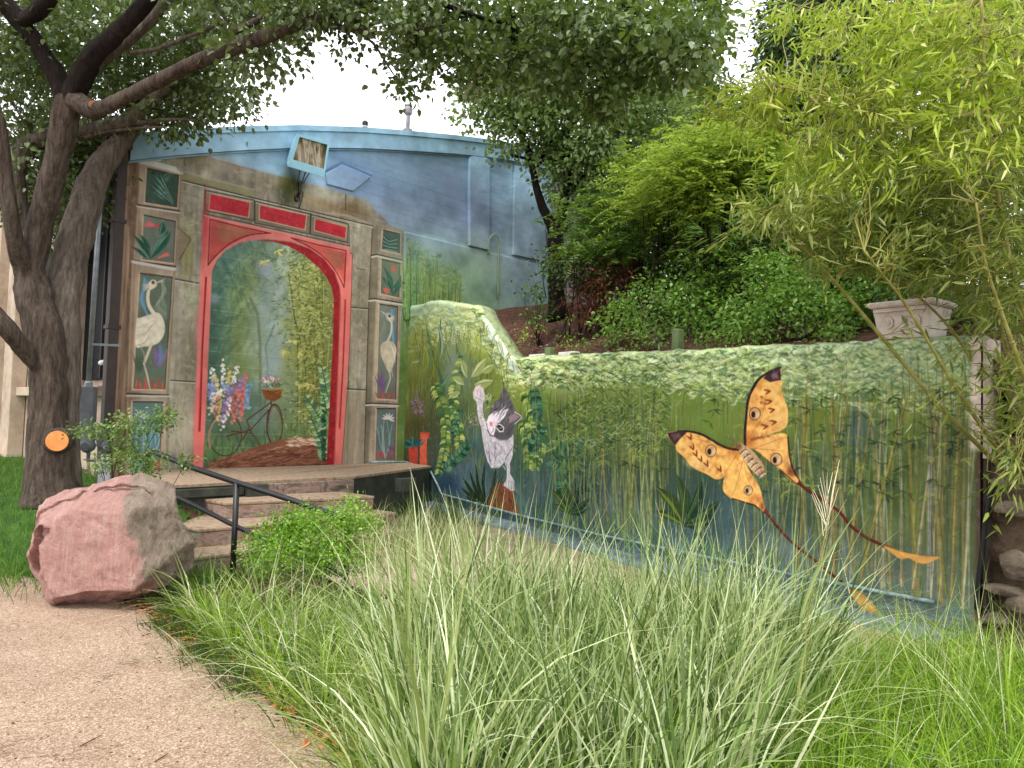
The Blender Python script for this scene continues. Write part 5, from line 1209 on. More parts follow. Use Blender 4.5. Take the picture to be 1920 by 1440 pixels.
# ------------------------------------------------------------------ platform and steps
M_deck = surf('worn_tan_deck', [(104, 86, 70), (140, 118, 98), (166, 146, 124), (128, 108, 88)], 15, .85, 60, .4)
M_dgreen = surf('dark_green_paint', [(40, 44, 38), (58, 62, 54), (74, 76, 66)], 5, .6, 40, .4)
def mat_step():
    m, n, p, _ = new_mat('painted_stone_step'); v = objvec(n, (1, 1, 1.6))
    c = ramp(n, noise(n, 2.6, 6, .7, v, 1.2), [(.3, srgb((66, 56, 50))), (.42, srgb((110, 92, 82))), (.5, srgb((154, 134, 122))), (.56, srgb((128, 86, 68))), (.61, srgb((120, 136, 112))), (.7, srgb((180, 186, 170)))])
    n.links.new(c, p.inputs['Base Color']); p.inputs['Roughness'].default_value = .8; bump(n, p, noise(n, 30, 5, .7, v), .5, .01); return m
M_step = mat_step()
pf = thing('stage_platform', 'low tan-topped platform with dark green sides under the painted gate', 'platform', on_z(480, 890, PLAT)*[1, 1, 0])
fl, fr_ = on_z(317, 910, PLAT), on_z(664, 893, PLAT); fr2 = WB.pt(.98, PLAT, .02)
ed = (fr_-fl)/np.linalg.norm(fr_-fl); fl0 = fl-ed*.35
ply = [tuple(fl0[:2]), tuple(fl[:2]), tuple(fr_[:2]), tuple(fr2[:2]), tuple(WB.pt(.0, 0, .02)[:2]), tuple(WA.pt(-.02, 0, .02)[:2]), tuple(WA.pt(UL+.3, 0, .02)[:2])]
m = MB(); m.prism(ply, PLAT-.035, PLAT); m.build('deck', M_deck, pf, bevel=.008)
cx = np.mean(np.array(ply), 0); ply2 = [tuple(cx+(np.array(q)-cx)*.985) for q in ply]
m = MB(); m.prism(ply2, -.1, PLAT-.037); m.build('base_wall', M_dgreen, pf)
pn = np.array([ed[1], -ed[0], 0.0])        # outward from the platform toward the steps
a = on_z(494, 901, PLAT)
for s0, s1 in ((-1.5, -.3),):
    m = MB(); m.frame_box(a+ed*s0+pn*.02-[0, 0, .15], ed*(s1-s0), pn*.06, np.array([0, 0, .10])); m.build('edge_beam', M_dgreen, pf, bevel=.01)
m = MB(); m.frame_box(a-ed*.28+pn*.02-[0, 0, .22], ed*.27, pn*.12, np.array([0, 0, .19])); m.build('beam_bracket', M_dgreen, pf, bevel=.01)
b = on_z(745, 893, PLAT); m = MB(); m.frame_box(b-[0, 0, .22]-pn*.05, ed*.3, pn*.12, np.array([0, 0, .19])); m.build('beam_bracket', M_dgreen, pf, bevel=.01)
st = thing('garden_steps', 'broad painted stone steps climbing to the gate platform', 'steps', on_z(560, 960, .3)*[1, 1, 0])
prev = None
fe = [(on_z(494, 902, PLAT-.002), on_z(662, 894, PLAT-.002), PLAT-.038), (on_z(423, 942, .56), on_z(701, 930, .56), .56), (on_z(375, 992, .375), on_z(742, 961, .375), .375)]
q0, q1 = fe[2][0], fe[2][1]; fe.append((q0+(q0-fe[1][0])*.9, q1+(q1-fe[1][1])*.9, .19))
for i, (p0, p1, z) in enumerate(fe):
    p0 = p0.copy(); p1 = p1.copy(); p0[2] = p1[2] = 0
    if i == 0:
        m = MB(); m.prism([tuple((p0+pn*.03)[:2]), tuple((p1+pn*.03)[:2]), tuple((p1-pn*.2)[:2]), tuple((p0-pn*.2)[:2])], .5, PLAT-.037); m.build('top_riser', M_step, st, bevel=.01); continue
    bk0, bk1 = p0-pn*(.55*i+.1), p1-pn*(.35*i+.3)
    q = [tuple(p0[:2]), tuple(p1[:2]), tuple(bk1[:2]), tuple(bk0[:2])]
    m = MB(); m.prism(q, -.05, z-.04); m.build('riser', M_step, st, bevel=.01)
    m = MB(); cq = np.mean(q, 0); m.prism([tuple(cq+(np.array(k)-cq)*1.012) for k in q], z-.038, z); m.build('tread', M_deck, st, bevel=.012)

# ------------------------------------------------------------------ objects
M_black = surf('black_painted_steel', [(14, 14, 17), (30, 30, 34)], 12, .42, 60, .15, spec=.5)
def pxd(L): return [at_depth(x, y, d) for x, y, d in L]
hr = thing('handrail', 'black pipe handrail sloping down beside the steps above the pink boulder', 'handrail', at_depth(445, 1030, 7.0)*[1, 1, 0])
m = MB(); m.tube(smooth_open(pxd([(277, 845, 7.5), (300, 852, 7.45), (362, 877, 7.25), (445, 905, 7.0), (530, 932, 6.8), (600, 956, 6.65), (640, 972, 6.56), (650, 980, 6.54), (652, 1000, 6.54)]), 5), .026, 10); m.build('top_rail', M_black, hr, smooth=True)
m = MB(); m.tube(smooth_open(pxd([(277, 845, 7.5), (276, 870, 7.5), (277, 903, 7.5), (285, 909, 7.48), (370, 950, 7.25), (447, 989, 7.0), (520, 1020, 6.8), (600, 1060, 6.6), (652, 1085, 6.54)]), 5), .022, 10); m.build('lower_rail', M_black, hr, smooth=True)
p = at_depth(444, 905, 7.0); m = MB(); m.tube([[p[0], p[1], -.02], [p[0], p[1], p[2]]], .026, 10); m.build('post', M_black, hr, smooth=True)
p = at_depth(652, 995, 6.54); m = MB(); m.tube([[p[0], p[1], -.02], [p[0], p[1], p[2]]], .026, 10); m.build('post', M_black, hr, smooth=True)
p = at_depth(277, 905, 7.5); m = MB(); m.tube([[p[0], p[1], .1], [p[0], p[1], p[2]]], .022, 10); m.build('post', M_black, hr, smooth=True)

# floodlight on the wall
M_lb = surf('pale_blue_housing', [(140, 192, 214), (158, 206, 224)], 6, .45, 40, .15)
def mat_glass():
    m, n, p, _ = new_mat('lamp_glass_painted_reflection'); v = objvec(n, (7, 7, .35), (0, .2, 0))
    c = ramp(n, noise(n, 1.2, 3, .6, v, .6), [(.3, srgb((58, 58, 46))), (.42, srgb((120, 110, 84))), (.5, srgb((168, 150, 122))), (.58, srgb((226, 214, 196))), (.66, srgb((150, 136, 108))), (.75, srgb((74, 70, 52)))])  # reflected amber and silver bands painted into the lens colour
    n.links.new(c, p.inputs['Base Color']); p.inputs['Roughness'].default_value = .08; p.inputs['Metallic'].default_value = .35; p.inputs['Coat Weight'].default_value = 1; return m
c0, c1, c2, c3 = (at_depth(*q) for q in ((556, 251, 11.75), (617, 269, 11.98), (607, 333, 12.05), (538, 312, 11.80)))
fl_ = thing('floodlight', 'pale blue square floodlight on a black arm above the painted gate', 'floodlight', (c2+c3)/2)
nf = np.cross(c1-c0, c3-c0); nf /= np.linalg.norm(nf); nf = nf if nf@(CAM-c0) > 0 else -nf
def quadbox(nm, q, t0, t1, mat, parent, bevel=.012, sc=1.0):
    q = np.array(q); c = q.mean(0); q = c+(q-c)*sc; V = np.vstack([q+nf*t0, q+nf*t1])
    o = mesh_obj(nm, V, [(3, 2, 1, 0), (4, 5, 6, 7), (0, 1, 5, 4), (1, 2, 6, 5), (2, 3, 7, 6), (3, 0, 4, 7)], mat, parent); md = o.modifiers.new('Bevel', 'BEVEL'); md.width = bevel; md.segments = 3; return o
# tapered housing, bezel and recessed glass
V = np.vstack([np.array([c0, c1, c2, c3]), (lambda q: q.mean(0)+(q-q.mean(0))*.7)(np.array([c0, c1, c2, c3]))-nf*.22-WA.d*.10])
o = mesh_obj('housing', V, [(4, 5, 6, 7), (0, 1, 5, 4), (1, 2, 6, 5), (2, 3, 7, 6), (3, 0, 4, 7), (0, 3, 2, 1)], M_lb, fl_); md = o.modifiers.new('Bevel', 'BEVEL'); md.width = .02; md.segments = 3
g = [c0+(c1-c0)*.10+(c3-c0)*.07, c0+(c1-c0)*.95+(c3-c0)*.06, c3+(c2-c3)*.93-(c3-c0)*.24, c3+(c2-c3)*.09-(c3-c0)*.24]
q = np.array([c0, c1, c2, c3])+nf*.002; gi = np.array(g)+nf*.002; V = np.vstack([q, q+nf*.045, gi, gi+nf*.045])
mesh_obj('bezel', V, [(4, 5, 9+4, 8+4), (5, 6, 14, 13), (6, 7, 15, 14), (7, 4, 12, 15), (0, 1, 5, 4)[::-1], (1, 2, 6, 5)[::-1], (2, 3, 7, 6)[::-1], (3, 0, 4, 7)[::-1], (12, 13, 9, 8), (13, 14, 10, 9), (14, 15, 11, 10), (15, 12, 8, 11)], M_lb, fl_)
quadbox('lens', g, .004, .018, mat_glass(), fl_, .002)
kn = at_depth(562, 345, 12.05); wallp = WA.pt(*map(float, WA.hit(556, 372)), .01)
m = MB(); m.tube([(c2+c3)/2+(c3-c2)*.15, kn+[-.03, 0, 0]], .012, 6); m.tube([(c2+c3)/2, kn+[.03, 0, 0]], .012, 6); m.tube([(c2+c3)/2+(c2-c3)*.1, kn+[.05, 0, 0]], .01, 6); m.build('yoke', surf('grey_yoke', [(70, 84, 92), (96, 110, 118)], 9, .5), fl_)
m = MB(); m.tube([kn, kn-[0, 0, .14], wallp], .026, 8); m.lathe(kn-[0, 0, .02], [(.035, 0), (.035, .06)], 10); m.lathe(wallp, [(.05, -.01), (.05, .03)], 10, WA.n); m.build('arm', M_black, fl_, smooth=False)
m = MB(); m.tube(smooth_open([kn-[0, 0, .1]]+[WA.pt(*map(float, WA.hit(x, y)), .03) for x, y in ((566, 362), (563, 378), (558, 392))], 4), .009, 6); m.build('cable', M_black, fl_, smooth=True)

# roof vents
M_vent = surf('grey_vent_metal', [(110, 104, 108), (150, 144, 148)], 6, .5, 30, .2, metal=.4)
b = at_depth(764, 256, 15.4); s = 15.4/FPX
rv = thing('tall_roof_vent', 'tall grey roof vent with a capped head', 'roof vent', b, 'roof vents')
m = MB(); m.lathe(b, [(.125, -.3), (.12, .0), (.10, .05), (.10, .14), (.045, .17)], 14); m.build('base', M_vent, rv, smooth=False)
m = MB(); m.lathe(b, [(.042, .15), (.042, .48)], 12); m.build('stack', M_vent, rv)
m = MB(); m.lathe(b, [(.05, .44), (.08, .47), (.085, .56), (.07, .62), (.085, .625), (.06, .66)], 14); m.build('cap', M_vent, rv)
b = at_depth(684, 248, 14.6); rv2 = thing('short_roof_vent', 'short dark roof vent with a pale band', 'roof vent', b, 'roof vents')
m = MB(); m.lathe(b, [(.05, -.3), (.05, .09)], 12); m.build('stack', M_black, rv2)
m = MB(); m.lathe(b, [(.055, .092), (.055, .12)], 12); m.build('band', surf('pale_band', [(170, 170, 172), (196, 196, 196)], 6), rv2)
m = MB(); m.lathe(b, [(.05, .122), (.06, .15), (.06, .2), (.03, .225)], 12); m.build('cap', M_black, rv2)

# pipe mast, meter box and gas meter beside the wall corner
M_galv = surf('galvanised_steel', [(120, 126, 130), (156, 162, 166)], 9, .45, 40, .15, metal=.5)
M_gm = surf('grey_meter_paint', [(74, 78, 82), (104, 108, 112)], 8, .5, 40, .2)
t, bt = at_depth(184, 452, 9.7), at_depth(166, 722, 9.7)
ms = thing('service_mast', 'galvanised service mast rising from a grey meter box by the dark window', 'mast', [bt[0], bt[1], .6])
m = MB(); m.tube([[bt[0], bt[1], bt[2]], [bt[0]+.02, bt[1]+.02, 5.2]], .032, 10); m.build('mast_pipe', M_galv, ms, smooth=True)
m = MB(); m.lathe([bt[0], bt[1], bt[2]-.02], [(.05, 0), (.05, .05), (.034, .07)], 10); m.build('coupling', M_galv, ms)
m = MB(); m.frame_box([bt[0]-.1, bt[1]-.08, bt[2]-.76], [.2, .03, 0], [-.02, .14, 0], [0, 0, .74]); m.build('meter_box', M_gm, ms, bevel=.015)
m = MB(); m.lathe([bt[0]-.12, bt[1]-.1, bt[2]-.50], [(.06, 0), (.06, .06), (.045, .09), (.0, .1)], 14, (-.3, -1, 0)); m.build('meter_dial', M_galv, ms)
m = MB(); m.frame_box(np.array([bt[0]+.012, bt[1]-.02, 2.35]), [.35, .05, 0], [0, .02, 0], [0, 0, .03]); m.build('bracket', M_galv, ms)
gm_c = at_depth(178, 845, 9.3)
gm = thing('gas_meter', 'grey gas meter with pipework low beside the wall corner', 'gas meter', [gm_c[0], gm_c[1], .55])
def gp(L, r=.022):
    m = MB(); m.tube([gm_c+np.array(q) for q in L], r, 8); return m
gp([(.12, 0, -.3), (.12, 0, .28), (.05, 0, .28), (-.08, 0, .28), (-.08, 0, .1)]).build('pipe', M_gm, gm, smooth=False)
gp([(.05, 0, .18), (.05, 0, .05)], .035).build('regulator', M_gm, gm)
m = MB(); m.lathe(gm_c+[-.08, -.02, .06], [(.05, -.06), (.085, -.03), (.085, .03), (.05, .06)], 16, (0, 1, .2)); m.build('regulator', M_gm, gm, smooth=False)
m = MB(); m.lathe(gm_c+[.12, 0, .05], [(.04, -.05), (.055, 0), (.04, .06)], 12); m.build('valve', M_gm, gm)
m = MB(); m.lathe(gm_c+[.12, 0, .22], [(.035, -.03), (.045, 0), (.035, .05)], 12); m.build('valve', M_gm, gm)
gp([(-.08, 0, .0), (-.08, 0, -.12), (.05, 0, -.12), (.05, 0, .05)]).build('pipe', M_gm, gm)
m = MB(); m.lathe(gm_c+[.16, -.06, -.32], [(.07, -.1), (.07, .22), (.05, .25)], 14); m.build('bollard_stub', surf('pale_stub', [(170, 168, 176), (196, 194, 200)], 8), gm)
# small white camera on the side wall
cpos = WC.pt(float(WC.hit(206, 682)[0]), float(WC.hit(206, 682)[1]), .12)
sc_ = thing('security_camera', 'small white camera on the dark window beside the corner', 'camera', cpos)
m = MB(); m.lathe(cpos, [(.03, 0), (.035, .02), (.035, .09), (.02, .11)], 12, (.8, -.6, .1)); m.build('body', surf('white_plastic', [(220, 220, 218), (232, 232, 230)], 6, .4), sc_)
m = MB(); m.tube([cpos, WC.pt(float(WC.hit(206, 682)[0]), float(WC.hit(206, 682)[1])+.03, .02)], .012, 6); m.build('bracket', M_galv, sc_)
# dark bag by the far pilaster
bp = at_depth(18, 818, 13.5); bp2 = at_depth(18, 790, 13.5)
bg = thing('dark_bag', 'dark bag standing at the foot of the far left pilaster', 'bag', [bp[0], bp[1], bp[2]])
m = MB(); m.lathe(bp, [(.13, 0), (.14, .06), (.12, .16), (.08, .24), (.03, .27)], 10); m.build('sack', M_black, bg, smooth=True)
m = MB(); m.tube(smooth_open([bp+[-.04, 0, .24], bp+[-.03, 0, .31], bp+[.03, 0, .31], bp+[.05, 0, .23]], 3), .012, 6); m.build('handle', M_black, bg)

# planter on top of the garden wall
M_plant = surf('pinkish_cast_stone', [(186, 170, 160), (222, 208, 200), (236, 226, 218)], 6, .9, 30, .6, .02)
pc = at_depth(1688, 628, 6.95); pc[2] = float(np.interp((pc-WB.p)@WB.d, us, topB))
pl_ = thing('stone_planter', 'pale pinkish cast-stone planter standing on the wall top under the bamboo', 'planter', pc)
ax, ay = WB.d*1.0, -WB.n
def rect(hx, hy, z, t=0): return [pc+ax*sx*hx+ay*(sy*hy+.22)+[0, 0, z] for sx, sy in ((-1, -1), (1, -1), (1, 1), (-1, 1))]
def frus(nm, lv, mat=M_plant, par=None, bev=.012):
    V = np.vstack([rect(*l) for l in lv]); n = len(lv); F = [(4*i+k, 4*i+(k+1) % 4, 4*i+4+(k+1) % 4, 4*i+4+k) for i in range(n-1) for k in range(4)]+[(3, 2, 1, 0), tuple(4*(n-1)+k for k in range(4))]
    o = mesh_obj(nm, V, F, mat, par or pl_); md = o.modifiers.new('Bevel', 'BEVEL'); md.width = bev; md.segments = 2; return o
frus('body', [(.215, .17, .0), (.225, .18, .03), (.262, .215, .27), (.262, .215, .285)])
frus('rim', [(.272, .225, .286), (.30, .25, .30), (.305, .255, .335), (.27, .22, .345)])
frus('soil', [(.25, .2, .33), (.25, .2, .352)], M_soil)
for sx in (-.12, 0, .12):
    c = pc+ax*sx+ay*(.22-.205)+[0, 0, .15]; m = MB(); m.lathe(c, [(.055, 0), (.055, .016), (.03, .018), (.028, .03), (.0, .034)], 14, -ay+[0, 0, -.12]); m.build('rosette', M_plant, pl_)
for sz in (.045, .245):
    m = MB(); m.frame_box(pc-ax*(.21+sz*.13)+ay*(.22-.186-sz*.14)+[0, 0, sz], ax*2*(.21+sz*.13), -ay*.02, [0, 0, .018]); m.build('moulding', M_plant, pl_)

# ------------------------------------------------------------------ pink boulder
def boulder():
    sil = [(40, 962), (60, 946), (95, 925), (130, 912), (165, 897), (195, 892), (232, 896), (262, 895), (298, 904), (312, 918), (318, 948), (336, 985), (356, 1030), (356, 1082), (336, 1096), (300, 1106), (262, 1118), (205, 1133), (150, 1143), (118, 1142), (86, 1115), (84, 1092), (58, 1082), (42, 1050), (56, 1022), (52, 1000), (38, 985)]
    D = 6.25; c2 = np.array([198, 1018.0]); ang = []; rad = []
    for i in range(len(sil)):
        for t in np.linspace(0, 1, 4, endpoint=False):
            x = sil[i][0]+(sil[(i+1) % len(sil)][0]-sil[i][0])*t; y = sil[i][1]+(sil[(i+1) % len(sil)][1]-sil[i][1])*t
            ang.append(math.atan2(-(y-c2[1]), x-c2[0])); rad.append(math.hypot(x-c2[0], y-c2[1])/FPX*D)
    o = np.argsort(ang); ang = np.array(ang)[o]; rad = np.array(rad)[o]
    import bmesh
    bm = bmesh.new(); bmesh.ops.create_icosphere(bm, subdivisions=6, radius=1)
    S3 = np.array([v.co for v in bm.verts]); F = np.array([[v.index for v in f.verts] for f in bm.faces]); bm.free()
    a, b, d = S3[:, 0], S3[:, 2], -S3[:, 1]            # a right, b up, d toward the viewer
    th = np.arctan2(b, a); rho = np.sqrt(a*a+b*b); r = np.interp(th, np.concatenate([ang-2*math.pi, ang, ang+2*math.pi]), np.tile(rad, 3))
    x = np.cos(th)*r*rho**.8; y = np.sin(th)*r*rho**.8; z = d*.52
    # broad flat faces, cut like quarried stone
    P = np.stack([x, y, z], -1)
    cuts = [((-.06, .12, 1.0), .235), ((.78, .16, .60), .40), ((-.80, .25, .52), .49), ((-.70, -.35, .60), .48), ((.05, .80, .62), .36), ((-.45, .72, .50), .41), ((.12, -.9, .45), .42), ((.62, .66, .45), .47), ((-.9, .1, .1), .70), ((.85, -.35, .35), .50), ((-.2, .95, .1), .47)]
    for nn, dd in cuts:
        nn = np.array(nn)/np.linalg.norm(nn); e = P@nn-dd; P = P-np.where(e > 0, e, 0)[:, None]*nn*.985
    def fbm(P, f, seed, oc=4):
        g = np.random.default_rng(seed); out = 0; am = 1
        for k in range(oc):
            for _ in range(3):
                w = g.normal(0, f, 3); out = out+am*np.sin(P@w+g.uniform(0, 6.3))/3
            f *= 2.05; am *= .52
        return out
    n_ = fbm(P, 7, 5); n2 = fbm(P, 30, 6, 3); nrm = P/np.linalg.norm(P, axis=1)[:, None]
    flat = np.clip((P@(np.array([-.10, .10, 1.0])/1.01)-.22)/.04, 0, 1)
    rg = 1-np.abs(fbm(P, 5, 15, 3)); P = P+nrm*((n_*.026+n2*.009-.05*np.clip(rg-.75, 0, 1))*(1-.75*flat)+.004*n2*flat)[:, None]
    # bite out of the left shoulder
    # stepped notch broken out of the left edge
    for (cx, cy, rx_, ry_, dp) in ((-.43, .10, .075, .07, .12), (-.47, -.03, .07, .10, .10), (-.44, -.14, .05, .08, .06), (-.36, .13, .05, .035, .06), (-.52, -.16, .07, .12, .09)):
        k = 1-np.sqrt(((P[:, 0]-cx)/rx_)**2+((P[:, 1]-cy)/ry_)**2)+.25*fbm(P, 22, 9, 2); k = np.clip(k*3.5, 0, 1)*(P[:, 2] > -.05); P[:, 2] -= k*dp
    # low ledges on the top shoulder
    for (ax_, of, st_) in (((-.35, .9), .30, .035), ((.1, 1.0), .40, .03)):
        k = np.clip((P[:, 0]*ax_[0]+P[:, 1]*ax_[1]-of+.03*n_)*30, 0, 1); P[:, 2] -= k*st_*(P[:, 2] > 0)
    c = at_depth(c2[0], c2[1], D)
    rt = _r; up = _u; fw = -_f
    W3 = c+P[:, :1]*rt+P[:, 1:2]*up+P[:, 2:3]*fw
    W3[:, 2] = np.maximum(W3[:, 2], -.02)
    return W3, F, c
def mat_boulder(c):
    m, n, p, _ = new_mat('pink_quartzite'); v = objvec(n); sv = objvec(n, (9, 2, 1.1), (0, R(-16), 0))
    base = ramp(n, noise(n, 5, 6, .7, v), [(.3, srgb((152, 108, 100))), (.45, srgb((184, 134, 124))), (.6, srgb((198, 152, 141))), (.75, srgb((216, 186, 176)))])
    st_ = ramp(n, noise(n, 3, 6, .75, sv), [(.42, (0, 0, 0, 1)), (.68, (1, 1, 1, 1))])
    c1 = mixrgb(n, mathn(n, 'MULTIPLY', st_, .75), base, srgb((218, 180, 170)))
    orn = ramp(n, noise(n, 1.6, 4, .6, sv), [(.5, (0, 0, 0, 1)), (.68, (1, 1, 1, 1))]); c1 = mixrgb(n, mathn(n, 'MULTIPLY', orn, .45), c1, srgb((180, 112, 88)))
    sep = n.nodes.new('ShaderNodeSeparateXYZ'); n.links.new(v, sep.inputs[0])
    # weathered grey-tan rind covers the right flank
    e = mathn(n, 'ADD', sep.outputs[0], mathn(n, 'MULTIPLY', noise(n, 3.5, 5, .7, v), .30)); e = mathn(n, 'ADD', e, mathn(n, 'MULTIPLY', sep.outputs[2], .38))
    k = mathn(n, 'MULTIPLY', mathn(n, 'SUBTRACT', e, .66), 22, True)
    rind = ramp(n, noise(n, 9, 6, .75, v), [(.3, srgb((106, 90, 76))), (.45, srgb((150, 134, 116))), (.6, srgb((168, 148, 132))), (.75, srgb((196, 182, 168)))])
    n.links.new(mixrgb(n, k, c1, rind), p.inputs['Base Color']); p.inputs['Roughness'].default_value = .78
    h = mathn(n, 'ADD', mathn(n, 'ADD', noise(n, 22, 6, .75, v), mathn(n, 'MULTIPLY', st_, .6)), mathn(n, 'MULTIPLY', noise(n, 4, 8, .8, v), 1.2)); h = mathn(n, 'ADD', h, mathn(n, 'MULTIPLY', noise(n, 90, 4, .8, v), .5)); bump(n, p, h, 1.0, .03); return m
Vb, Fb, cb = boulder()
bo = mesh_obj('boulder', Vb, Fb, mat_boulder(cb), loc=[cb[0], cb[1], 0], smooth=True)
setp(bo, 'large pink quartzite boulder resting on the path edge', 'boulder')
md = None

# ------------------------------------------------------------------ vegetation
G = np.random.default_rng(77)
def leaf_mat(name, cols, rough=.5, trans=.35, spec=.35, tint=1.0):
    """cols: sRGB leaf colours, one picked per leaf by its own random value"""
    m, n, p, out = new_mat(name)
    a = n.nodes.new('ShaderNodeAttribute'); a.attribute_name = 'val'
    k = len(cols); c = ramp(n, a.outputs['Fac'], [(i/max(k-1, 1), srgb(cc, tint)) for i, cc in enumerate(cols)])
    n.links.new(c, p.inputs['Base Color']); p.inputs['Roughness'].default_value = rough; p.inputs['Specular IOR Level'].default_value = spec
    t = n.nodes.new('ShaderNodeBsdfTranslucent'); n.links.new(mixrgb(n, .5, c, (.30, .42, .04, 1), 'MIX') if trans > .2 else c, t.inputs[0])
    mx = n.nodes.new('ShaderNodeMixShader'); mx.inputs[0].default_value = trans
    n.links.new(p.outputs[0], mx.inputs[1]); n.links.new(t.outputs[0], mx.inputs[2]); n.links.new(mx.outputs[0], out.inputs[0]); return m
def nrm(v): return v/(np.linalg.norm(v, axis=-1, keepdims=True)+1e-9)
def leaves(P, D, L, Wd, roll=None, fold=.25, shape=(.35, .75), curl=.12):
    """leaf blades: base points P, directions D, lengths L, widths Wd -> verts, quads"""
    N = len(P); D = nrm(D); up = nrm(G.normal(0, 1, (N, 3))*.55+[0, 0, 1.0])
    Sd = nrm(np.cross(D, up)); Nn = nrm(np.cross(Sd, D)); L = L[:, None]; h = (Wd*.5)[:, None]
    a, b = shape
    V = np.empty((N, 6, 3))
    V[:, 0] = P; V[:, 1] = P+D*L*a+Sd*h+Nn*h*fold; V[:, 2] = P+D*L*b+Sd*h*.72+Nn*h*fold-Nn*L*curl*.5
    V[:, 3] = P+D*L-Nn*L*curl; V[:, 4] = P+D*L*b-Sd*h*.72+Nn*h*fold-Nn*L*curl*.5; V[:, 5] = P+D*L*a-Sd*h+Nn*h*fold
    i = np.arange(N)[:, None]*6; F = np.concatenate([i+[0, 1, 2, 3], i+[0, 3, 4, 5]], 1).reshape(-1, 4)
    return V.reshape(-1, 3), F
def leaf_obj(nm, P, D, L, Wd, mat, parent, val=None, **k):
    V, F = leaves(P, D, L, Wd, **k)
    if val is None: val = G.random(len(P))
    return mesh_obj(nm, V, F, mat, parent, val=np.repeat(val, 6))
def blob_clusters(blobs, per=26, sig=.13):
    """blobs: (px, py, rx, ry, depth, thickness, clusters) in photograph terms -> leaf base points and cluster ids"""
    Cs = []
    for (x, y, rx, ry, d, th, n) in blobs:
        n = int(n)
        a = G.random(n)*2*math.pi; r = np.sqrt(G.random(n)); xx = x+rx*r*np.cos(a); yy = y+ry*r*np.sin(a); dd = d+(G.random(n)-.5)*th
        v = _f+((xx-960)/FPX)[:, None]*_r-((yy-720)/FPX)[:, None]*_u
        Cs.append(CAM+v*(dd/v[:, 1])[:, None])
    Cs = np.vstack(Cs); n = len(Cs)
    P = np.repeat(Cs, per, 0)+G.normal(0, sig, (n*per, 3))*[1, 1, .75]
    return Cs, P, np.repeat(np.arange(n), per)
def crown(nm, blobs, mat, parent, per=26, sig=.13, L=(.05, .085), wr=.72, droop=.35, fold=.25, shape=(.3, .72), twigs=None, twmat=None, darkp=.0):
    Cs, P, cid = blob_clusters(blobs, per, sig)
    N = len(P); cv = G.random(len(Cs)); D = nrm(P-Cs[cid])+G.normal(0, .6, (N, 3))+[0, 0, -droop]
    Ls = G.uniform(L[0], L[1], N); val = np.clip(.5*cv[cid]+.5*G.random(N), 0, 1)
    o = leaf_obj(nm, P, D, Ls, Ls*wr*G.uniform(.8, 1.15, N), mat, parent, val, fold=fold, shape=shape)
    if twigs is not None:
        m = MB(); anchors = np.asarray(twigs)
        for c in Cs[::2]:
            k = anchors[np.argmin(((anchors-c)**2).sum(1))]
            d = np.linalg.norm(k-c)
            if d > 2.2 or d < .05: continue
            mid = (k+c)/2+G.normal(0, .06, 3)*d; m.tube([k, mid, c], [.006+.004*d, .005, .003], 4, False)
        if m.V: setp(m.build('twigs', twmat, parent), kind='stuff')
    return o
def bark(name, cols, sc=1.0):
    m, n, p, _ = new_mat(name); v = objvec(n, (6, 6, 1.1))
    f = noise(n, 3.2*sc, 8, .78, v, .15); c = ramp(n, f, [(.3+.4*i/max(len(cols)-1, 1), srgb(cc)) for i, cc in enumerate(cols)])
    n.links.new(c, p.inputs['Base Color']); p.inputs['Roughness'].default_value = .92; p.inputs['Specular IOR Level'].default_value = .2
    v2 = objvec(n, (1, 1, .35)); h = mathn(n, 'ADD', mathn(n, 'MULTIPLY', f, 1.4), noise(n, 38*sc, 5, .7, v2)); bump(n, p, h, .85, .03); return m
def limb(nm, pts, mat, parent, seg=14, sub=5, rough=.05):
    """pts: (px, py, depth, width in photograph pixels)"""
    q = np.array([list(at_depth(x, y, d))+[w*.5/FPX*d] for x, y, d, w in pts]); q = smooth_open(q, sub)
    m = MB(); m.tube(q[:, :3]+G.normal(0, 1, (len(q), 3))*q[:, 3:]*rough*.6, np.maximum(q[:, 3], .004), seg); V = np.array(m.V); n = len(q)
    # lumpy, fluted section
    a = np.arange(len(V)) % seg; j = np.arange(len(V))//seg; ph = G.uniform(0, 6, 3)
    k = 1+rough*np.sin(a*2*math.pi/seg*3+ph[0]+j*.25)+rough*.8*np.sin(a*2*math.pi/seg*5+ph[1]-j*.33)+rough*.6*np.sin(j*.9+ph[2])
    c = np.repeat(q[:, :3], seg, 0); V = c+(V-c)*k[:, None]
    mesh_obj(nm, V, m.F, mat, parent, smooth=True)
    return q[:, :3]

M_barkL = bark('dark_brown_bark', [(36, 30, 26), (66, 56, 48), (92, 81, 71), (118, 106, 94)])
M_barkG = bark('grey_brown_bark', [(52, 45, 39), (88, 79, 70), (114, 104, 94), (138, 128, 117)])
M_barkD = bark('near_black_bark', [(16, 12, 11), (36, 28, 25), (56, 46, 42)])
M_leafL = leaf_mat('pear_leaves', [(38, 54, 28), (54, 74, 34), (72, 94, 44), (92, 112, 62), (118, 134, 92), (164, 174, 152)], .42, .22, .5)

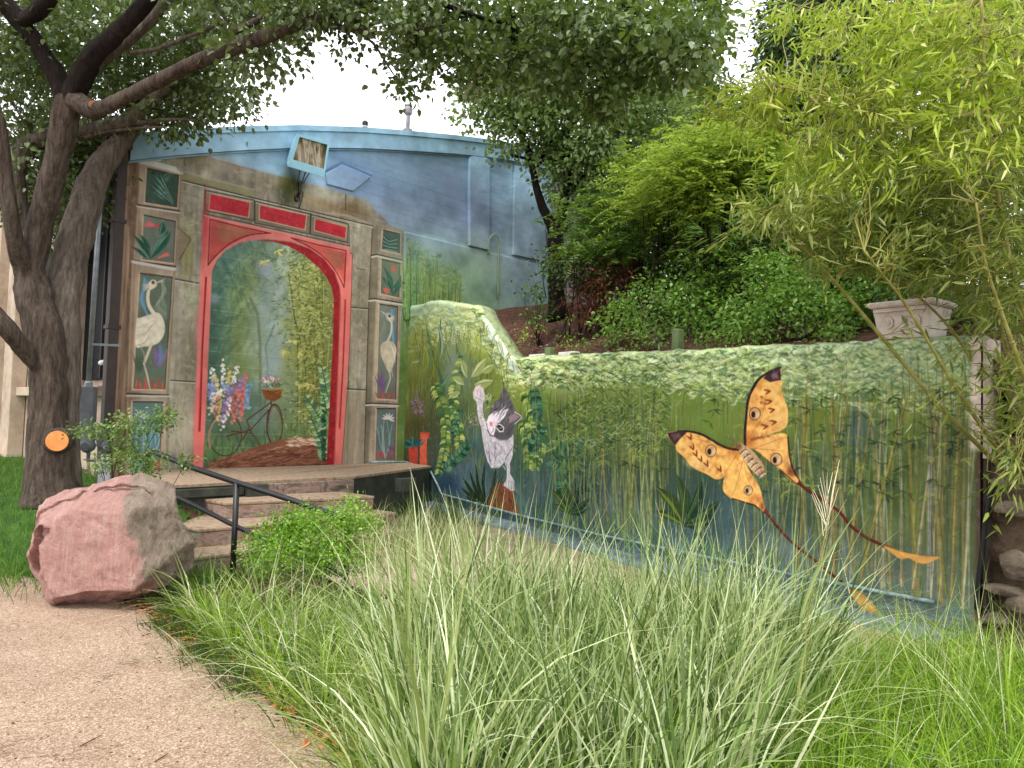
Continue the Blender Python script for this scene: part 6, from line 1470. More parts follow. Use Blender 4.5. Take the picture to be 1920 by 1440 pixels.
# ---- big old tree on the left
tb = at_depth(98, 935, 8.6); tb[2] = float(ground_z(tb[0], tb[1]))
lt = thing('spreading_tree', 'large old twin-trunked tree on the left with a round orange pruning cut', 'tree', tb)
J = []
J.append(limb('trunk', [(96, 965, 8.6, 118), (96, 925, 8.6, 100), (94, 860, 8.6, 76), (92, 780, 8.6, 66), (90, 700, 8.6, 64), (80, 620, 8.6, 66), (64, 560, 8.6, 62), (58, 510, 8.6, 50), (72, 440, 8.6, 46), (92, 360, 8.5, 44), (108, 290, 8.45, 44), (120, 230, 8.4, 48), (130, 190, 8.4, 50)], M_barkL, lt, 20))
J.append(limb('trunk', [(122, 960, 8.8, 70), (124, 900, 8.8, 56), (124, 800, 8.8, 44), (122, 720, 8.8, 50), (118, 640, 8.85, 60), (118, 560, 8.9, 64), (128, 500, 8.95, 62), (142, 440, 9.0, 60), (160, 380, 9.1, 56), (180, 330, 9.2, 50), (212, 285, 9.3, 40), (250, 240, 9.4, 30)], M_barkG, lt, 20))
J.append(limb('trunk', [(30, 560, 9.2, 20), (96, 700, 9.0, 40), (92, 600, 9.2, 34), (66, 520, 9.4, 36), (40, 450, 9.5, 40), (28, 380, 9.5, 42), (30, 310, 9.5, 38), (60, 268, 9.5, 34), (110, 252, 9.4, 32), (180, 242, 9.3, 30), (240, 226, 9.2, 28), (280, 195, 9.1, 24), (318, 160, 9.0, 20)][1:], M_barkG, lt, 16))
for L_, mt in (([(78, 700, 8.5, 20), (44, 655, 8.3, 32), (10, 615, 8.1, 34), (-40, 560, 8.0, 34)], M_barkL),
               ([(60, 560, 8.6, 30), (42, 500, 8.5, 34), (26, 440, 8.3, 30), (14, 360, 8.2, 26), (4, 270, 8.1, 24), (-20, 160, 8, 22)], M_barkL),
               ([(128, 205, 8.4, 40), (104, 140, 8.3, 34), (66, 80, 8.2, 32), (30, 30, 8.1, 34), (-10, -20, 8.0, 30)], M_barkD),
               ([(40, 40, 8.1, 26), (70, 20, 8.0, 30), (110, -30, 7.9, 30)], M_barkD),
               ([(130, 195, 8.4, 46), (152, 140, 8.3, 42), (178, 100, 8.2, 36), (222, 60, 8.1, 32), (262, 20, 8.0, 30), (300, -30, 7.9, 28)], M_barkD),
               ([(158, 140, 8.35, 26), (196, 108, 8.4, 24), (240, 76, 8.4, 24), (280, 40, 8.4, 22), (320, -6, 8.4, 20)], M_barkG),
               ([(140, 190, 8.35, 40), (172, 205, 8.2, 34), (200, 200, 8.0, 28), (240, 180, 7.8, 26), (300, 150, 7.6, 27), (360, 120, 7.4, 27), (430, 92, 7.2, 26), (500, 68, 7.0, 26), (560, 44, 6.9, 24), (630, 20, 6.8, 20), (700, -6, 6.7, 16), (760, -30, 6.6, 14)], M_barkL),
               ([(420, 95, 7.2, 14), (400, 100, 7.3, 14), (440, 60, 7.2, 14), (520, 20, 7.1, 12), (580, -20, 7.0, 12)][2:], M_barkL),
               ([(585, 38, 6.85, 12), (640, 52, 6.8, 11), (700, 62, 6.8, 9), (760, 60, 6.8, 7), (820, 48, 6.8, 5)], M_barkL),
               ([(660, 56, 6.8, 6), (698, 80, 6.8, 5), (725, 120, 6.8, 4), (745, 150, 6.8, 2)], M_barkL),
               ([(250, 232, 9.2, 12), (300, 226, 9.1, 8), (340, 224, 9.0, 5), (372, 226, 9.0, 3)], M_barkG),
               ([(160, 258, 9.3, 8), (210, 246, 9.2, 6), (270, 240, 9.1, 5), (312, 238, 9.0, 3)], M_barkG),
               ([(245, 100, 8.3, 8), (300, 90, 8.2, 8), (360, 66, 8.1, 7), (440, 36, 8.0, 5), (500, 30, 8.0, 4)], M_barkG),
               ([(320, 158, 9.0, 14), (360, 130, 8.9, 10), (420, 110, 8.8, 7), (480, 120, 8.8, 4)], M_barkG)):
    J.append(limb('limb', L_, mt, lt, 12, 5, .06))
# pale orange pruning cut and a torn stub
M_cut = surf('fresh_orange_cut', [(206, 122, 62), (222, 140, 76), (230, 156, 96)], 9, .8, 40, .2)
cc_ = at_depth(107, 827, 8.38); ax_ = nrm(CAM-cc_)
m = MB(); m.lathe(cc_-ax_*.08, [(.17, -.14), (.15, -.03), (.128, .045), (.116, .060)], 22, ax_); col_ = m.build('branch_collar', M_barkL, lt, smooth=True)
m = MB(); m.lathe(cc_-ax_*.02, [(.108, -.01), (.110, .006), (.107, .010)], 26, ax_); m.build('pruning_cut', M_cut, col_)
q = at_depth(174, 196, 8.05); m = MB(); m.lathe(q, [(.05, -.1), (.052, .0), (.05, .004)], 14, (.5, -.8, -.1)); m.build('stub', M_barkL, lt); m = MB(); m.lathe(q, [(.043, .004), (.042, .009)], 14, (.5, -.8, -.1)); m.build('pruning_cut', surf('old_cut', [(150, 96, 66), (176, 120, 88)], 9), lt)
JJ = np.vstack(J); JJ = JJ[JJ[:, 2] > 3.2]
crown('crown', [(50, 60, 130, 90, 9.6, 2.5, 52), (190, 70, 140, 90, 10, 3, 60), (330, 60, 120, 76, 9.8, 2.5, 50), (460, 10, 110, 50, 8.5, 2, 28), (40, 200, 110, 90, 10, 2.5, 36), (150, 190, 110, 70, 10.5, 2, 28), (60, 320, 120, 90, 10.4, 2, 44), (180, 300, 70, 80, 10.6, 2, 26), (300, 175, 100, 55, 10, 2, 46), (385, 160, 60, 50, 9.6, 1.4, 24), (435, 190, 30, 24, 9.2, .8, 5), (130, 420, 70, 60, 10.6, 1.5, 16), (320, 225, 60, 14, 9.6, 1, 7), (480, 95, 40, 30, 7.6, .8, 9),
               (-60, 100, 80, 200, 9.0, 3, 30), (545, -40, 200, 40, 8, 3, 30), (200, -60, 300, 50, 9, 4, 60)], M_leafL, lt, 60, .17, (.055, .085), .74, .45, twigs=JJ, twmat=M_barkG)
# leaves along the long overhanging bough
crown('crown', [(570, 20, 60, 26, 7.0, .8, 14), (640, 20, 60, 26, 6.9, .8, 13), (655, 92, 14, 12, 6.9, .3, 2), (710, 30, 50, 30, 6.9, 1, 12), (560, 74, 24, 12, 7, .4, 3), (500, 84, 30, 18, 7.2, .5, 4), (790, 40, 70, 50, 7, 1.4, 24), (700, -20, 160, 26, 7, 1.6, 22), (745, 105, 20, 30, 6.9, .4, 4), (600, 60, 30, 8, 6.9, .4, 2)], M_leafL, lt, 34, .085, (.045, .07), .8, .5, twigs=JJ, twmat=M_barkG)
# heavier foliage hanging into the top of the view
M_leafC = leaf_mat('dusky_leaves', [(36, 56, 26), (54, 76, 32), (74, 98, 42), (96, 120, 60), (126, 144, 98), (168, 180, 152)], .4, .28, .5)
crown('crown', [(840, 45, 80, 60, 7.6, 1.4, 30), (930, 60, 90, 70, 7.6, 1.4, 32), (790, 100, 40, 30, 7.4, .8, 6), (885, 145, 36, 20, 7.6, .8, 5), (1040, 50, 110, 66, 7.4, 1.5, 30), (1150, 50, 100, 66, 7.2, 1.5, 30), (1260, 60, 80, 66, 6.4, 1.2, 30), (1000, 120, 100, 60, 7.8, 1.2, 30), (1130, 130, 90, 60, 7.5, 1.2, 30), (1250, 120, 80, 40, 7.1, 1, 22), (1325, 30, 36, 50, 6.9, 1, 11), (1315, 110, 22, 20, 6.9, .5, 3), (1000, -40, 350, 40, 7.5, 2, 60), (1100, 190, 60, 40, 7.8, .6, 9), (765, 150, 20, 14, 7.2, .3, 3)], M_leafC, lt, 42, .11, (.05, .085), .78, .55, twigs=np.array([at_depth(x, y, 7.3) for x, y in ((780, 40), (860, 30), (960, 40), (1060, 30), (1160, 30), (1260, 40), (900, 100), (1100, 100), (1250, 100))]), twmat=M_barkD)
J2 = [limb('limb', L_, M_barkD, lt, 8, 4, .04) for L_ in ([(760, -30, 6.7, 12), (860, 20, 7.2, 9), (960, 44, 7.4, 7), (1060, 40, 7.4, 6), (1180, 60, 7.2, 4)], [(900, -30, 7.2, 12), (1020, 30, 7.4, 9), (1100, 90, 7.5, 6), (1140, 150, 7.5, 3)], [(1100, -40, 7.2, 10), (1200, 30, 7.1, 7), (1290, 90, 7.0, 4)], [(840, 20, 7.2, 6), (880, 80, 7.5, 4), (905, 150, 7.6, 2)])]

# ---- small dark-stemmed tree on the bank
q = at_depth(1044, 578, 13.3); q[2] = bank_z(q[0], q[1])
ct = thing('bank_tree', 'dark-stemmed forked tree standing on the mulched bank before the blue wall', 'tree', q)
Jc = [limb('trunk', [(1046, 600, 13.3, 42), (1044, 560, 13.3, 32), (1042, 500, 13.3, 29), (1042, 450, 13.3, 30), (1040, 420, 13.3, 34)], M_barkD, ct, 14)]
for L_ in ([(1036, 425, 13.3, 24), (1018, 390, 13.25, 17), (1004, 345, 13.2, 14), (996, 300, 13.2, 13), (980, 262, 13.2, 13), (960, 225, 13.1, 10), (940, 190, 13, 7), (925, 150, 13, 5)],
           [(1046, 425, 13.3, 24), (1056, 385, 13.3, 19), (1064, 330, 13.3, 16), (1060, 270, 13.3, 14), (1066, 200, 13.3, 11), (1080, 120, 13.2, 8)],
           [(1000, 320, 13.2, 9), (1020, 290, 13.1, 8), (1040, 240, 13.1, 7), (1030, 160, 13, 5)], [(978, 270, 13.2, 7), (990, 230, 13.1, 6), (1000, 170, 13, 4), (985, 110, 13, 3)],
           [(1058, 370, 13.3, 10), (1100, 320, 13.4, 8), (1150, 280, 13.5, 6), (1190, 220, 13.5, 4)], [(1060, 300, 13.3, 8), (1010, 300, 13.2, 6), (960, 292, 13.2, 5)][::-1],
           [(1048, 440, 13.25, 10), (1072, 420, 13.2, 6), (1096, 412, 13.1, 4), (1130, 400, 13.1, 3)], [(965, 235, 13.1, 5), (935, 205, 13.1, 4), (900, 190, 13, 3), (880, 170, 13, 2)]):
    Jc.append(limb('limb', L_, M_barkD, ct, 10, 4, .05))
M_leafB = leaf_mat('grey_green_leaves', [(44, 66, 32), (66, 92, 42), (90, 118, 54), (114, 140, 76), (140, 162, 106), (176, 190, 156)], .42, .32, .45)
crown('crown', [(900, 200, 40, 26, 13, 1, 9), (930, 170, 50, 40, 13, 1.4, 15), (960, 120, 60, 60, 13, 2, 24), (1030, 120, 80, 80, 13.3, 2.4, 30), (1110, 130, 90, 80, 13.5, 2.4, 34), (1200, 150, 80, 80, 13.6, 2.4, 30), (960, 220, 50, 30, 13, 1.2, 11), (950, 262, 26, 12, 13, .6, 4), (1010, 210, 60, 50, 13.1, 1.8, 25), (1100, 230, 90, 60, 13.4, 2, 46), (1180, 260, 70, 60, 13.6, 2, 34), (1090, 300, 60, 50, 13.5, 1.6, 24), (1150, 330, 60, 50, 13.6, 1.6, 24), (1040, 290, 24, 40, 13.3, 1, 7), (1080, 350, 46, 36, 13.4, 1, 13), (1020, 262, 34, 26, 13.2, .8, 7), (1250, 220, 50, 70, 14, 2, 22)], M_leafB, ct, 60, .18, (.07, .105), .7, .45, twigs=np.vstack(Jc)[np.vstack(Jc)[:, 2] > 5], twmat=M_barkD)
rb = thing('red_ribbon', 'torn red ribbon caught high among the leaves of the bank tree', 'ribbon', at_depth(908, 110, 12.6))
M_red = surf('faded_red_cloth', [(196, 60, 44), (222, 90, 74)], 8, .7)
for (x, y) in ((922, 78), (896, 142)):
    V = []
    for i in range(7):
        c = at_depth(x+3*math.sin(i*1.3)-i*1.2, y-12+i*5, 12.6); V += [c+[-.02-.01*(i % 2), .01*math.sin(i), 0], c+[.022, -.012*math.cos(i), .01]]
    mesh_obj('strip', np.array(V), [(2*i, 2*i+1, 2*i+3, 2*i+2) for i in range(6)], M_red, rb)

# ---- trees and thicket behind the garden wall
def compound(nm, blobs, mat, parent, per=9, pairs=8, Lr=(.28, .5), Ll=(.06, .10), wr=.34, sig=.16):
    Cs, P0, cid = blob_clusters(blobs, per, sig); N = len(P0); cv = G.random(len(Cs)); az = G.uniform(0, 6.283, N); el = G.normal(.15, .35, N)
    D = np.stack([np.cos(az)*np.cos(el), np.sin(az)*np.cos(el), np.sin(el)], -1); Sd = nrm(np.cross(D, [0, 0, 1.0])); R_ = G.uniform(Lr[0], Lr[1], N)[:, None]
    Ps, Ds, Vs = [], [], []
    for i in range(pairs):
        t = (i+1)/pairs; base = P0+D*R_*t-np.array([0, 0, 1.0])*R_*.42*t*t
        for sg in (-1, 1): Ps.append(base); Ds.append(Sd*sg+D*.45-np.array([0, 0, .28])+G.normal(0, .12, (N, 3))); Vs.append(np.clip(.55*cv[cid]+.45*G.random(N), 0, 1))
    Ps, Ds, Vs = np.vstack(Ps), np.vstack(Ds), np.concatenate(Vs); Ls = G.uniform(Ll[0], Ll[1], len(Ps))
    return leaf_obj(nm, Ps, Ds, Ls, Ls*wr, mat, parent, Vs, fold=.2, shape=(.3, .7))
def stem_set(parent, base, tips, mat, r0=.02):
    m = MB()
    for t in tips:
        b0_ = base
        if np.linalg.norm((t-base)[:2]) > .9: b0_ = t+G.normal(0, .2, 3)*[1, 1, 0]; b0_[2] = bank_z(b0_[0], b0_[1]) if parent.location[2] > 1.8 else base[2]; b0_[2] = min(b0_[2], t[2])
        base, bs_ = b0_, base
        mid = base+(t-base)*.5+G.normal(0, .07, 3)*np.linalg.norm(t-base); m.tube(smooth_open([base+G.normal(0, .05, 3)*[1, 1, 0], mid, t], 3), np.linspace(r0, r0*.25, 7), 5, False)
        base = bs_
    return setp(m.build('stems', mat, parent), kind='stuff')
def bush(nm, label, cat, grp, root_px, blobs, mat, per=50, sig=.16, L=(.05, .08), wr=.5, stems=8, smat=None, r0=.018, **k):
    x, y, d = root_px; b = at_depth(x, y, d); b[2] = bank_z(b[0], b[1]) if y < 700 else float(ground_z(b[0], b[1]))
    t = thing(nm, label, cat, b, grp)
    comp = k.pop('comp', 0)
    if comp: compound('foliage', blobs, mat, t, comp, Ll=L, sig=sig)
    else: crown('foliage', blobs, mat, t, per, sig, L, wr, **k)
    tips = []
    for (bx, by, rx, ry, dd, th, n) in blobs:
        for _ in range(max(1, stems//len(blobs))): tips.append(at_depth(bx+G.uniform(-.7, .7)*rx, by+G.uniform(-.8, .4)*ry, dd))
    stem_set(t, b, tips, smat or M_barkG, r0)
    return t
M_yg = leaf_mat('yellow_green_leaflets', [(84, 108, 36), (116, 140, 44), (144, 168, 56), (172, 192, 76), (196, 210, 108)], .45, .4, .4)
M_mg = leaf_mat('mid_green_leaflets', [(44, 70, 26), (64, 98, 34), (86, 124, 44), (114, 148, 62), (144, 172, 96)], .45, .3, .4)
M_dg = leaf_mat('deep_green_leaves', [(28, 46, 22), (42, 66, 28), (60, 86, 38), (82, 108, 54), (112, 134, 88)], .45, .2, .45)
M_bg = leaf_mat('bright_green_leaves', [(60, 100, 34), (84, 128, 44), (112, 156, 60), (142, 180, 84), (176, 206, 124)], .42, .35, .4)
M_rd = leaf_mat('dark_red_leaves', [(52, 20, 20), (84, 32, 30), (112, 44, 40), (70, 36, 30), (60, 52, 30)], .5, .25, .35)
LF = dict(fold=.2, shape=(.3, .7))
# far trees closing the view
for (nm, lab, root, bl) in (
    ('background_tree', 'tall dark tree far behind, right of the sky gap', (1560, 500, 20), [(1510, 50, 60, 70, 19, 3, 32), (1560, 120, 120, 120, 19, 4, 90), (1500, 200, 80, 60, 18, 3, 40), (1640, 60, 120, 100, 19, 4, 60), (1620, 300, 130, 120, 18, 4, 60), (1540, -20, 90, 50, 19, 4, 24)]),
    ('background_tree', 'far tree at the right edge, mostly behind bamboo', (1860, 500, 19), [(1830, 80, 130, 140, 18, 4, 80), (1850, 320, 130, 160, 17, 4, 80), (1940, 200, 90, 300, 17, 4, 70)]),
    ('background_tree', 'far tree behind the middle of the thicket', (1330, 480, 19), [(1300, 230, 90, 60, 18, 3, 40), (1380, 260, 100, 70, 18, 3, 50), (1250, 330, 110, 80, 18, 3, 50), (1400, 380, 140, 90, 17, 3, 60), (1300, 180, 40, 26, 18, 2, 8), (1280, 440, 160, 80, 17, 3, 60), (1440, 480, 150, 80, 16, 3, 60)])):
    x, y, d = root; b = at_depth(x, y, d); b[2] = bank_z(b[0], b[1]); t = thing(nm, lab, 'tree', b, 'far trees')
    crown('crown', bl, M_dg, t, 110, .30, (.09, .15), .62, .3)
    limb('trunk', [(x, y+60, d, 30), (x+6, y-60, d, 24), (x-4, y-200, d, 18), (x+4, y-340, d, 10)], M_barkD, t, 10)
# thicket on the bank
def scatter(region, n, d, r, cnt):
    """many small irregular masses inside a region (x0, x1, ytop(x), ybottom)"""
    out = []
    x0, x1, yt, yb = region
    for _ in range(n):
        x = G.uniform(x0, x1); t = float(np.interp(x, [p[0] for p in yt], [p[1] for p in yt])); y = G.uniform(t, yb); out.append((x, y, r*G.uniform(.5, 1.3), r*G.uniform(.4, .9), d+G.uniform(-.7, .7)-(x-1250)*.003, .5, cnt))
    return out
bush('sumac_thicket', 'tall yellow-green sumac in the middle of the bank', 'shrub', None, (1330, 620, 10.6), scatter((1180, 1500, [(1180, 300), (1230, 262), (1290, 285), (1340, 235), (1400, 262), (1450, 240), (1500, 262)], 390), 44, 11, 44, 5), M_yg, 80, .16, (.06, .10), .36, 40, M_barkD, .018, comp=8)
bush('sumac_thicket', 'shaded green sumac in front of the grey wall beside the bank tree', 'shrub', None, (1180, 630, 11.6), scatter((1090, 1330, [(1090, 390), (1150, 350), (1250, 370), (1330, 400)], 520), 42, 12, 40, 4), M_mg, 70, .16, (.06, .10), .36, 36, M_barkD, .016, comp=8)
bush('sumac_thicket', 'dark green sumac under the bamboo tips', 'shrub', None, (1440, 620, 9.8), scatter((1320, 1720, [(1320, 400), (1500, 380), (1720, 450)], 540), 50, 10.6, 42, 4), M_mg, 64, .16, (.06, .10), .38, 40, M_barkD, .016, comp=8)
bush('red_leaved_shrub', 'dark red-leaved shrub at the foot of the bank tree', 'shrub', None, (1130, 632, 11.9), [(1100, 540, 36, 34, 12.2, .7, 14), (1160, 525, 44, 36, 12, .8, 18), (1110, 585, 40, 24, 12, .6, 10), (1180, 570, 36, 26, 11.8, .6, 8)], M_rd, 40, .13, (.06, .11), .3, 12, M_barkD, .014, **LF)
bush('leafy_shrub', 'bright green shrub on the bank left of the planter', 'shrub', None, (1500, 640, 8.6), [(1440, 510, 40, 26, 9, .6, 11), (1500, 530, 50, 36, 8.8, .8, 16), (1450, 570, 46, 30, 8.8, .6, 12), (1530, 590, 60, 40, 8.6, .8, 22), (1400, 600, 50, 24, 8.9, .5, 9), (1590, 580, 40, 40, 8.4, .6, 13)], M_bg, 44, .11, (.045, .07), .62, 16, M_barkG, .013, shape=(.35, .72))
bush('leafy_shrub', 'low pale-leaved sapling clump near the wall top stub', 'shrub', None, (1240, 655, 9.9), [(1170, 570, 34, 40, 10.4, .5, 8), (1215, 600, 36, 30, 10.2, .5, 8), (1280, 600, 50, 30, 10, .6, 10), (1340, 610, 46, 24, 9.6, .5, 9), (1200, 635, 50, 14, 10, .4, 7)], M_bg, 30, .10, (.04, .065), .62, 14, M_barkG, .010, shape=(.35, .72))
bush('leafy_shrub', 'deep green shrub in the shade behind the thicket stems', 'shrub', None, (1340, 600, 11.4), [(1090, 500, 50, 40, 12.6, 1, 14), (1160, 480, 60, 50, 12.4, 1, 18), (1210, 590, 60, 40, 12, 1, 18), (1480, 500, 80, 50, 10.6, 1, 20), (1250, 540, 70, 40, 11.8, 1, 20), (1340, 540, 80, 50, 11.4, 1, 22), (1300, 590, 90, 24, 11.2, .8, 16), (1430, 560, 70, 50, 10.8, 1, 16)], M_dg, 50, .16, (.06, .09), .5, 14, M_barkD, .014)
bush('seedling_shrub', 'small sparse seedling on the mulch left of the bank tree', 'shrub', None, (1010, 600, 12.8), [(988, 545, 22, 16, 12.9, .3, 4), (1020, 560, 20, 20, 12.8, .3, 4), (1008, 590, 26, 14, 12.7, .3, 4)], M_mg, 22, .09, (.05, .075), .6, 9, M_barkD, .008)
bush('seedling_shrub', 'short yellowish seedlings by the two wall stubs', 'shrub', None, (1000, 650, 11.6), [(1000, 622, 26, 18, 11.7, .3, 4), (1045, 635, 20, 12, 11.6, .3, 2), (970, 640, 14, 10, 11.6, .2, 1), (1060, 610, 14, 22, 11.8, .2, 2)], M_yg, 20, .07, (.035, .055), .5, 12, M_barkG, .006)
bush('seedling_shrub', 'row of leafy seedlings along the top of the mural wall', 'shrub', None, (1130, 648, 10.7), [(1090, 640, 24, 10, 10.9, .3, 3), (1140, 636, 30, 12, 10.7, .3, 5), (1330, 640, 50, 10, 9.2, .3, 6), (1420, 636, 50, 12, 8.8, .3, 7), (1550, 630, 50, 14, 8.0, .3, 8)], M_bg, 26, .08, (.035, .06), .55, 12, M_barkG, .006)
bush('leafy_shrub', 'spreading bright shrub low on the bank in front of the shaded thicket', 'shrub', None, (1300, 640, 10.2), [(1230, 560, 60, 40, 10.6, .8, 18), (1310, 560, 60, 40, 10.2, .8, 18), (1390, 580, 60, 36, 9.6, .7, 18), (1170, 600, 40, 30, 10.9, .6, 9), (1620, 600, 40, 30, 8.6, .5, 10)], M_bg, 36, .13, (.05, .08), .6, 20, M_barkG, .010, shape=(.35, .72))
bush('vine_mass', 'dark leafy vines filling the gap behind the planter', 'vine', None, (1720, 640, 8.2), [(1640, 560, 50, 50, 8.4, .6, 16), (1720, 540, 60, 50, 8.3, .6, 16), (1800, 580, 60, 60, 7.9, .8, 20), (1880, 620, 70, 80, 7.4, .8, 26), (1900, 740, 60, 90, 7.6, .8, 60), (1860, 790, 40, 60, 7.8, .5, 26)], M_mg, 44, .13, (.05, .08), .5, 10, M_barkD, .012)
for k_, (x, y, s_) in enumerate(((975, 662, .05), (1005, 640, .03), (1040, 655, .035), (1100, 652, .04), (940, 600, .03), (925, 582, .05), (955, 640, .025))):
    pass
# chips of stone and pale litter scattered over the mulch
def debris(nm, n, fn, mat, size, label=None):
    V, F = [], []; Vs, Fs = [], []
    for i in range(n):
        c = fn(); s = G.uniform(*size); a = G.uniform(0, 6.3); ca, sa = math.cos(a), math.sin(a); h = s*G.uniform(.1, .45)
        q = np.array([[-1, -.6, 0], [1, -.5, 0], [.8, .6, 0], [-.9, .5, 0], [0, 0, 1]])*[s, s, h]*G.uniform(.6, 1.3, (5, 3)); q = np.stack([q[:, 0]*ca-q[:, 1]*sa, q[:, 0]*sa+q[:, 1]*ca, q[:, 2]], -1)
        k = len(V); V += list(q+c); F += [(k, k+1, k+4), (k+1, k+2, k+4), (k+2, k+3, k+4), (k+3, k, k+4)]
    return setp(mesh_obj(nm, np.array(V), F, mat), kind='stuff')
def bankpt():
    u = G.uniform(2.4, 9.5); v = G.uniform(.02, 2.0)**1.2; q = WB.p+WB.d*u-WB.n*(v+.22); return np.array([q[0], q[1], bank_z(q[0], q[1])])
debris('stone_chips', 260, bankpt, surf('pale_chips', [(150, 130, 120), (196, 180, 170), (120, 90, 78)], 9), (.012, .05))
debris('bark_mulch', 3500, bankpt, surf('mulch_flakes', [(60, 36, 28), (96, 62, 50), (130, 92, 76)], 9), (.01, .035))

# ---- bamboo leaning in from the right
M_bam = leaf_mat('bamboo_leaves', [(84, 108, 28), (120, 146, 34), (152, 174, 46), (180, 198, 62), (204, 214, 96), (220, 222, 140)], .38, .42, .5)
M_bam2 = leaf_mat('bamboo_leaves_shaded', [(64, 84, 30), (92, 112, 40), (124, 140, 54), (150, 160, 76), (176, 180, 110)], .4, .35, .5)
M_culm = surf('bamboo_culm', [(104, 100, 44), (134, 130, 62), (160, 156, 92)], 9, .5, 30, .2)
bb = at_depth(1960, 760, 6.4); bb[2] = 1.45
bam = thing('bamboo', 'large yellow-green bamboo arching over the right end of the wall', 'bamboo', bb)
culms = [[(1884, 884, 6.45, 9), (1846, 846, 6.35, 9), (1760, 760, 6.1, 8), (1660, 640, 6.0, 7), (1580, 545, 5.9, 6), (1500, 460, 5.8, 5), (1420, 400, 5.7, 3), (1370, 380, 5.7, 2)],
         [(1896, 880, 6.4, 8), (1868, 840, 6.2, 8), (1800, 740, 5.8, 7), (1740, 640, 5.7, 6), (1690, 560, 5.6, 5), (1620, 470, 5.5, 3)],
         [(1960, 900, 6.4, 10), (1900, 700, 6.3, 9), (1860, 560, 6.2, 8), (1800, 400, 6.1, 7), (1700, 250, 6.0, 6), (1580, 190, 5.9, 4), (1450, 160, 5.9, 2)],
         [(2000, 800, 6.8, 10), (1960, 500, 6.7, 9), (1900, 300, 6.6, 8), (1790, 120, 6.5, 8), (1700, 20, 6.4, 7), (1640, -60, 6.3, 5)],
         [(1980, 900, 6.0, 10), (1930, 650, 5.8, 9), (1880, 420, 5.6, 8), (1850, 200, 5.4, 7), (1840, 0, 5.3, 6)],
         [(1960, 860, 6.8, 9), (1850, 640, 6.8, 8), (1720, 440, 6.8, 7), (1600, 320, 6.8, 5), (1480, 250, 6.8, 3)],
         [(1990, 940, 5.6, 9), (1940, 760, 5.4, 8), (1890, 620, 5.3, 7), (1850, 500, 5.2, 5), (1830, 380, 5.1, 4)],
         [(2010, 700, 7.2, 9), (1900, 480, 7.2, 8), (1760, 330, 7.2, 6), (1640, 130, 7.2, 5), (1560, 30, 7.2, 3)],
         [(2030, 760, 6.2, 9), (1990, 500, 6.0, 8), (1940, 260, 5.8, 7), (1900, 60, 5.7, 6)],
         [(1925, 876, 6.6, 8), (1880, 800, 6.5, 7), (1800, 640, 6.5, 6), (1700, 540, 6.5, 4), (1600, 500, 6.5, 3)]]
cp = []
for L_ in culms:
    q = limb('culm', L_, M_culm, bam, 8, 6, .0); cu_ = C.objects[-1]; cp.append(q[len(q)//4:])
    m = MB()
    for i in range(2, len(q)-2, 3): tdir = nrm(q[i+1]-q[i-1]); r_ = .5/FPX*6*np.interp(i, [0, len(q)], [L_[0][3], L_[-1][3]]); m.lathe(q[i], [(r_*1.05, -.006), (r_*1.3, 0), (r_*1.05, .006)], 8, tdir)
    if m.V: setp(m.build('node', M_culm, cu_), kind='stuff')
CPc = np.vstack(cp)
def bamboo_sprays(blobs, mat, per, sig, L, anchors, nm='foliage', tw=True, scale=1.0):
    """leaf fans at the ends of fine twigs"""
    Cs, _, _ = blob_clusters(blobs, 1, 0.0)
    P, D, m = [], [], MB()
    for c in Cs:
        k = anchors[np.argmin(((anchors-c)**2).sum(1))]; d = c-k; dl = np.linalg.norm(d); ax = nrm(d+G.normal(0, .25, 3)*dl+[0, 0, .1*dl]) if dl > .02 else nrm(G.normal(0, 1, 3))
        sp = G.uniform(.25, .55); st = c-ax*sp*.5; en = c+ax*sp*.5+[0, 0, -.12*sp]
        if tw:
            if dl < 1.4: m.tube([k, (k+st)/2+G.normal(0, .03, 3), st], [.005, .004, .003], 3, False)
            m.tube([st, (st+en)/2+[0, 0, .02], en], [.0028, .002, .001], 3, False)
        nfan = G.integers(4, 8)
        for f in np.linspace(.1, 1, nfan):
            b = st+(en-st)*f
            for _ in range(max(1, per//nfan)):
                P.append(b+G.normal(0, sig, 3)); D.append(ax*.8+G.normal(0, .62, 3)+[0, 0, -.28])
    P, D = np.array(P), np.array(D); N = len(P); Ls = G.uniform(L[0], L[1], N)
    leaf_obj(nm, P, D, Ls, Ls*G.uniform(.12, .19, N), mat, bam, np.clip(G.normal(.5, .28, N), 0, 1), fold=.15, shape=(.28, .66), curl=.10)
    if tw and m.V: setp(m.build('twigs', M_culm, bam), kind='stuff')
bamboo_sprays([(1850, 60, 110, 110, 6, 1.8, 120), (1720, 60, 90, 90, 6.2, 1.6, 85), (1600, 50, 80, 60, 6.4, 1.4, 44), (1500, 25, 60, 30, 6.6, 1, 14), (1850, 230, 110, 110, 6, 1.8, 130), (1720, 220, 100, 90, 6.3, 1.6, 100), (1590, 190, 80, 60, 6.4, 1.2, 46), (1480, 160, 60, 36, 6.2, .8, 20), (1430, 170, 50, 30, 6.3, .8, 12), (1650, 330, 120, 60, 6.4, 1.6, 80), (1540, 300, 80, 50, 6.5, 1.2, 44), (1420, 200, 80, 40, 6.6, 1, 22), (1350, 190, 50, 30, 6.8, .6, 9)], M_bam, 17, .035, (.09, .165), CPc)
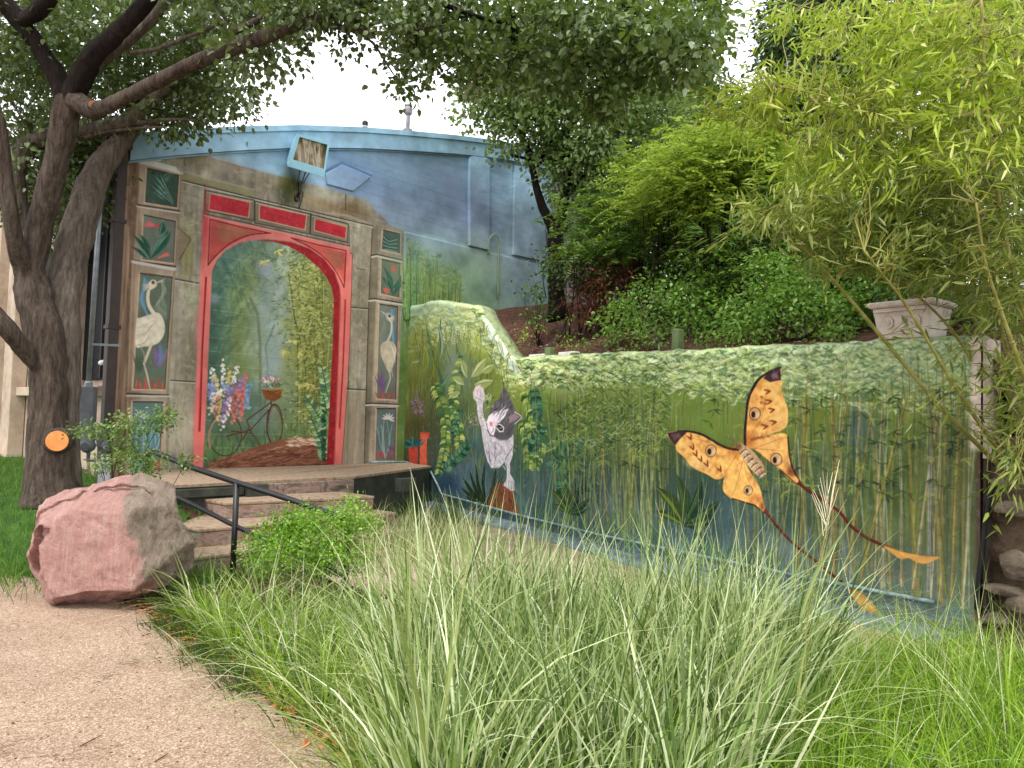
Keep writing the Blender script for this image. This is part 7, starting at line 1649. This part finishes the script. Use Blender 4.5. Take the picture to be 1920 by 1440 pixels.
bamboo_sprays([(1860, 400, 100, 110, 6, 1.6, 120), (1740, 400, 100, 80, 6.2, 1.4, 100), (1620, 420, 90, 60, 6.2, 1.2, 64), (1520, 400, 80, 50, 6.0, 1, 44), (1430, 400, 60, 40, 5.8, .8, 24), (1870, 520, 80, 70, 5.9, 1.2, 66), (1760, 470, 80, 50, 6.0, 1.2, 46), (1640, 470, 70, 36, 6.0, 1, 24), (1900, 660, 45, 80, 5.9, 1, 30), (1905, 780, 30, 60, 5.8, .8, 17), (1820, 620, 30, 30, 5.9, .6, 6), (1730, 610, 30, 20, 5.8, .4, 2), (1560, 470, 60, 30, 5.9, .6, 14), (1890, 860, 30, 36, 5.6, .5, 9), (1790, 740, 40, 30, 5.9, .4, 3)], M_bam2, 16, .035, (.085, .15), CPc, 'foliage')
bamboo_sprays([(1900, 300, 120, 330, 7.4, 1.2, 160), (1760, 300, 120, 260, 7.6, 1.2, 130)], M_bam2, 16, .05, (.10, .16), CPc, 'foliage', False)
bamboo_sprays([(1990, 300, 60, 400, 5.8, 1.6, 90)], M_bam, 14, .04, (.09, .15), CPc, 'foliage', False)

# ---- grasses
def blades(nm, roots, H, Wd, lean, droop, mat, parent=None, loc=None, k=6, val=None, kind=None, spread=1.0, az=None):
    """ribbons that rise and arch over; all arrays per blade"""
    N = len(roots); az = G.uniform(0, 2*math.pi, N) if az is None else az; hd = np.stack([np.cos(az), np.sin(az), 0*az], -1)
    t = np.linspace(0, 1, k+1)[None, :, None]; H_ = H[:, None, None]; ln = lean[:, None, None]; dr = droop[:, None, None]
    P = roots[:, None]+hd[:, None]*(ln*t*H_+dr*t**2.4*H_)+np.array([0, 0, 1.0])*(H_*t*np.sqrt(np.clip(1-ln**2, .1, 1))-dr*.62*H_*t**3.2)
    P += G.normal(0, .012, (N, 1, 3))*t**1.5*H_*2
    tw = G.uniform(0, math.pi, N); sd = np.stack([np.cos(tw), np.sin(tw), 0*tw], -1)
    w = Wd[:, None, None]*.5*np.clip(np.interp(t, [0, .25, .6, 1], [.7, 1, .8, .04]), .04, 1)
    A = P+sd[:, None]*w; B = P-sd[:, None]*w
    V = np.stack([A, B], 2).reshape(N, -1, 3); b = np.arange(N)[:, None, None]*(2*(k+1)); j = (np.arange(k)*2)[None, :, None]
    F = (b+j+np.array([0, 1, 3, 2])[None, None]).reshape(-1, 4)
    if val is None: val = G.random(N)
    o = mesh_obj(nm, V.reshape(-1, 3), F, mat, parent, loc, val=np.repeat(val, 2*(k+1)))
    if kind: o['kind'] = kind
    return o
def clump_roots(cs, n, r):
    cs = np.asarray(cs, float); c = np.repeat(cs, n, 0); a = G.uniform(0, 6.283, len(c)); rr = np.abs(G.normal(0, r, len(c)))
    return np.stack([c[:, 0]+rr*np.cos(a), c[:, 1]+rr*np.sin(a), ground_z(c[:, 0], c[:, 1])-.02], -1), a, rr
M_sw = leaf_mat('switchgrass', [(48, 70, 30), (88, 112, 56), (126, 148, 86), (156, 174, 114), (186, 200, 146), (222, 230, 190)], .5, .3, .3)
M_var = leaf_mat('variegated_grass', [(92, 112, 58), (124, 142, 78), (156, 170, 100), (186, 196, 132), (214, 218, 170), (228, 228, 196)], .5, .3, .3)
M_fr = leaf_mat('fresh_grass', [(70, 104, 34), (100, 136, 50), (130, 162, 74), (160, 186, 104), (190, 208, 140)], .5, .35, .3)
M_lime = leaf_mat('lime_grass', [(70, 108, 16), (96, 138, 22), (122, 162, 34), (148, 184, 48), (176, 204, 84)], .45, .4, .35)
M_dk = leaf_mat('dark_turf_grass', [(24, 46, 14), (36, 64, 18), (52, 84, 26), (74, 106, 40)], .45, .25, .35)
M_lawng = leaf_mat('lawn_grass', [(40, 76, 20), (56, 96, 26), (76, 118, 36), (100, 140, 54)], .5, .3, .3)
# main stand
cs = []
for _ in range(400):
    y = G.uniform(2.5, 4.7); x0 = np.interp(y, [2.4, 3.2, 4.0, 4.8], [-.2, -.36, -.5, -.4]); x1 = np.interp(y, [2.4, 3.2, 4.0, 4.8], [.7, 1.0, 1.5, 1.9]); x = G.uniform(x0, x1)
    if all((x-a)**2+(y-b)**2 > .17**2 for a, b in cs): cs.append((x, y))
    if len(cs) >= 62: break
def stand(nm, cs, n, mat, H, W_, label=None, lean=.16, droop=.30, r=.07, wmax=None):
    R0, a, rr = clump_roots(cs, n, r); N = len(R0); h = G.uniform(H[0], H[1], N)*G.choice([1, .82, .62], N, p=[.4, .35, .25])*np.repeat(G.uniform(.8, 1.12, len(cs)), n)
    az = a+G.normal(0, .5, N)
    o = blades(nm, R0, h, G.uniform(W_[0], W_[1], N), np.clip(lean*G.uniform(.2, 1.9, N)+np.clip(rr, 0, .2)*.8, 0, .6), np.clip(droop*G.uniform(0, 1, N)**1.6*1.6, 0, .95), mat, az=az, loc=(float(R0[:, 0].mean()), float(R0[:, 1].mean()), 0), kind='stuff', k=7)
    return o
near = [c for c in cs if c[1] < 3.6]; far = [c for c in cs if c[1] >= 3.6]
stand('tall_switchgrass', far, 96, M_sw, (.66, 1.30), (.008, .017))
stand('tall_switchgrass', near, 84, M_sw, (.5, 1.05), (.010, .020))
stand('tall_switchgrass', cs[::2], 26, M_var, (.8, 1.36), (.008, .018), lean=.22, droop=.5)
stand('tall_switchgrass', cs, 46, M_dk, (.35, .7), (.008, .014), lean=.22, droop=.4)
stand('tall_switchgrass', cs, 40, M_fr, (.45, .9), (.009, .017), lean=.24, droop=.6)
stand('tall_switchgrass', [(-.75, 4.9), (-.5, 5.2), (-.2, 4.95), (.1, 5.3), (-.9, 5.3), (.4, 5.1), (.8, 5.3), (1.2, 5.2), (1.6, 5.1), (.0, 4.8), (2.0, 5.2)], 60, M_sw, (.6, 1.05), (.007, .014), lean=.2, droop=.5)
# softer arching tufts toward the boulder and path edge
c2 = [(-.92, 4.0), (-1.12, 4.35), (-1.42, 4.75), (-1.75, 5.1), (-2.0, 5.45), (-1.0, 4.6), (-1.3, 5.0), (-1.6, 5.45), (-.75, 4.9), (-1.05, 5.4), (-.8, 4.3), (-1.85, 5.9), (-1.3, 5.9), (-.5, 5.3), (-2.25, 5.85), (-.2, 4.9), (-.1, 5.4)]
stand('arching_grass', c2, 60, M_var, (.45, .85), (.005, .010), lean=.34, droop=.9, r=.08)
stand('arching_grass', c2, 130, M_lime, (.35, .65), (.004, .008), lean=.30, droop=.6, r=.09)
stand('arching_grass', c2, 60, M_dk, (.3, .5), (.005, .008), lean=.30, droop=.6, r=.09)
c3 = [(-.5, 3.2), (-.38, 2.85), (-.62, 3.6), (-.25, 2.6), (-.45, 3.6), (-.65, 4.0)]
stand('arching_grass', c3, 130, M_lime, (.35, .62), (.003, .006), lean=.35, droop=.8, r=.08); stand('arching_grass', c3, 60, M_var, (.4, .8), (.004, .008), lean=.36, droop=.8, r=.08)
# dark tufts on the path edge beside the boulder
c4 = [(-2.45, 5.65), (-2.2, 5.45), (-2.0, 5.15), (-1.85, 4.95), (-1.65, 4.7), (-2.55, 6.0), (-1.45, 4.45), (-2.35, 6.3), (-2.7, 6.5), (-2.1, 5.8)]
stand('dark_turf', c4, 260, M_dk, (.12, .26), (.004, .007), lean=.4, droop=.5, r=.10)
# lime mounds lower right
c5 = [(1.35, 3.6), (1.6, 3.9), (1.25, 3.3), (1.75, 4.1), (1.9, 4.5), (1.05, 2.8), (1.15, 2.55), (1.45, 2.75), (1.75, 2.95), (2.05, 3.2), (1.3, 3.05), (1.65, 3.35), (2.0, 3.6), (2.35, 3.55), (2.35, 4.0), (2.7, 4.2), (2.0, 4.2), (2.5, 4.6), (2.85, 4.8), (1.9, 2.7), (2.25, 3.0), (1.6, 2.5), (2.6, 3.5), (2.9, 3.9), (1.0, 2.35), (2.3, 5.0), (3.2, 4.6), (2.7, 5.2), (3.15, 5.2), (2.0, 4.75)]
stand('lime_grass', c5, 200, M_lime, (.40, .72), (.004, .009), lean=.32, droop=.66, r=.10)
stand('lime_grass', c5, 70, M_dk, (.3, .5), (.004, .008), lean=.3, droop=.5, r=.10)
stand('lime_grass', [(a, b) for a, b in c5 if b > 3.3], 30, M_var, (.6, 1.15), (.003, .006), lean=.3, droop=.4, r=.08)
stand('lime_grass', [(2.9, 5.5), (3.3, 5.7), (3.6, 5.4), (2.5, 5.7), (2.1, 5.6)], 130, M_lime, (.35, .7), (.003, .006), lean=.4, droop=.5, r=.1)
# thin grass at the foot of the platform and in the yard joints
R0 = np.array([WB.pt(G.uniform(1.0, 3.2), 0, G.uniform(.36, .9)) for _ in range(500)]+[on_z(G.uniform(640, 860), G.uniform(985, 1030), 0) for _ in range(700)]); N = len(R0)
blades('thin_grass', R0, G.uniform(.2, .62, N), G.uniform(.004, .007, N), G.uniform(.02, .35, N), G.uniform(0, .4, N), M_dk, kind='stuff', loc=tuple(R0.mean(0)*[1, 1, 0]))
R0 = np.array([on_z(G.uniform(640, 900), G.uniform(1010, 1075), 0) for _ in range(900)]); N = len(R0)
blades('thin_grass', R0, G.uniform(.25, .75, N), G.uniform(.004, .008, N), G.uniform(.02, .35, N), G.uniform(0, .5, N), M_var, kind='stuff', loc=tuple(R0.mean(0)*[1, 1, 0]))
# lawn blades
R0 = np.stack([G.uniform(-8.5, -2.9, 26000), G.uniform(7.05, 12.5, 26000)], -1); R0 = R0[(R0[:, 0]/R0[:, 1] > -.74) & (R0[:, 1] < 10.5-(R0[:, 0]+5)*1.0)]
R0 = np.column_stack([R0, ground_z(R0[:, 0], R0[:, 1])]); N = len(R0)
blades('lawn_grass', R0, G.uniform(.05, .13, N), G.uniform(.004, .008, N), G.uniform(.05, .5, N), G.uniform(0, .5, N), M_lawng, kind='stuff', k=3, loc=tuple(R0.mean(0)*[1, 1, 0]))
R0 = np.array([[-3.6+G.normal(0, .8), 7.2+G.normal(0, .35), 0] for _ in range(2600)]); R0[:, 2] = ground_z(R0[:, 0], R0[:, 1]); N = len(R0)
blades('lawn_grass', R0, G.uniform(.12, .34, N), G.uniform(.004, .008, N), G.uniform(.1, .5, N), G.uniform(.1, .6, N), M_lawng, kind='stuff', k=5, loc=tuple(R0.mean(0)*[1, 1, 0]))
# a feathery seed head standing above the rest
sh = on_z(1520, 1320, 0); sh = at_depth(1515, 1300, 3.25); sh[2] = 0
pm = thing('seed_head', 'pale feathery grass seed head standing tallest before the moth tails', 'grass plume', sh)
m = MB(); top = at_depth(1574, 862, 3.25); b0 = at_depth(1512, 1180, 3.25); m.tube(smooth_open([sh, b0, at_depth(1540, 1040, 3.25), at_depth(1556, 960, 3.25)], 4), .0028, 5); m.build('stalk', M_culm, pm)
M_plume = surf('straw_plume', [(196, 186, 150), (220, 212, 184)], 9, .8)
m = MB(); b1 = at_depth(1552, 985, 3.25)
for i in range(16):
    s_ = at_depth(1546+G.uniform(-3, 6), 1010-i*5, 3.25); e = at_depth(1552+G.uniform(-40, 42)*(1-i/20), 945-i*4.5, 3.25+G.uniform(-.1, .1)); m.tube([s_, (s_+e)/2+G.normal(0, .004, 3), e], [.0018, .0015, .0008], 3, False)
bl_ = smooth_open([at_depth(1500, 1160, 3.2), at_depth(1530, 1075, 3.2), at_depth(1572, 1010, 3.2), at_depth(1612, 952, 3.2)], 4); n_b = len(bl_); ww = np.interp(np.arange(n_b), [0, n_b*.4, n_b-1], [.008, .021, .001])[:, None]*np.array([[.8, .2, .45]]); VB = np.stack([bl_-ww, bl_+[0, .006, 0], bl_+ww], 1).reshape(-1, 3)
mesh_obj('leaf', VB, [(3*i+a, 3*i+a+1, 3*i+a+4, 3*i+a+3) for i in range(n_b-1) for a in (0, 1)], M_sw, pm, smooth=True, val=np.full(len(VB), .62))
m.tube([b1, at_depth(1562, 920, 3.25), top], [.003, .0035, .001], 4); m.build('plume', M_plume, pm)

# ---- clipped green shrub by the steps, and the sapling over the boulder
M_box = leaf_mat('glossy_green_leaves', [(58, 96, 16), (84, 128, 24), (110, 156, 34), (138, 182, 54), (170, 206, 96)], .38, .3, .5)
bush('round_shrub', 'bright green small-leaved shrub growing against the steps', 'shrub', None, (600, 1085, 6.3), [(650, 960, 26, 22, 6.4, .3, 8), (560, 975, 50, 22, 6.5, .5, 18), (520, 1010, 50, 24, 6.5, .5, 20), (600, 1000, 60, 34, 6.3, .5, 30), (670, 990, 30, 26, 6.3, .4, 11), (560, 1040, 80, 34, 6.2, .6, 30), (650, 1040, 50, 34, 6.2, .5, 18), (480, 1040, 30, 20, 6.4, .3, 7)], M_box, 60, .055, (.022, .036), .55, 18, M_barkG, .007, shape=(.35, .75), droop=-.1)
M_sap = leaf_mat('sapling_leaves', [(44, 66, 24), (66, 94, 34), (90, 120, 50), (122, 150, 80), (156, 178, 116)], .42, .3, .45)
bush('sapling', 'sparse small-leaved sapling reaching over the top of the pink boulder', 'sapling', None, (215, 1000, 6.9), [(165, 808, 32, 8, 6.9, .3, 5), (220, 800, 30, 14, 6.9, .3, 5), (262, 790, 40, 12, 6.9, .3, 6), (318, 778, 16, 10, 6.9, .2, 3), (230, 830, 26, 14, 6.9, .3, 4), (240, 850, 30, 14, 6.8, .3, 5), (280, 862, 36, 12, 6.8, .3, 5), (190, 870, 26, 12, 6.8, .3, 4), (270, 885, 16, 14, 6.8, .3, 4), (350, 860, 12, 14, 6.8, .2, 2), (300, 790, 20, 8, 6.9, .2, 2)], M_sap, 46, .05, (.024, .040), .62, 11, M_barkD, .006, shape=(.4, .8))
# fallen leaves and twigs on the path
M_dead = surf('orange_dead_leaf', [(150, 80, 50), (196, 120, 80), (214, 144, 104)], 20, .7)
for k_, (x, y, s_, lab) in enumerate(((320, 1192, .05, 'dry orange leaf on the path edge near the boulder'), (547, 1337, .035, 'curled orange leaf on the soil at the path corner'), (610, 1352, .03, 'small tan leaf under the arching grass at the bottom'), (575, 1395, .045, 'brown leaf on the soil at the bottom edge'), (628, 1396, .04, 'pair of rust leaves under the grass at the bottom edge, right one'), (592, 1376, .03, 'small curled rust leaf above the brown leaf at the bottom'))):
    c = on_z(x, y, .014); a = G.uniform(0, 6.3); s2 = s_*.6
    q = [(-s_, 0, 0), (-s_*.3, s2*.6, .012), (s_*.4, s2*.5, .018), (s_, 0, .004), (s_*.4, -s2*.6, .014), (-s_*.3, -s2*.5, .006)]
    V = np.array([(x_*math.cos(a)-y_*math.sin(a), x_*math.sin(a)+y_*math.cos(a), z_) for x_, y_, z_ in q])+c
    V = np.vstack([V, V-[0, 0, .003]]); F = [(0, 1, 2, 3), (0, 3, 4, 5), (9, 8, 7, 6), (11, 10, 9, 6)]+[(i, i+6, (i+1) % 6+6, (i+1) % 6) for i in range(6)]
    setp(mesh_obj('fallen_leaf', V, F, M_dead, loc=c), lab, 'leaf', 'dry leaves along the path edge')
M_twig = surf('dark_twig', [(60, 36, 28), (96, 60, 46)], 20, .8)
for x0, y0, x1, y1, lab in ((150, 1399, 190, 1378, 'long thin twig lying on the path'), (266, 1192, 284, 1188, 'short dark twig on the path near the grass'), (290, 1428, 316, 1412, 'twig at the bottom edge of the path'), (258, 1170, 290, 1168, 'twig beside the path edge below the boulder')):
    a, b = on_z(x0, y0, .018), on_z(x1, y1, .018); m = MB(); m.tube([a, (a+b)/2+[.01, .01, .004], b], [.0025, .003, .001], 6); setp(m.build('twig', M_twig, loc=a, smooth=True), lab, 'twig', 'twigs on the path')
def edgept():
    i = G.integers(20, len(pe)-6); q = pe[i]; return np.array([q[0]+abs(G.normal(0, .12))-.02, q[1]+G.normal(0, .05)+.03, .014])
debris('leaf_litter', 700, edgept, M_dead, (.008, .026)); debris('leaf_litter', 900, edgept, M_twig, (.006, .02))
def pathpt():
    return np.array([*on_z(G.uniform(0, 560), G.uniform(1150, 1439), .014)])
debris('path_grit', 160, pathpt, M_twig, (.003, .009))
print('script seconds', round(time.time()-T0, 1), 'tris', sum(len(o.data.polygons)*2 for o in bpy.data.objects if o.type == 'MESH'))
